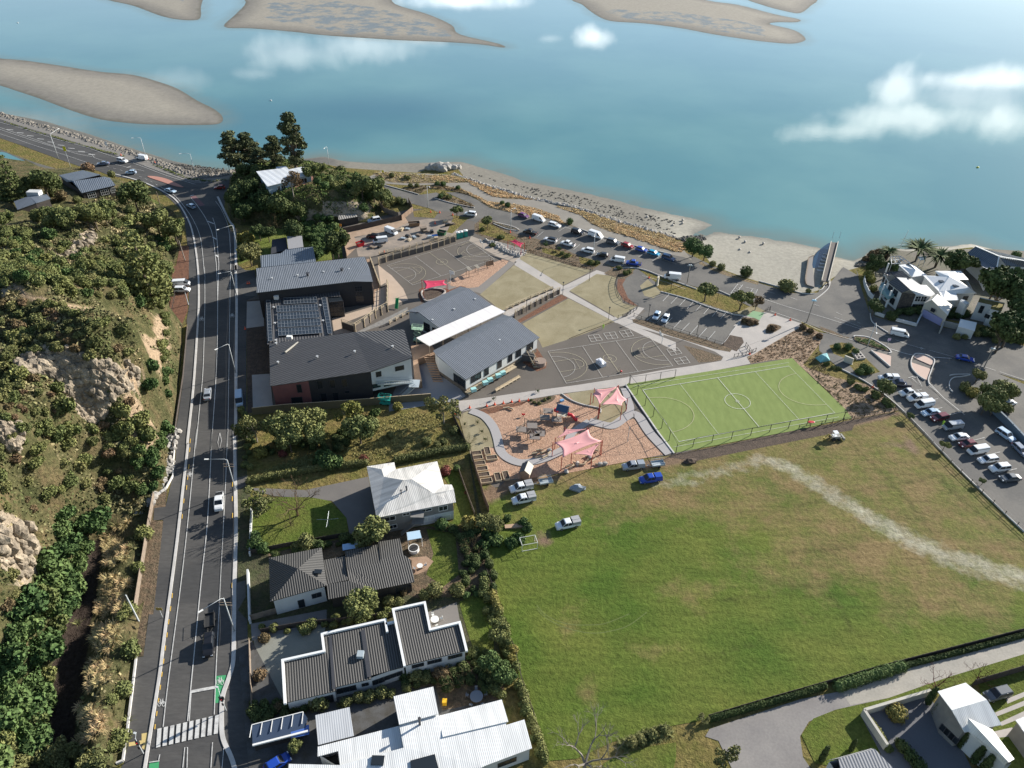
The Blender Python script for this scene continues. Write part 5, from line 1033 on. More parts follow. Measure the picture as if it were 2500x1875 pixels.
# external steel stair on the white gable
mb=MB(); n=len(Q); a=Q[2]; b=Q[3]; d=(b-a); d.z=0; L0=d.length; d.normalize(); nr=Vector((d.y,-d.x,0))
P=lambda x,o,z:Vector((a.x,a.y,0))+d*x+nr*o+Vector((0,0,z))
for o_ in (.2,1.6): mb.beam(P(L0*.1,o_,5.2),P(L0*.98,o_,3.3),.12,.3); mb.beam(P(L0*.98,o_+1.5,3.2),P(L0*.6,o_+1.5,0),.12,.3); mb.beam(P(L0*.1,o_,6.2),P(L0*.98,o_,4.3),.06,.06); mb.beam(P(L0*.98,o_+1.5,4.2),P(L0*.6,o_+1.5,1),.06,.06)
for i in range(16): t=i/15; mb.cbox(P(L0*(.1+.88*t),.9,5.2-1.9*t),.5,.5,.06)
for i in range(14): t=i/13; c_=P(L0*(.98-.38*t),2.4,3.2*(1-t)+.1); mb.cbox(c_,1.2,.6,.06)
mb.cbox(P(L0*1.0,1.7,3.25),2.5,3.2,.1)
o=mb.build('steel_stair',mat('galvanised_steel',(.45,.5,.52),rough=.5,metal=.4),None,off); tag(o,'galvanised steel stair climbing the white gable of the dark school wing','stair')
# old house behind the school
e,Q,off=bld('grey_house','dark grey ribbed roof house squeezed behind the school wing near the road','house',["B1 316,235,4 500,215,4 548,178,4 790,157,4.2 815,290,4.6 322,342,4.6"],rf_blue,"B1 322,342,4.6 815,290,4.6 790,157,4.2 548,178,4 500,215,4 316,235,4",0,[timberw],.3)
bld('outbuilding','plain square pale grey flat roofed outbuilding behind the dark grey roofed house','building',["B1 553,62,4.2 690,57,4.2 703,158,4.2 567,178,4.2"],mat('membrane_roof',(.27,.265,.27),rough=.9,fine=.05),"B1 567,178,4.2 703,158,4.2 690,57,4.2 553,62,4.2",0,[timberw],.1)
bld('outbuilding','low black flat roofed lean-to beside the square grey outbuilding','building',["B1 420,92,2.6 550,70,2.6 562,178,2.6 410,222,2.6"],mat('tar_roof',(.03,.032,.04),rough=.8),"B1 410,222,2.6 562,178,2.6 550,70,2.6 420,92,2.6",0,[timberw],.1)
# classroom block
e,Q,off=bld('classroom_block','north blue grey gabled classroom block beside the red shade sail','school building',["B2 155,738,4.6 640,513,4.6 715,530,5.9 262,745,5.9","B2 262,745,5.9 715,530,5.9 922,678,4.6 450,885,4.6"],rf_grey,"B2 262,760,5.6 450,885,4.6 922,678,4.6 715,535,5.9 640,513,4.6 155,738,4.6",0,[whitew],.5)
window(e,Q,0,.35,2.4,.5,3.4,framed,mull=2,rail=1); window(e,Q,0,.75,1.6,.2,3.2,framed,mull=1)
mb=MB(); mb.beam(*[p-off for p in W("B2 570,608,5.6 725,718,4.75")],.35,.12); mb.build('roof_walkway',creamw,e)
for s in ("B2 390,818,5","B2 585,722,5.1","B2 773,632,5.1","B2 230,760,4.9"): vent(W(s)[0]-off,.25,.3,'roof_vent',e)
e,Q,off=bld('classroom_block','south blue grey gabled classroom block with white walls above the sunny asphalt court','school building',["B2 395,1092,4.9 1015,762,4.9 1105,788,6.2 430,1137,6.2","B2 430,1137,6.2 1105,788,6.2 1355,972,4.8 690,1352,4.8"],rf_grey,"B2 690,1352,4.8 1355,972,4.8 1105,790,6.2 1015,762,4.9 395,1092,4.9 430,1140,6.2",1.25,[whitew],.45)
Qb=[Vector((p.x,p.y,.02)) for p in Q]; walls(e,Qb,-1.25,[brownw],None,0.02,'base_wall',0)
for u,w_ in ((.13,3.6),(.27,1.6),(.45,1.6),(.60,1.6),(.72,2.0),(.89,2.6)): window(e,Q,0,u,w_,.7 if w_<3 else .9,2.9,framed,mull=2 if w_>3 else 1)
window(e,Q,5,.76,4.4,.1,2.6,framed,mull=2,rail=1)
mb=MB(); mb.beam(*[p-off for p in W("B2 893,900,5.8 1060,1025,4.95")],.35,.12); mb.build('roof_walkway',creamw,e)
for s in ("B2 615,1207,5.1","B2 810,1102,5.2","B2 995,1000,5.3","B2 1163,908,5.2"): vent(W(s)[0]-off,.25,.3,'roof_vent',e)
# long white canopy between the blocks
P=W("B2 245,975,5.9 925,680,5.9 1043,740,5.6 362,1048,5.6"); c=sum(P,Vector())/4; e=empty('covered_walkway',(c.x,c.y,0),0,'long translucent white canopy roof running between the two classroom blocks','canopy'); off=Vector(e.location)
roof(e,[[p-off for p in P]],rf_can,.2); mb=MB()
for i in range(7):
    for a,b in ((0,1),(3,2)): p=(P[a].lerp(P[b],i/6)-off); mb.beam((p.x,p.y,0),(p.x,p.y,p.z-.15),.14,.14)
mb.build('canopy_post',mat('timber_post',(.33,.25,.17),rough=.9),e)
# houses along the arterial
e,Q,off=bld('white_roof_house','two storey house with white hip roof and grey lower wall next to the overgrown lot','house',["B6 1068,605,5.4 1190,628,6.3 1210,690,6.3 1370,718,7.6 1148,1030,5.4","B6 1068,605,5.4 1295,570,5.4 1190,628,6.3","B6 1295,570,5.4 1308,628,5.5 1210,690,6.3 1190,628,6.3","B6 1210,690,6.3 1308,628,5.5 1650,562,5.4 1440,710,7.6 1370,718,7.6","B6 1650,562,5.4 1705,755,5.5 1620,828,6.1 1440,710,7.6","B6 1148,1030,5.4 1370,718,7.6 1440,710,7.6 1620,828,6.1 1788,795,5.8 1805,900,5.4","B6 1620,828,6.1 1705,755,5.5 1770,755,5.4 1788,795,5.8"],rf_rust,"B6 1148,1030,5.4 1805,900,5.4 1770,755,5.4 1705,755,5.5 1650,562,5.4 1308,628,5.4 1295,570,5.4 1068,605,5.4",0,[greyw],.5)
window(e,Q,0,.14,2.2,3.3,4.5); window(e,Q,0,.36,1.4,3.9,4.6); window(e,Q,0,.62,2.6,3.9,4.6); window(e,Q,0,.86,1.8,3.2,4.5); window(e,Q,0,.66,2.2,1.,2.2,mull=2); window(e,Q,0,.17,1.6,.9,2.0); window(e,Q,0,.86,3.,.2,1.7)
Qb=[Vector((p.x,p.y,2.6)) for p in Q]; mb=MB(); a,b=Qb[0],Qb[1]; d=(b-a).normalized(); nr=Vector((d.y,-d.x,0)); mb.beam(a.lerp(b,.55)+nr*.03+Vector((0,0,-1.3)),a.lerp(b,1)+nr*.03+Vector((0,0,-1.3)),.06,2.4,(0,0,1)); mb.build('white_panel',whitew,e)
mb=MB(); c=a.lerp(b,.5)+nr*.9; mb.cbox((c.x,c.y,2.55),2.4,1.8,.12); mb.beam(a.lerp(b,.46)+nr*1.2,a.lerp(b,.26)+nr*1.2-Vector((0,0,2.5)),.9,.2); mb.cbox((c.x,c.y,4.6),2.6,1.9,.1); mb.build('porch',greyw,e)
for s in ("B6 1353,830,6.9","B6 1398,800,6.9"): vent(W(s)[0]-off,.16,1.,'flue',e,framed)
e,Q,off=bld('hip_roof_house','house with dark tiled pyramid roof and skylight beside the main road','house',["B6 258,1362,4.9 695,1275,4.9 500,1450,6.9","B6 695,1275,4.9 738,1590,4.9 500,1450,6.9","B6 738,1590,4.9 D2 270,234,4.7 B6 500,1450,6.9","D2 270,234,4.7 B6 258,1362,4.9 500,1450,6.9"],rf_char2,"D2 270,234,4.7 B6 738,1590,4.9 695,1275,4.9 258,1362,4.9",0,[whitew],.5)
window(e,Q,0,.5,1.1,.2,2.3,framed,mull=0,name='door'); window(e,Q,0,.82,1.7,1.8,3.0,framed)
mb=MB(); p=W("B6 665,1475,5.9")[0]-off; mb.cbox(p,1.4,.9,.25); mb.build('skylight',glass,e)
e,Q,off=bld('ribbed_roof_house','long low house with stepped black and tan ribbed roofs between deck and dark hip roof','house',["B6 715,1378,3.6 888,1345,3.7 912,1545,4.5 735,1580,4.5","B6 888,1305,3.7 1168,1248,3.7 1182,1402,4.7 906,1455,4.7","B6 1165,1228,3.7 1340,1200,3.7 1372,1335,4.7 1182,1368,4.7","B6 906,1455,4.7 1182,1402,4.7 1182,1368,4.7 1372,1335,4.7 1430,1375,4.5 1462,1560,3.4 D2 1130,140,3.4 B6 920,1555,4.3","B6 735,1580,4.5 920,1550,4.5 D2 1130,140,3.4 755,215,3.4"],rf_char2,"D2 755,215,3.4 B6 1462,1560,3.4 1430,1375,4.5 1340,1200,3.7 888,1305,3.7 715,1378,3.6",0,[timberw],.6)
window(e,Q,0,.9,3,.2,2.2,framed,mull=2)
e,Q,off=bld('parapet_house','white walled house with black corrugated roofs ringed by white parapets','house',["D2 385,730,3.5 720,655,3.6 705,512,3.6 1225,395,3.7 1300,420,3.7 1395,772,3.6 1105,850,3.5 1110,875,3.5 815,945,3.4 820,975,3.4 400,1075,3.4"],rf_char2,"D2 400,1075,3.4 820,975,3.4 815,945,3.4 1110,875,3.5 1395,772,3.6 1300,420,3.7 1225,395,3.7 705,512,3.6 720,655,3.6 385,730,3.5",0,[whitew],.25)
window(e,Q,2,.3,3.2,1.,2.4,framed,mull=2); window(e,Q,2,.82,1.1,1.5,2.3,framed); window(e,Q,3,.2,2.,1.1,2.4,framed); window(e,Q,3,.65,3.2,1.3,2.4,framed,mull=2); window(e,Q,0,.82,1.8,.2,2.2,framed,mull=0,name='door')
roof(e,[[p-off for p in W("D2 1305,310,4.3 1545,255,4.3 1592,478,4.2 1838,420,4.2 1895,640,4.1 1390,765,4.1")]],rf_char2,.2)
Q2=walls(e,[p-off for p in W("D2 1390,765,4.1 1895,640,4.1 1838,420,4.2 1592,478,4.2 1545,255,4.3 1305,310,4.3")],0,[whitew],None,.12)
for u,w_ in ((.2,2.),(.48,2.4),(.83,2.4)): window(e,Q2,0,u,w_,2.6,3.5,framed)
mb=MB()
for s in ("D2 395,1075,3.55 375,725,3.65 720,648,3.75 702,506,3.75 1228,388,3.85 1243,482,3.85","D2 1387,765,4.25 1293,302,4.45 1555,245,4.45 1600,470,4.35 1845,410,4.35 1902,640,4.25","D2 1240,420,3.85 1292,408,3.85"):
    P=[p-off for p in W(s)]
    for a,b in zip(P,P[1:]): d=(b-a).normalized()*.2; mb.beam(a-d,b+d,.42,.45)
mb.build('parapet',mat('parapet_white',(.75,.75,.73),rough=.6),e)
mb=MB(); p=W("D2 1022,680,3.7")[0]-off; mb.cbox(p,1.1,1.2,1.1); mb.build('chimney',mat('flashing',(.35,.4,.42),rough=.5),e); mb=MB(); mb.beam(*[p-off for p in W("D2 770,520,3.7 800,960,3.6")],.5,.06); mb.beam(*[p-off for p in W("D2 1040,470,3.8 1095,860,3.65")],.7,.06); mb.build('roof_gutter',framed,e)
e,Q,off=bld('big_white_roof_house','sprawling house with many joined flat white ribbed roofs at the bottom edge','house',["D2 665,1440,3.1 1345,1265,3.1 1380,1447,3.1 850,1592,3.1 835,1475,3.1 665,1520,3.1","D2 1345,1262,3.9 1672,1168,3.9 1705,1362,3.9 D3 300,1268,3.9 D3 300,1292,3.9 455,1245,3.9 520,1490,3.9 120,1640,3.8 D2 1880,1690,3.6 1400,1800,3.6 400,1900,3.4 425,1582,3.4 850,1592,3.5 1380,1447,3.9"],rf_white,"D2 425,1582,3.4 850,1592,3.1 665,1520,3.1 665,1440,3.1 1345,1262,3.1 1672,1168,3.9 1705,1362,3.9 D3 455,1245,3.9 520,1490,3.9 120,1640,3.9 D2 1880,1690,3.6 1400,1800,3.6 400,1900,3.4",0,[whitew],.3)
roof(e,[[p-off for p in W("D2 1295,1022,4.0 1625,940,4.0 1670,1165,4.3 1342,1255,4.3")],[p-off for p in W("D2 1675,1182,3.6 D3 262,1075,3.6 318,1262,4.1 D2 1705,1358,4.1")]],rf_white,.2)
walls(e,[p-off for p in W("D2 1342,1255,4.3 1670,1165,4.3 1625,940,4.0 1295,1022,4.0")],0,[whitew],None,.3); walls(e,[p-off for p in W("D2 1705,1358,4 D3 318,1262,4 262,1075,3.6 D2 1675,1182,3.6")],0,[whitew],None,.3)
window(e,Q,8,.5,3.,1.2,2.4,framed,mull=2)
mb=MB(); p=W("D2 1165,1555,3.8")[0]-off; mb.cbox(p,1.9,1.4,.4); mb.build('skylight',glass,e); mb=MB(); q=[p-off for p in W("D2 1435,1555,3.96 1640,1500,3.96 1675,1640,3.96 1450,1690,3.96")]; mb.prism(q,3.8,3.98); mb.build('glass_roof',glass,e)
mb=MB(); p=W("D2 1515,1250,4.1")[0]-off; mb.cyl((p.x,p.y,3.9),.18,1.6,8); mb.cyl((p.x,p.y,5.5),.26,.3,8); mb.build('flue',framed,e)
bld('carport','small separate ribbed white carport roof left of the big white roofs','carport',["D2 645,1178,2.9 930,1110,2.9 965,1348,3.0 670,1425,3.0"],rf_gw,"D2 670,1425,3 965,1348,3 930,1110,2.9 645,1178,2.9",0,[timberw],.3)
e,Q,off=bld('pool_pergola','glass roofed lean-to with dark panels by the road fence at lower left','lean-to',["D2 118,1260,2.3 545,1150,2.3 580,1200,2.3 560,1300,2.1 125,1425,2.1"],mat('tinted_glass_roof',(.05,.07,.11),rough=.15),"D2 125,1425,2.1 560,1300,2.1 580,1200,2.3 545,1150,2.3 118,1260,2.3",0,[timberw],.1)
mb=MB(); P=[p-off for p in W("D2 125,1428,2.25 585,1310,2.25")]; mb.beam(P[0],P[1],.3,.3); P=[p-off for p in W("D2 118,1258,2.35 545,1150,2.35")]; mb.beam(P[0],P[1],.12,.12)
for i in range(6): a=W("D2 118,1260,2.35")[0].lerp(W("D2 545,1150,2.35")[0],i/5)-off; b=a+Vector((.25,-2.0,0)); mb.beam(a,b,.1,.1)
mb.build('beam',framew,e)
# houses on the hill and the knoll
e,Q,off=bld('timber_house','dark timber house with blue grey roofs and white windows above the road bend','house',["A1 530,655,10.2 745,610,10.6 905,650,10.9 640,712,10.8 600,715,10.0","A1 605,705,10.5 660,708,11 935,668,11 1040,745,9.6 735,815,9.6 640,700,11","A1 935,668,11 990,680,10.6 1040,745,9.6"],rf_blue,"A1 735,815,9.6 1040,745,9.6 905,650,10.9 745,610,10.6 530,655,10.2",5.5,[timberw],.35)
for u in (.25,.66,.92): window(e,Q,0,u,2.6 if u<.9 else 1.6,7.0-5.5,8.8-5.5,framew,mull=3,rail=1)
e,Q,off=bld('small_hill_house','small dark house with grey roof and rooftop clutter at the far left of the hill','house',["A1 125,890,14.6 262,842,15.2 340,900,14.8 155,965,14.2","A1 262,842,15.2 420,828,14.8 455,865,14.4 325,905,14.8"],rf_blue,"A1 155,965,14.2 325,905,14.8 455,870,14.4 420,828,14.8 262,842,15.2 125,890,14.6",9,[timberw],.3)
mb=MB(); p=W("A1 310,815,15.4")[0]-off; mb.cbox(p,4,2.4,1.4); mb.build('dormer',whitew,e)
e,Q,off=bld('white_flat_house','pale blue house with wide white flat roof on the wooded knoll','house',["A2 278,510,12 460,487,12 455,470,12 545,462,12 572,492,12 702,466,12 782,545,12 650,562,12 552,602,12 378,645,12"],rf_gw if False else roofmat('chalk_white_roof',(.62,.64,.66),2.2,.03,.9),"A2 378,645,12 552,602,12 650,562,12 782,545,12 702,466,12 572,492,12 545,462,12 455,470,12 460,487,12 278,510,12",8.6,[bluew],.35)
window(e,Q,0,.55,1.,.6,2.4); window(e,Q,0,.8,1.6,1.,2.4); window(e,Q,2,.45,2.2,.8,2.6); mb=MB(); p=W("A2 640,600,9.2")[0]-off
P=[p-off for p in W("A2 560,640,9.1 650,600,9.1 780,552,9.1 840,635,9.1 700,655,9.1 590,690,9.1")]; MB().prism(P,-2,.6).build('deck',mat('red_deck',(.28,.13,.09),(.22,.1,.07),rough=.9,sc=1),e)
P=[p-off for p in W("A2 265,580,9.1 310,560,9.1 378,645,9.1 290,650,9.1")]; MB().prism(P,-2,.5).build('deck',MATS['red_deck'],e)
e,Q,off=bld('garden_shed','black shed with pale corrugated roof below the knoll cliff','shed',["A2 1012,908,3 1180,892,3 1197,916,2.8 1022,946,2.8"],roofmat('shed_roof',(.35,.33,.30),.8,.08,.5),"A2 1022,946,2.8 1197,916,2.8 1180,892,3 1012,908,3",0,[timberw],.15)
# waterfront houses on the right
e,Q,off=bld('stone_house','stone fronted house with dark slate gables and glazed balconies on the corner','house',["C1 500,560,6.4 640,530,7.4 760,628,7.4 600,640,6.4","C1 390,558,6.2 640,530,7.4 500,562,6.4 480,600,6.1","C1 470,682,6.2 575,615,7.4 745,768,7.4 640,815,6.2"],rf_dark,"C1 470,682,6.2 640,815,6.2 830,835,6.0 1040,855,5.6 880,715,6.1 760,628,6.4 640,530,6.4 400,562,6.1",0,[whitew,stonew],.3,[0,1,0,0,0,0,0,0])
roof(e,[[p-off for p in W("C1 575,615,7.4 760,628,7.0 880,712,6.3 960,715,6.0 1070,830,5.6 1020,862,5.5 830,840,6.0 745,768,7.4")]],mat('flat_white_roof',(.6,.59,.56),rough=.8,fine=.05))
for u,z in ((.2,3.6),(.6,3.6),(.2,.8),(.6,.8)): window(e,Q,0,u,1.9,z,z+2,framed); window(e,Q,7,u,1.5,z,z+2,framed)
for u in (.25,.6): window(e,Q,2,u,1.8,3.4,5.2,framew,mull=1,rail=1); window(e,Q,2,u,1.8,.4,2.4,framed)
mb=MB(); P=[p-off for p in W("C1 340,760,3.1 400,700,3.1 530,870,3.1 460,900,3.1")]; mb.prism(P,2.9,3.1); mb.prism([p+Vector((0,-.1,0)) for p in P],3.1,4.0); mb.build('balcony',mat('balcony_glass',(.22,.36,.37),rough=.2),e)
for s in ("C1 345,920,0","C1 430,1000,0","C1 400,640,0","C1 790,1045,0","C1 850,1000,0"):
    p=W(s)[0]-off; mb=MB(); mb.beam((p.x,p.y,0),(p.x,p.y,5.8 if 'C1 4' in s or '345' in s else 3.2),.4,.4); mb.build('column',framew,e)

e,Q,off=bld('white_roof_villa','white villa with big faceted white roof and skylights behind the stone fronted house','house',["C1 915,590,5.6 1125,602,5.8 1255,605,7.2 1120,800,5.4","C1 1120,800,5.4 1255,605,7.2 1510,750,6.9 1430,822,5.5 1340,822,5.4 1370,908,5.0 1170,914,5.0","C1 1070,535,6 1400,533,6 1235,560,7.0 1255,605,7.2 1125,602,5.8","C1 1235,560,7 1400,533,6 1500,645,5.4 1370,648,5.9 1255,605,7.2","C1 1255,605,7.2 1370,648,5.9 1430,690,5.9 1510,750,6.9","C1 1510,750,6.9 1602,820,5.2 1430,822,5.5"],mat('smooth_white_roof',(.74,.74,.73),rough=.6,fine=.04),"C1 1120,800,5.2 1170,914,4.8 1370,908,4.8 1340,822,5.1 1602,820,5.0 1500,645,5.2 1400,533,5.6 1070,535,5.6 1060,590,5.5 915,590,5.4",0,[whitew],.4)
window(e,Q,3,.65,1.6,2.4,3.8,framed,mull=2)
for s,k in (("C1 1335,728,6.5",1),("C1 1155,670,6.2",1)): mb=MB(); mb.cbox(W(s)[0]-off,1.6,1.2,.35); mb.build('skylight',glass,e)
e,Q,off=bld('garage_house','cream gabled garage with lilac roller door beside the stone fronted house','garage',["C1 1030,905,5.9 1100,830,5.9 1290,972,4.3 1232,1105,4.1","C1 925,948,4.2 1040,850,4.4 1100,830,5.9 1030,905,5.9"],mat('cream_roof',(.70,.66,.58),rough=.7,fine=.05),"C1 925,948,4.2 1030,908,5.8 1232,1105,4.2 1290,972,4.3 1100,830,5.8 1040,850,4.4",0,[creamw],.12)
a=Q[0];b=Q[2]; d=(b-a); d.z=0; L0=d.length; d.normalize(); nr=Vector((d.y,-d.x,0)); mb=MB(); c0=Vector((a.x,a.y,1.2))+nr*.05; mb.beam(c0+d*L0*.06,c0+d*L0*.9,.08,2.3); mb.build('roller_door',mat('lilac_door',(.27,.27,.45),rough=.7),e); mb=MB(); c0.z=3.4; mb.beam(c0+d*L0*.33,c0+d*L0*.5,.1,1.1); mb.build('window',glass,e)
e,Q,off=bld('grass_roof_house','white rendered block with mossy green flat roof beside the big dark trees','building',["C1 1650,872,5.6 1968,942,5.6 1925,1050,5.6 1785,1018,5.6 1795,965,5.6 1625,928,5.6"],mat('moss_roof',(.19,.17,.045),(.26,.2,.08),rough=1,sc=.8,fine=.3),"C1 1622,930,6 1797,968,6 1785,1020,5.6 1922,1052,6 1970,940,6 1650,868,6",0,[whitew],0)
window(e,Q,0,.45,1.,2.6,5.,framed,mull=0,rail=1); window(e,Q,2,.0,1.3,2.4,3.6,framed)
e,Q,off=bld('tower_block','white square stair tower next to the mossy roofed block','building',["C1 1395,905,5.2 1432,900,5.2 1508,945,5.2 1480,955,5.2"],whitew,"C1 1480,955,5.2 1508,945,5.2 1432,900,5.2 1395,905,5.2",0,[whitew],0)
MB().prism([p-off for p in W("C1 1390,915,5.2 1400,895,5.2 1440,895,5.2 1510,940,5.2 1500,955,5.2 1470,962,5.2")],0,5.1).build('tower',whitew,e)
e,Q,off=bld('white_shed','small white flat roofed shed against the street wall','shed',["C1 1397,1152,3 1606,1197,3 1580,1305,3 1365,1246,3"],mat('shed_white_roof',(.72,.72,.7),rough=.6),"C1 1365,1246,3 1580,1305,3 1606,1197,3 1397,1152,3",0,[whitew],.1)
e,Q,off=bld('glass_roof_room','low room with pale blue and white roof beside the white pergola','building',["C1 600,455,3.2 690,448,3.4 820,515,4.3 775,612,3.2","C1 740,440,3.4 815,470,3.6 962,585,3.3 775,612,3.2 820,515,4.3"],MATS['smooth_white_roof'],"C1 775,612,3.2 962,585,3.3 740,440,3.4 600,455,3.2",0,[whitew],.3)
e,Q,off=bld('slate_blue_house','large blue grey gabled house at the right edge on the waterfront','house',["C1 1590,218,7.2 1480,300,5 1715,512,5 1860,492,5 1892,352,7.2","C1 1892,352,7.2 1995,468,5 2212,480,5 2500,520,5 2500,440,7.2 2212,405,7.2 1930,330,7.3"],rf_blue,"C1 1715,512,5 1860,492,5 1892,360,7 1995,468,5 2400,500,5 2400,400,5 1590,218,6.8 1480,300,5",0,[whitew,creamw],.3)
mb=MB(); P=[p-off for p in W("C1 1590,216,7.3 1892,345,7.35 2212,402,7.3 2480,440,7.3")]
for a,b in zip(P,P[1:]): mb.beam(a,b,.5,.2)
mb.beam(*[p-off for p in W("C1 1892,350,7.3 1862,492,5.2")],.35,.2); mb.build('ridge_cap',framew,e)
# south-east houses
e,Q,off=bld('pale_gable_house','house with pale ribbed gable roof beside a row of dark cypresses','house',["D4 1630,795,5.2 1818,737,5.2 1962,852,7 1725,922,7","D4 1725,922,7 1962,852,7 2062,1020,5.2 1812,1072,5.2"],rf_white,"D4 1812,1072,5.2 2062,1020,5.2 1962,855,6.9 1818,737,5.2 1630,795,5.2 1725,925,6.9",0,[greyw],.4)
roof(e,[[p-off for p in W("D4 1838,978,6.8 1825,1052,5 2080,1288,5 2110,1275,6.6")],[p-off for p in W("D4 1838,978,6.8 2000,1055,5.2 2148,1252,5.2 2110,1275,6.6")]],rf_white,.2); walls(e,[p-off for p in W("D4 1825,1052,5 2080,1288,5 2110,1275,6.6 2148,1252,5 2000,1055,5")],0,[whitew],None,.3)
for u in (.2,.5,.8): window(e,Q,5,u,1.6,1,2.4,framed)
e,Q,off=bld('grey_gable_house','grey roofed house cut by the bottom edge beside the curved drive','house',["D4 960,1248,5 1205,1185,5 1345,1330,4 990,1420,4","D4 960,1248,5 1205,1185,5 1180,1180,4.4 885,1262,4.2"],roofmat('mid_grey_roof',(.30,.30,.31),.5,.05,.75),"D4 985,1415,4 1340,1330,4 1205,1190,4.9 1180,1182,4.2 885,1262,4.2",0,[whitew],.2)
e,Q,off=bld('corner_house','pale roofed house corner at the lower right edge','house',["D4 2155,990,4.2 2300,930,4.2 2500,1150,4.2 2330,1230,4.2"],rf_gw,"D4 2330,1230,4.2 2500,1150,4.2 2300,930,4.2 2155,990,4.2",0,[greyw],.3)
# ================================================================ VEHICLES
def paint(n,c,metal=.0,r=.28):
    m=mat('paint_'+n,c,rough=r,metal=metal); m.node_tree.nodes['Principled BSDF'].inputs['Coat Weight'].default_value=.4; return m
PW=paint('white',(.72,.73,.73)); PB=paint('black',(.012,.012,.014)); PS=paint('silver',(.42,.44,.46),.4); PR=paint('red',(.30,.02,.02)); PM=paint('maroon',(.14,.015,.025)); PU=paint('blue',(.015,.06,.35)); PC=paint('cyan',(.03,.30,.48)); PV=paint('purple',(.16,.05,.16)); PN=paint('navy',(.02,.06,.15)); PI=paint('ice_blue',(.38,.50,.62)); PG=paint('grey',(.10,.11,.12)); PDK=paint('dark_blue',(.02,.03,.06)); PGR=paint('green',(.03,.36,.06)); PSG=paint('blue_grey',(.16,.2,.27))
cglass=mat('car_glass',(.02,.025,.032),rough=.42,spec=.35); tyre=mat('tyre_rubber',(.02,.02,.02),rough=.9); rim=mat('wheel_rim',(.35,.35,.36),rough=.35,metal=.6); lampm=mat('headlight_glass',(.7,.72,.75),rough=.1); tailm=mat('tail_light_red',(.35,.01,.01),rough=.3); trimm=mat('black_trim',(.03,.03,.03),rough=.7); canv=mat('canopy_grey',(.33,.33,.33),rough=.6)
SP={ # length width height belt, body profile rear->front (x,z), glasshouse bottom x0,x1 top x0,x1
'hatch':(4.1,1.72,1.50,.92,[(-2.05,.55),(-2.02,.9),(-1.9,.95),(.75,.95),(1.6,.86),(1.98,.7),(2.05,.45)],(-1.9,1.0,-1.45,.25)),
'sedan':(4.7,1.78,1.45,.92,[(-2.35,.5),(-2.32,.92),(-1.6,1.0),(.8,.96),(1.9,.84),(2.28,.68),(2.35,.42)],(-1.75,1.15,-1.0,.35)),
'wagon':(4.7,1.78,1.52,.93,[(-2.35,.5),(-2.3,.93),(-2.1,.97),(.8,.96),(1.9,.85),(2.28,.68),(2.35,.42)],(-2.2,1.15,-1.95,.35)),
'suv':(4.6,1.84,1.75,1.05,[(-2.3,.55),(-2.28,1.05),(-2.1,1.08),(.8,1.08),(1.8,1.0),(2.2,.85),(2.3,.5)],(-2.2,1.15,-2.0,.45)),
'ute':(5.2,1.84,1.78,1.05,[(-2.6,.55),(-2.58,.98),(1.2,1.05),(2.1,1.0),(2.5,.85),(2.6,.5)],(-.75,1.45,-.5,.75)),
'van':(5.1,1.86,2.05,1.15,[(-2.55,.5),(-2.52,1.15),(1.5,1.15),(2.2,1.02),(2.5,.8),(2.55,.45)],(-2.5,2.15,-2.45,1.25))}
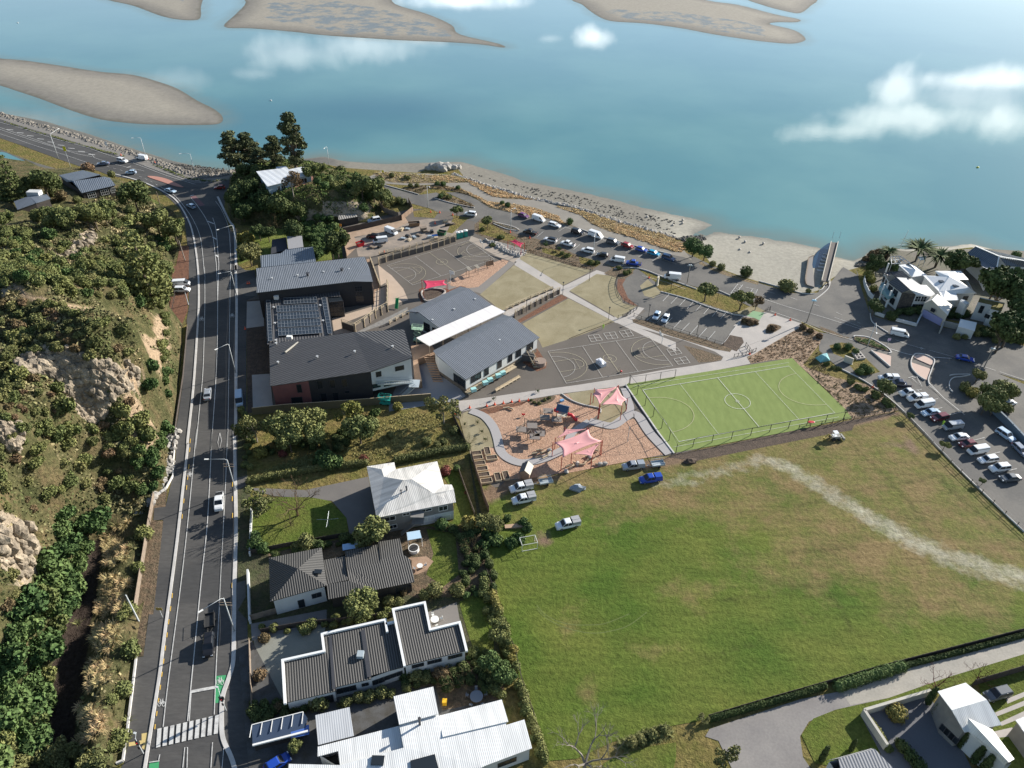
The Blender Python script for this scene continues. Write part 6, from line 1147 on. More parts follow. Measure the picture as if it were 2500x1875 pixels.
def carparts(t,opt):
    Lc,Wc,H,zb,prof,gh=SP[t]; hw=Wc/2; P={}
    # body lofted along x with a rounded section
    V=[];F=[]; n=len(prof)
    for (x,z) in prof:
        k=1-.10*max(0,(abs(x)/(Lc/2))-.8)/.2
        sec=[(-hw*.90*k,.26),(-hw*k,.42),(-hw*k,z*.72),(-hw*.94*k,z-.04),(-hw*.82*k,z),(hw*.82*k,z),(hw*.94*k,z-.04),(hw*k,z*.72),(hw*k,.42),(hw*.90*k,.26)]
        V+=[(x,y,zz) for y,zz in sec]
    c=10
    for i in range(n-1):
        for j in range(c): F.append((i*c+j,i*c+(j+1)%c,(i+1)*c+(j+1)%c,(i+1)*c+j))
    F+=[tuple(range(c-1,-1,-1)),tuple((n-1)*c+j for j in range(c))]
    b=MB(); b.add(V,F); 
    x0,x1,x2,x3=gh; z0=zb-.02; wt=hw*.80; wb=hw*.93
    g=MB(); rp=MB()
    if t=='van':
        vw=hw*.95; vt=hw*.86
        b.add([(x0,-vw,z0),(.95,-vw,z0),(.95,vw,z0),(x0,vw,z0),(x0+.06,-vt,H-.12),(.95,-vt,H-.12),(.95,vt,H-.12),(x0+.06,vt,H-.12)],[(0,3,2,1),(4,5,6,7),(0,1,5,4),(1,2,6,5),(2,3,7,6),(3,0,4,7)])
        g.add([(.95,-vw,z0),(x1,-vw*.93,z0),(x1,vw*.93,z0),(.95,vw,z0),(.95,-vt,H-.12),(x3,-vt,H-.14),(x3,vt,H-.14),(.95,vt,H-.12)],[(4,5,6,7),(0,1,5,4),(1,2,6,5),(2,3,7,6)])
        rp.box(x0+.1,x3-.02,-vt+.02,vt-.02,H-.12,H-.02); rp.box(x0+.3,x3-.3,-vt+.2,vt-.2,H-.02,H)
        if 'bus' in opt:
            for s in (-1,1): g.add([(-2.3,s*(vw-.035),z0+.08),(.9,s*(vw-.035),z0+.08),(.9,s*(vt+.03),H-.3),(-2.3,s*(vt+.03),H-.3)],[(0,1,2,3)])
            g.box(x0-.02,x0+.03,-vt*.85,vt*.85,z0+.15,H-.35)
    else:
        g.add([(x0,-wb,z0),(x1,-wb,z0),(x1,wb,z0),(x0,wb,z0),(x2,-wt,H-.07),(x3,-wt,H-.07),(x3,wt,H-.07),(x2,wt,H-.07)],[(4,5,6,7),(0,1,5,4),(1,2,6,5),(2,3,7,6),(3,0,4,7)])
        rp.add([(x2-.04,-wt-.02,H-.08),(x3+.05,-wt-.02,H-.08),(x3+.05,wt+.02,H-.08),(x2-.04,wt+.02,H-.08),(x2+.1,-wt+.1,H),(x3-.12,-wt+.1,H),(x3-.12,wt-.1,H),(x2+.1,wt-.1,H)],[(4,5,6,7),(0,1,5,4),(1,2,6,5),(2,3,7,6),(3,0,4,7)])
        for s in (-1,1):
            for (a,c_) in ((x0,x2),(x1,x3),((x0+x1)/2-.1,(x2+x3)/2-.05)): rp.beam((a,s*wb,z0),(c_,s*wt,H-.06),.07,.07)
    P['body']=(b,0); P['glass']=(g,'g'); P['roof']=(rp,0)
    if t=='ute':
        tr=MB()
        if 'canopy' in opt: tr.add([(-2.55,-hw*.9,1.0),(-.8,-hw*.9,1.0),(-.8,hw*.9,1.0),(-2.55,hw*.9,1.0),(-2.45,-hw*.78,1.68),(-.85,-hw*.8,1.72),(-.85,hw*.8,1.72),(-2.45,hw*.78,1.68)],[(4,5,6,7),(0,1,5,4),(1,2,6,5),(2,3,7,6),(3,0,4,7)]); P['canopy']=(tr,0)
        elif 'box' in opt: tr.box(-2.6,-.85,-hw,hw,.95,1.75); tr.box(-2.5,-.95,-.15,.15,1.75,1.8); P['toolbox_canopy']=(tr,'c')
        else: tr.box(-2.5,-.85,-hw*.82,hw*.82,.985,1.0); P['tray']=(tr,'t')
    wh=MB(); wh.tube([(0,-.11,0),(0,.11,0)],.33,14); wr=MB(); wr.tube([(0,-.12,0),(0,.12,0)],.2,10)
    hl=MB(); hl.box(-.1,.06,-.18,.18,-.09,.09); P['_w']=(wh,wr,hl)
    return P
CARS={}
def car(t,pm,s,label,opt='',group=None,name=None,cat=None,roofm=None,scale=1.,doorpatch=None):
    "s: survey points of rear and front (at bonnet height)"
    a,b=W(s,.8); c=(a+b)/2; rz=math.atan2(b.y-a.y,b.x-a.x); g=h1(c.x,c.y)
    key=(t,pm.name,opt,roofm.name if roofm else ''); nm=name or {'hatch':'parked_car','sedan':'parked_car','wagon':'estate_car','suv':'suv','ute':'utility_truck','van':'van'}[t]
    ct=cat or {'hatch':'car','sedan':'car','wagon':'car','suv':'suv','ute':'ute','van':'van'}[t]
    if key in CARS:
        o=dup(CARS[key],(c.x,c.y,g+.09),rz,label=label,cat=ct); o.name=nm
    else:
        o=empty(nm,(c.x,c.y,g+.09),rz,label,ct); P=carparts(t,opt); wh,wr,hl=P.pop('_w'); Lc,Wc=SP[t][:2]
        mm={0:pm,'g':cglass,'c':canv,'t':trimm}
        for k,(mb,mi) in P.items(): mb.build(k,(roofm if roofm and k=='roof' else mm[mi]),o,recalc=True)
        wm_=None
        for x in (Lc*.31,-Lc*.31):
            for y in (-Wc/2+.1,Wc/2-.1):
                if wm_ is None: w_=wh.build('wheel',tyre,o,recalc=True); r_=wr.build('rim',rim,w_,recalc=True); wm_=(w_.data,r_.data)
                else: w_=link('wheel',wm_[0],o); r_=link('rim',wm_[1],w_)
                w_.location=(x,y,.33)
        hd=None
        for y in (-Wc*.36,Wc*.36):
            for x,m_,nn in ((Lc/2-.08,lampm,'headlight'),(-Lc/2+.03,tailm,'tail_light')):
                q=MB(); q.v=list(hl.v); q.f=list(hl.f); q.mi=list(hl.mi); l_=q.build(nn,m_,o); l_.location=(x,y,.66 if nn=='headlight' else .78); l_.scale=(1,1,1) if nn=='headlight' else (.6,.8,1.2)
        CARS[key]=o
    o.scale=(scale,)*3
    if group: o['group']=group
    return o
gS='cars parked along the shore'; gR='vehicles parked nose in beside the field'
car('hatch',PV,"A3 800,522 885,550",'purple hatchback, leftmost in the upper row by the shore tussocks','',gS)
car('van',PW,"A3 915,548 1038,588",'long white panel van beside the purple hatchback','',gS)
car('wagon',PW,"A3 1064,605 1178,635",'white estate car in the upper shore row right of the white panel van','',gS)
car('suv',PB,"A3 1280,672 1374,697",'black suv standing alone in the upper row left of the white campervan','',gS)
car('van',PW,"A3 1428,695 1555,738",'white campervan with side windows in the upper shore row','bus',gS,scale=1.08)
car('suv',PG,"A3 1595,760 1698,788",'dark grey suv between the white campervan and the red hatchback','',gS)
car('hatch',PR,"A3 1728,790 1828,822",'red hatchback in the upper shore row','',gS,scale=1.05)
car('hatch',PU,"A3 1852,828 1954,855",'deep blue hatchback between the red and the light blue ones','',gS)
car('hatch',PC,"A3 1962,860 2065,890",'light blue hatchback in the upper shore row','',gS,scale=1.05)
car('suv',PN,"A3 2088,900 2205,938",'navy estate suv, last of the upper row by the willow tree','',gS)
car('ute',PB,"A3 965,700 838,670",'black ute with open tray at the left of the lower shore row','',gS)
car('wagon',PW,"A3 1136,765 1032,740",'white suv with dark open rear door in the lower shore row','',gS,roofm=PB)
car('ute',PW,"A3 1303,806 1178,775",'white single cab ute with open tray in the lower shore row','',gS)
car('suv',PW,"A3 1480,865 1360,838",'white people carrier in the middle of the lower shore row','',gS)
car('hatch',PB,"A3 1612,900 1492,880",'black hatchback in the lower row beside the street lamp','',gS)
car('van',PW,"A3 1750,945 1630,925",'small white van in the lower row above the blue ute','bus',gS,scale=.92)
car('ute',PU,"A3 1905,975 1760,955",'royal blue ute at the end of the lower shore row','',gS)
car('van',PW,"A4 596,655 452,640",'white box campervan driving along the shore road past the grass verge','',None,scale=1.05)
car('suv',PW,"A3 418,530 305,515",'white suv driving out past the lone round tree')
car('hatch',PI,"A4 398,962 362,1025",'pale blue hatchback, left one of the pair in the small car park','','pair in the car park')
car('hatch',PI,"A4 480,985 440,1052",'pale blue hatchback with raised tailgate, right one of the pair','','pair in the car park',roofm=PW)
car('van',PW,"A2 1440,1030 1545,1070",'white high roofed panel van in the building yard')
car('van',PW,"A2 1460,1125 1328,1140",'white minibus with side windows in the building yard next to the red skip','bus')
car('suv',PB,"A2 1375,1100 1285,1088",'dark suv half hidden behind the white minibus in the yard')
car('suv',PI,"A2 1400,935 1275,958",'white four wheel drive on the grass inside the dark fence by the shed','',None,roofm=PW)
car('suv',PW,"A6 1556,210 1722,208",'white four wheel drive with blue tail parked on the bark strip','',None)
car('van',PW,"A6 1552,160 1712,150",'white van parked behind the four wheel drive on the bark strip','bus')
car('sedan',PS,"A6 1862,1195 1870,1100",'silver sedan driving up the main road in the shadow')
car('van',PI,"A6 2150,1115 2155,1275",'white van parked at the kerb in front of the school')
car('ute',PW,"B5 1974,565 1966,712",'white ute with open tray driving down the main road in the sun')
car('suv',PB,"D1 1888,450 1868,655",'black four wheel drive towing a box trailer in the house shadow')
car('sedan',PSG,"A1 970,545 882,550",'blue grey car leading the queue at the causeway junction')
car('suv',PW,"A1 1055,512 1148,530",'white suv on the causeway by the roadworks truck')
car('hatch',PI,"A1 1218,625 1133,628",'pale hatchback in the middle of the causeway junction')
car('sedan',PI,"A1 1490,782 1572,800",'pale silver car at the edge of the roadside lawn')
car('hatch',PR,"A1 2022,760 1928,765",'red car waiting in the side road by the pine trees')
car('hatch',PI,"A1 1752,945 1688,912",'pale silver hatchback driving into the bend shadow')
car('van',PW,"A1 1320,505 1232,490",'white roadworks truck with orange cones on the causeway edge')
car('van',PW,"A5 905,1045 1078,1080",'white van with dark windows and stickers driving past the stone fronted house','bus')
car('sedan',PU,"A5 1552,1285 1722,1320",'bright blue sedan turning at the junction in tree shade')
R_=[('ute',PW,"B4 912,270 708,265",'white double cab ute with covered tray, nearest the junction islands','canopy'),('ute',PDK,"B4 985,325 850,312",'dark ute half hidden behind the small round tree',''),('ute',PW,"B4 1082,388 905,408",'white flat deck ute, third vehicle from the top of the row',''),('ute',PW,"B4 1165,435 970,455",'white canopy ute just above the tall minibus','canopy'),('van',PW,"B4 1225,490 1040,520",'tall white minibus near the top of the row','bus'),('sedan',PI,"B4 1280,560 1098,590",'pale blue sedan beside the maroon car',''),('wagon',PM,"B4 1360,600 1182,640",'maroon estate car between pale blue sedan and beige people carrier',''),('van',PS,"B4 1488,690 1288,715",'silver minibus with open door and a worker in hi-vis','bus'),('sedan',PW,"B4 1535,785 1355,808",'white sedan between the silver minibus and the small maroon car',''),('hatch',PM,"B4 1615,845 1432,872",'small maroon hatchback below the white sedan',''),('van',PW,"B4 1708,905 1518,935",'white minibus with ribbed roof low in the row','bus'),('wagon',PW,"B4 1805,985 1608,1012",'white estate car with roof bars',''),('suv',PW,"B4 1908,1065 1710,1088",'white compact people carrier, second from the bottom of the row',''),('sedan',PG,"B4 2000,1158 1812,1172",'dark grey sedan at the bottom of the row','')]
for t,pm,s,l,o in R_: car(t,pm,s,l,o,gR,scale=.95 if t=='van' else 1)
car('suv',PI,"B4 1805,740 1925,820",'pale four wheel drive parked against the long blue fence')
car('wagon',PSG,"B4 1945,860 2060,970",'grey green estate car at the right edge by the long fence')
car('hatch',PW,"B4 1850,500 1935,480",'small white car in the driveway behind the leafy trees')
car('ute',PS,"B3 1758,862 1533,885",'silver double cab ute with canopy at the edge of the wood chips','canopy'); car('ute',PU,"B3 1912,975 1688,1005",'blue double cab ute with blue canopy on the field','canopy')
u1=car('ute',PW,"B3 750,1045 520,1090",'white and green work ute hitched to the loaded trailer','box'); car('ute',PW,"B3 775,1150 540,1195",'white work ute with its driver door open','box'); car('ute',PW,"B3 1165,1375 944,1420",'white and green work ute parked alone on the field','box')
car('suv',PG,"D4 2120,790 1950,835",'dark car with pale boards on its roof in the drive of the pale gable house')
car('hatch',PU,"D2 260,1620 400,1530",'dark blue car in deep shade at the bottom left house')
# trailers
def trailer(s,label,load=False,m=None):
    a,b=W(s,.6); c=(a+b)/2; rz=math.atan2(b.y-a.y,b.x-a.x); e=empty('trailer',(c.x,c.y,.09),rz,label,'trailer'); st=m or MATS['galvanised_steel']
    mb=MB(); mb.box(-1.6,1.4,-.85,.85,.5,.58)
    for y in (-.85,.82): mb.box(-1.6,1.4,y,y+.03,.5,.95)
    for x in (-1.6,1.37): mb.box(x,x+.03,-.85,.85,.5,.95)
    mb.build('bed',st,e); mb=MB(); mb.beam((1.4,.5,.5),(2.5,0,.5),.08,.08); mb.beam((1.4,-.5,.5),(2.5,0,.5),.08,.08); mb.build('drawbar',st,e)
    for y in (-.95,.95): mb=MB(); mb.tube([(-.2,y-.09,.3),(-.2,y+.09,.3)],.3,12); mb.build('wheel',tyre,e)
    mb=MB()
    for x in (-1.5,1.3):
        for y in (-.8,.8): mb.beam((x,y,.95),(x,y,1.5),.05,.05)
    for y in (-.8,.8): mb.beam((-1.5,y,1.5),(1.3,y,1.5),.05,.05)
    mb.build('rack',st,e)
    return e
trailer("B3 925,1005 780,1030",'galvanised trailer piled with timber behind the white and green ute',True); trailer("B3 1930,850 1790,868",'open cage trailer behind the silver ute on the field edge'); trailer("D1 1890,280 1888,400",'black box trailer behind the black four wheel drive',False,MATS['black_trim'])
mb=MB(); p=W("B3 830,975,1.1")[0]; 
for i in range(6): mb.beam(p+Vector((-1.3+.1*i,-.5+.2*i,.0+.04*(i%3))),p+Vector((1.2-.1*i,-.3+.18*i,.1+.05*(i%2))),.18,.06)
tag(mb.build('timber_load',mat('raw_timber',(.45,.30,.17),(.35,.23,.13),rough=.9,sc=2)),'stack of loose boards on the trailer by the garden shed','timber')
# small digger on the field edge
p=W("B4 315,820,.1")[0]; e=empty('mini_digger',p,R(10),'compact wheeled digger standing on the churned soil at the field edge','digger'); gm_=mat('digger_grey',(.25,.24,.22),rough=.6)
mb=MB(); mb.box(-.9,1.,-.6,.6,.6,1.2); mb.box(.5,1.4,-.45,.45,.7,1.1); mb.build('chassis',gm_,e); mb=MB(); mb.box(-.5,.4,-.5,.5,1.2,1.25)
for x in (-.5,.4):
    for y in (-.5,.5): mb.beam((x,y,1.2),(x,y,2.2),.07,.07)
mb.box(-.6,.5,-.6,.6,2.2,2.28); mb.build('cab',PW,e); mb=MB(); mb.beam((-.9,0,1.),(-1.9,0,1.9),.2,.2); mb.beam((-1.9,0,1.9),(-2.5,0,.7),.16,.16); mb.box(-2.8,-2.3,-.3,.3,.3,.8); mb.build('boom',mat('digger_yellow',(.45,.33,.08),rough=.6),e); mb=MB(); mb.box(1.9,2.3,-.9,.9,.1,.8); mb.beam((1.,.5,.9),(2.,.5,.5),.12,.12); mb.beam((1.,-.5,.9),(2.,-.5,.5),.12,.12); mb.build('front_bucket',gm_,e)
for x,r in ((-.5,.5),(.9,.36)):
    for y in (-.7,.7): mb=MB(); mb.tube([(x,y-.14,r),(x,y+.14,r)],r,12); mb.build('wheel',tyre,e)
# ================================================================ STREET FURNITURE
steel=MATS['galvanised_steel']; polem=mat('light_pole',(.50,.52,.52),rough=.5); wood=mat('weathered_wood',(.24,.19,.14),(.17,.13,.1),rough=.9,sc=2); woodp=mat('grey_pole_wood',(.30,.26,.22),rough=.9); blackm=mat('black_metal',(.02,.02,.02),rough=.5); redm=mat('red_paint',(.38,.03,.02),rough=.5); redplastic=mat('red_plastic',(.55,.02,.03),rough=.4); orange=mat('orange_plastic',(.8,.12,.05),rough=.5); pinewood=mat('new_timber',(.52,.42,.28),(.45,.36,.24),rough=.85,sc=2)
def gp(s,z=0): p=W(s,z)[0]; return Vector((p.x,p.y,h1(p.x,p.y))) if z==0 else p
def lamp(s,h,arm,label,m=polem,cross=False,group='street lamps'):
    "s: base; arm: survey point of the lamp head"
    b=gp(s); hd=W(arm,b.z+h+.4)[0]; e=empty('street_lamp',b,0,label,'street lamp',group); d=hd-b; d.z=0
    mb=MB(); mb.tube([(0,0,-.1),(0,0,h)],.13,8,.08); mb.build('pole',m,e,smooth=True); L0=d.length
    if L0>.3:
        mb=MB(); q=d.normalized(); mb.tube([Vector((0,0,h-.1)),q*.4+Vector((0,0,h+.25)),q*L0+Vector((0,0,h+.4))],.05,6); mb.build('arm',m,e,smooth=True)
        mb=MB(); mb.beam(q*(L0-.1)+Vector((0,0,h+.38)),q*(L0+.75)+Vector((0,0,h+.4)),.3,.12); mb.build('lamp_head',framew,e)
    if cross:
        mb=MB()
        for z in (h-1.2,h-1.9): mb.beam((-1.1,0,z),(1.1,0,z),.1,.12)
        mb.build('cross_arm',wood,e)
    return e
lamp("B5 2122,545",9,"B5 1872,262",'street lamp with cross arms beside the white ute on the main road',cross=True)
lamp("D1 2112,430",9.5,"D1 1822,236",'street lamp with cross arms above the black four wheel drive',cross=True)
lamp("A6 2122,960",9,"A6 1955,742",'street lamp above the silver sedan by the school wing')
lamp("A6 2135,290",9,"A6 1985,62",'street lamp opposite the bark strip with the parked four wheel drive')
lamp("A1 2140,1320",8.5,"A1 1968,1142",'street lamp with cross arms on the inside of the bend',cross=True)
lamp("A1 527,505",10,"A1 522,240",'street lamp at the west end of the causeway with arm over the road')
lamp("A1 1325,535",10,"A1 1200,320",'street lamp on the causeway beside the roadworks truck')
lamp("A1 1765,687",10,"A1 1630,462",'street lamp on the causeway over the mudflat boulders')
lamp("A1 2078,675",8.5,"A1 2046,492",'street lamp just left of the big pine trees')
lamp("A2 940,490",9,"A2 893,300",'street lamp on the shore behind the wooded knoll')
lamp("A2 1825,835",8.5,"A2 1835,648",'street lamp on the shore road above the building yard')
lamp("A3 725,690",8.5,"A3 755,475",'street lamp beside the purple hatchback')
lamp("A3 1468,890",8,"A3 1480,722",'street lamp in the shore car park beside the black hatchback')
lamp("A5 672,1195",8,"A5 765,1052",'slender street lamp on the planted traffic island')
for s,t,l in (("A3 1193,1250","A3 1199,1140",'black park lamp at the crossing of the two concrete paths'),("A3 1432,1130","A3 1440,1012",'black park lamp on the path to the shore car park'),("A3 1605,1478","A3 1612,1358",'black park lamp at the corner of the pale lawn by the asphalt court'),("A3 866,1415","A3 868,1315",'black park lamp beside the sloping timber walled ramp'),("A4 305,1012","A4 312,928",'black park lamp behind the pair of pale blue hatchbacks'),("A4 740,1170","A4 756,1065",'black park lamp on the lower edge of the small car park'),("A4 503,790","A4 515,675",'black park lamp on the grass verge under the white campervan'),("A4 920,885","A4 935,795",'black park lamp between the two round coastal trees'),("A5 1840,1415","A5 1840,1405",'short lamp')):
    if 'short' in l: continue
    b=gp(s); e=empty('park_lamp',b,0,l,'park lamp','black park lamps'); MB().cyl((0,0,0),.07,4.2,8).build('pole',blackm,e); mb=MB(); mb.cyl((0,0,4.2),.28,.12,10); mb.cyl((0,0,4.0),.14,.25,8); mb.build('lamp_head',blackm,e)
def upole(s,h,label,tx=0,head=None,m=woodp):
    b=gp(s); e=empty('utility_pole',b,0,label,'utility pole'); mb=MB(); mb.tube([(0,0,-.2),(tx,0,h)],.17,8,.11); mb.build('pole',m,e)
    if head: mb=MB(); mb.beam((tx-.9,0,h-.5),(tx+.9,0,h-.5),.12,.12); mb.beam((tx-.5,0,h-.3),(tx+.5,0,h-.3),.5,.35); mb.build('cross_arm',head,e)
    return e
upole("E1 1412,738",7.8,'leaning wooden power pole with pale blue top at the boat ramp junction',.3,mat('pale_blue_box',(.3,.55,.7),rough=.6))
upole("A4 652,718",7.2,'wooden power pole beside the white campervan on the shore road',0,steel)
upole("A5 1812,1410",7,'power pole in tree shade behind the bright blue sedan',0,steel)
upole("A4 1640,0",.2,'x') if False else None
upole("A1 1665,1420",7,'plain pole leaning at the bark strip below the bend',-.3)
upole("D1 1250,340",7.5,'pale pole leaning over the tussock bank',-.2,None,polem)
upole("A1 1438,915",5,'dark wooden post on the roadside lawn',0,None,wood)
upole("A6 1695,345",4,'pale post at the lower end of the bark strip',0,None,polem)
def sign(s,h,w,hh,m,label,post=polem,rz=0,name='road_sign',pl=None):
    b=gp(s); e=empty(name,b,rz,label,'sign'); MB().cyl((0,0,0),.05,h,6).build('post',post,e); mb=MB(); mb.box(-w/2,w/2,-.07,-.04,h-hh,h+.05); mb.build('sign_panel',m,e); return e
yel=mat('sign_yellow',(.7,.62,.02),rough=.5); tan=mat('sign_back',(.35,.24,.05),rough=.6)
sign("A1 650,622",9.0,1.1,1.8,yel,'tall pole with yellow and white road sign at the causeway')
sign("A1 970,425",3.4,1.0,1.6,framew,'white road sign on the seaward path of the causeway')
sign("D1 1465,305",2.9,1.1,.7,tan,'brown backed sign on a white post standing in the footpath')
sign("B5 1490,555",3.2,.9,.6,tan,'small yellow brown sign at the kink of the footpath')
sign("A5 868,1175",2.2,.9,.7,mat('sign_pink',(.6,.45,.6),rough=.5),'small pale sign on the planted island by the junction')
sign("A2 1420,540",1.8,.8,.8,yel,'small bright yellow sign where the shore road meets the tussocks')
sign("A2 1042,1045",2.6,.9,.9,mat('sign_orange',(.8,.3,.05),rough=.5),'orange round edged sign on the corner of the yard fence')
sign("A3 2047,1165",.1,.1,.1,yel,'x') if False else None
def mono(s,w,h,d,m,label,rz=0,name='information_board'):
    b=gp(s); mb=MB(); mb.box(-w/2,w/2,-d/2,d/2,0,h); mb.box(-w/2-.1,w/2+.1,-d/2-.1,d/2+.1,-.05,.12); o=mb.build(name,m,None,b,rz); return tag(o,label,name.replace('_',' '))
mono("A4 385,722",1.3,3.0,.5,creamw,'cream entrance board standing on the pale verge by the car park',R(70))
mono("A5 480,1350",2.4,1.9,.4,creamw,'cream utility cabinet on the grass near the turquoise tent',R(-40),'utility_cabinet')
# traffic signals
for s,arm,l in (("D1 1292,1530","D1 1225,1350",'traffic signal pole with lamp on the left side of the zebra crossing'),("D1 2035,1140","D1 1962,935",'traffic signal pole with red light beside the green cycle box')):
    b=gp(s); e=empty('traffic_light',b,0,l,'traffic light'); MB().tube([(0,0,0),(0,0,4.6)],.08,8,.06).build('pole',polem,e); mb=MB(); mb.box(-.2,.2,-.2,.2,2.9,3.9); mb.box(-.15,.15,-.3,-.2,1.9,2.5); mb.build('signal_housing',blackm,e); MB().cyl((0,-.25,3.55),.13,.2,8).build('red_light',redplastic,e)
    hd=W(arm,4.8)[0]-b; hd.z=4.9; mb=MB(); mb.tube([(0,0,4.5),hd],.04,6); mb.beam(hd,hd+Vector((-.4,.1,0)),.3,.12); mb.build('arm',polem,e)
    if 'red' in l: o=MB().box(-.45,.45,-.05,.05,3.3,4.0).build('sign_panel',blackm,e)
# cones
cone0=None
def cone(s,h=.9):
    global cone0
    b=gp(s); b.z+=.1
    if cone0 is None:
        mb=MB(); mb.tube([(0,0,.05),(0,0,h)],.2,8,.04); mb.box(-.27,.27,-.27,.27,0,.06); o=mb.build('traffic_cone',orange,None,b); cone0=o; o['label']='orange traffic cone standing on the ground'; o['category']='traffic cone'; o['group']='orange traffic cones'
    else: dup(cone0,b)
for s in "A1 1090,478;A1 1395,545;A1 1335,515;B1 200,492;B1 217,490;A2 1848,880;A2 1930,885;A2 2047,905;A2 1890,985;A3 722,695;A3 897,745;A3 45,612;A4 310,660;E1 1072,662;E1 1235,718;E1 795,1085;B4 665,355;B1 1430,205;B3 700,290;B3 172,355;E2 652,680;E2 795,650;E2 950,630;E2 1100,605;E2 1235,590;E2 72,825;B1 180,900".split(';'): cone(s)
# ================================================================ FENCES AND WALLS
def fence(s,h,label,m,step=2.4,name='fence',t=.06,top=None,rails=(),mesh=False,zoff=0,cat='fence',postm=None,posth=None,sm=False):
    P=W(s); P=smooth(P) if sm else P; c=P[0].copy(); z0=h1(c.x,c.y); e=empty(name,(c.x,c.y,z0),0,label,cat); off=Vector((c.x,c.y,z0)); PP=[Vector((p.x,p.y,h1(p.x,p.y)))-off for p in P]
    if not mesh and not rails:
        mb=MB()
        for a,b in zip(PP,PP[1:]): mb.beam(a+Vector((0,0,h/2-.03)),b+Vector((0,0,h/2-.03)),t,h)
        mb.build('panel',m,e)
    mb=MB()
    for a,b in zip(PP,PP[1:]):
        for r_ in (rails or ((h-.03,.05) if mesh else ())): mb.beam(a+Vector((0,0,r_)),b+Vector((0,0,r_)),.06,.06)
    if mb.v: mb.build('rail',m,e)
    if step:
        L_=[(b-a).length for a,b in zip(PP,PP[1:])]; T=sum(L_); n=max(2,min(90,int(T/step)+1)); pm=None; hp=posth or h+.1
        for i in range(n):
            d=T*i/(n-1); k=0
            while k<len(L_)-1 and d>L_[k]: d-=L_[k]; k+=1
            p=PP[k].lerp(PP[k+1],min(1,d/max(L_[k],1e-6)))
            if pm is None: o=MB().cbox((0,0,hp/2-.05),.12,.12,hp).build('post',postm or m,e); pm=o.data
            else: o=link('post',pm,e)
            o.location=p
    if top: mb=MB(); [mb.beam(a+Vector((0,0,h)),b+Vector((0,0,h)),t+.1,.08) for a,b in zip(PP,PP[1:])]; mb.build('capping',top,e)
    return e
dkf=mat('dark_fence_wood',(.07,.055,.045),(.05,.04,.035),rough=.9,sc=2); brf=mat('brown_fence',(.24,.16,.11),(.18,.12,.08),rough=.9,sc=2); gnf=mat('green_brown_fence',(.15,.13,.08),rough=.9)
fence("B6 130,180 400,150 700,130 1100,100 1600,60",2.2,'long timber fence with metal post caps between the school wing and the overgrown lot',gnf,top=pinewood)
fence("A2 1062,1065 1330,1010 1590,945",2.,'dark close boarded fence along the top of the building yard',dkf)
fence("A2 1560,925 1430,880 1390,840",2.,'grey boarded fence in the shaded hollow under the knoll',wood)
fence("A2 1590,950 1690,870 1650,790",2.,'sunlit tan boarded fence panel near the shore road',brf)
fence("A2 1040,1060 1070,1180 1095,1290",2.,'brown fence along the left edge of the building yard',brf)
fence("E2 230,840 130,860 100,900",1,'x',wood) if False else None
fence("B3 345,1290 300,1180 262,1040 240,980 185,780",1.9,'red brown boarded fence beside the vegetable boxes',brf)
fence("B6 1830,650 1900,850 1960,1010",1.2,'low pale rail fence on the side lawn of the white roof house',wood)
fence("B6 1780,200 1890,440",1.6,'dark fence between overgrown lot and the tree planted lawn',dkf)
fence("D3 135,0 180,110 215,330 300,500 370,650 440,950 530,1200 640,1600",1.2,'long wire and hedge fence along the left side of the playing field',dkf,step=4,rails=(.5,1.1))
fence("D4 80,975 400,880 850,752 1180,655 1500,572 2212,388 2350,350",1.,'long dark clipped fence along the bottom edge of the playing field',dkf,step=3)
fence("B4 870,570 940,600 1180,850 1450,1115 1750,1400 2080,1700",1.1,'post and wire fence between the field and the parked vehicles',blackm,step=3.2,rails=(.4,.75,1.05),postm=wood)
fence("B4 0,725 420,660 860,568",1.3,'post and wire fence on the dark soil strip below the artificial pitch',blackm,step=3,rails=(.6,1.2))
fence("B3 1605,140 1700,260 1820,430 1930,580 2025,765",3,'tall wire mesh fence along the left side of the artificial pitch',blackm,step=4.5,rails=(3,),t=.04)
fence("E3 1380,440 1640,405 2190,310",2.6,'tall wire frame fence along the top of the artificial pitch',blackm,step=4,rails=(2.6,.1))
fence("B3 2025,765 2212,690 B4 100,690 300,660 400,640",2.4,'wire fence along the lower side of the artificial pitch',blackm,step=5,rails=(2.4,))
fence("A3 850,872 1000,905 1200,960 1460,1035",1.1,'black pool style fence between pale lawn and planted bed',blackm,step=2.,rails=(1.05,.2))
fence("A3 1700,1070 1670,1160 1700,1280 1800,1340 1870,1370 1780,1440 1690,1470",1.3,'curved black fence beside the red bark strip',blackm,step=1.6,rails=(1.2,.2),sm=True)
fence("A3 1250,1650 1400,1590 1640,1500",.3,'low timber edging below the pale lawn',wood,step=0)
fence("A4 175,1000 300,1050 500,1115 760,1200 980,1265",1.,'low black fence along the lower side of the small car park',blackm,step=2.5,rails=(.95,.2))
fence("A4 1075,1375 1200,1350 1270,1320",1.2,'short black gate fence where the concrete paths meet',blackm,step=1.2,rails=(1.15,.2))
fence("A4 1180,1270 1230,1340",1.2,'short mesh gate beside the mulched slope',blackm,step=1.,rails=(1.15,.2))
fence("B4 1722,560 1860,690 2028,870 2150,1000",2.,'long slate blue boarded fence along the parking street',mat('slate_blue_fence',(.11,.15,.19),rough=.8),t=.5)
fence("D4 1560,822 1115,955 1270,1190",1.7,'cream courtyard wall around the dark paved court',mat('wall_cream',(.50,.47,.40),(.42,.4,.35),rough=.9,sc=.6,fine=.08),step=0,name='garden_wall',t=.45,cat='wall')
fence("D4 1860,760 2212,655 2400,600",2.,'dark boarded fence above the drive of the pale gable house',dkf)
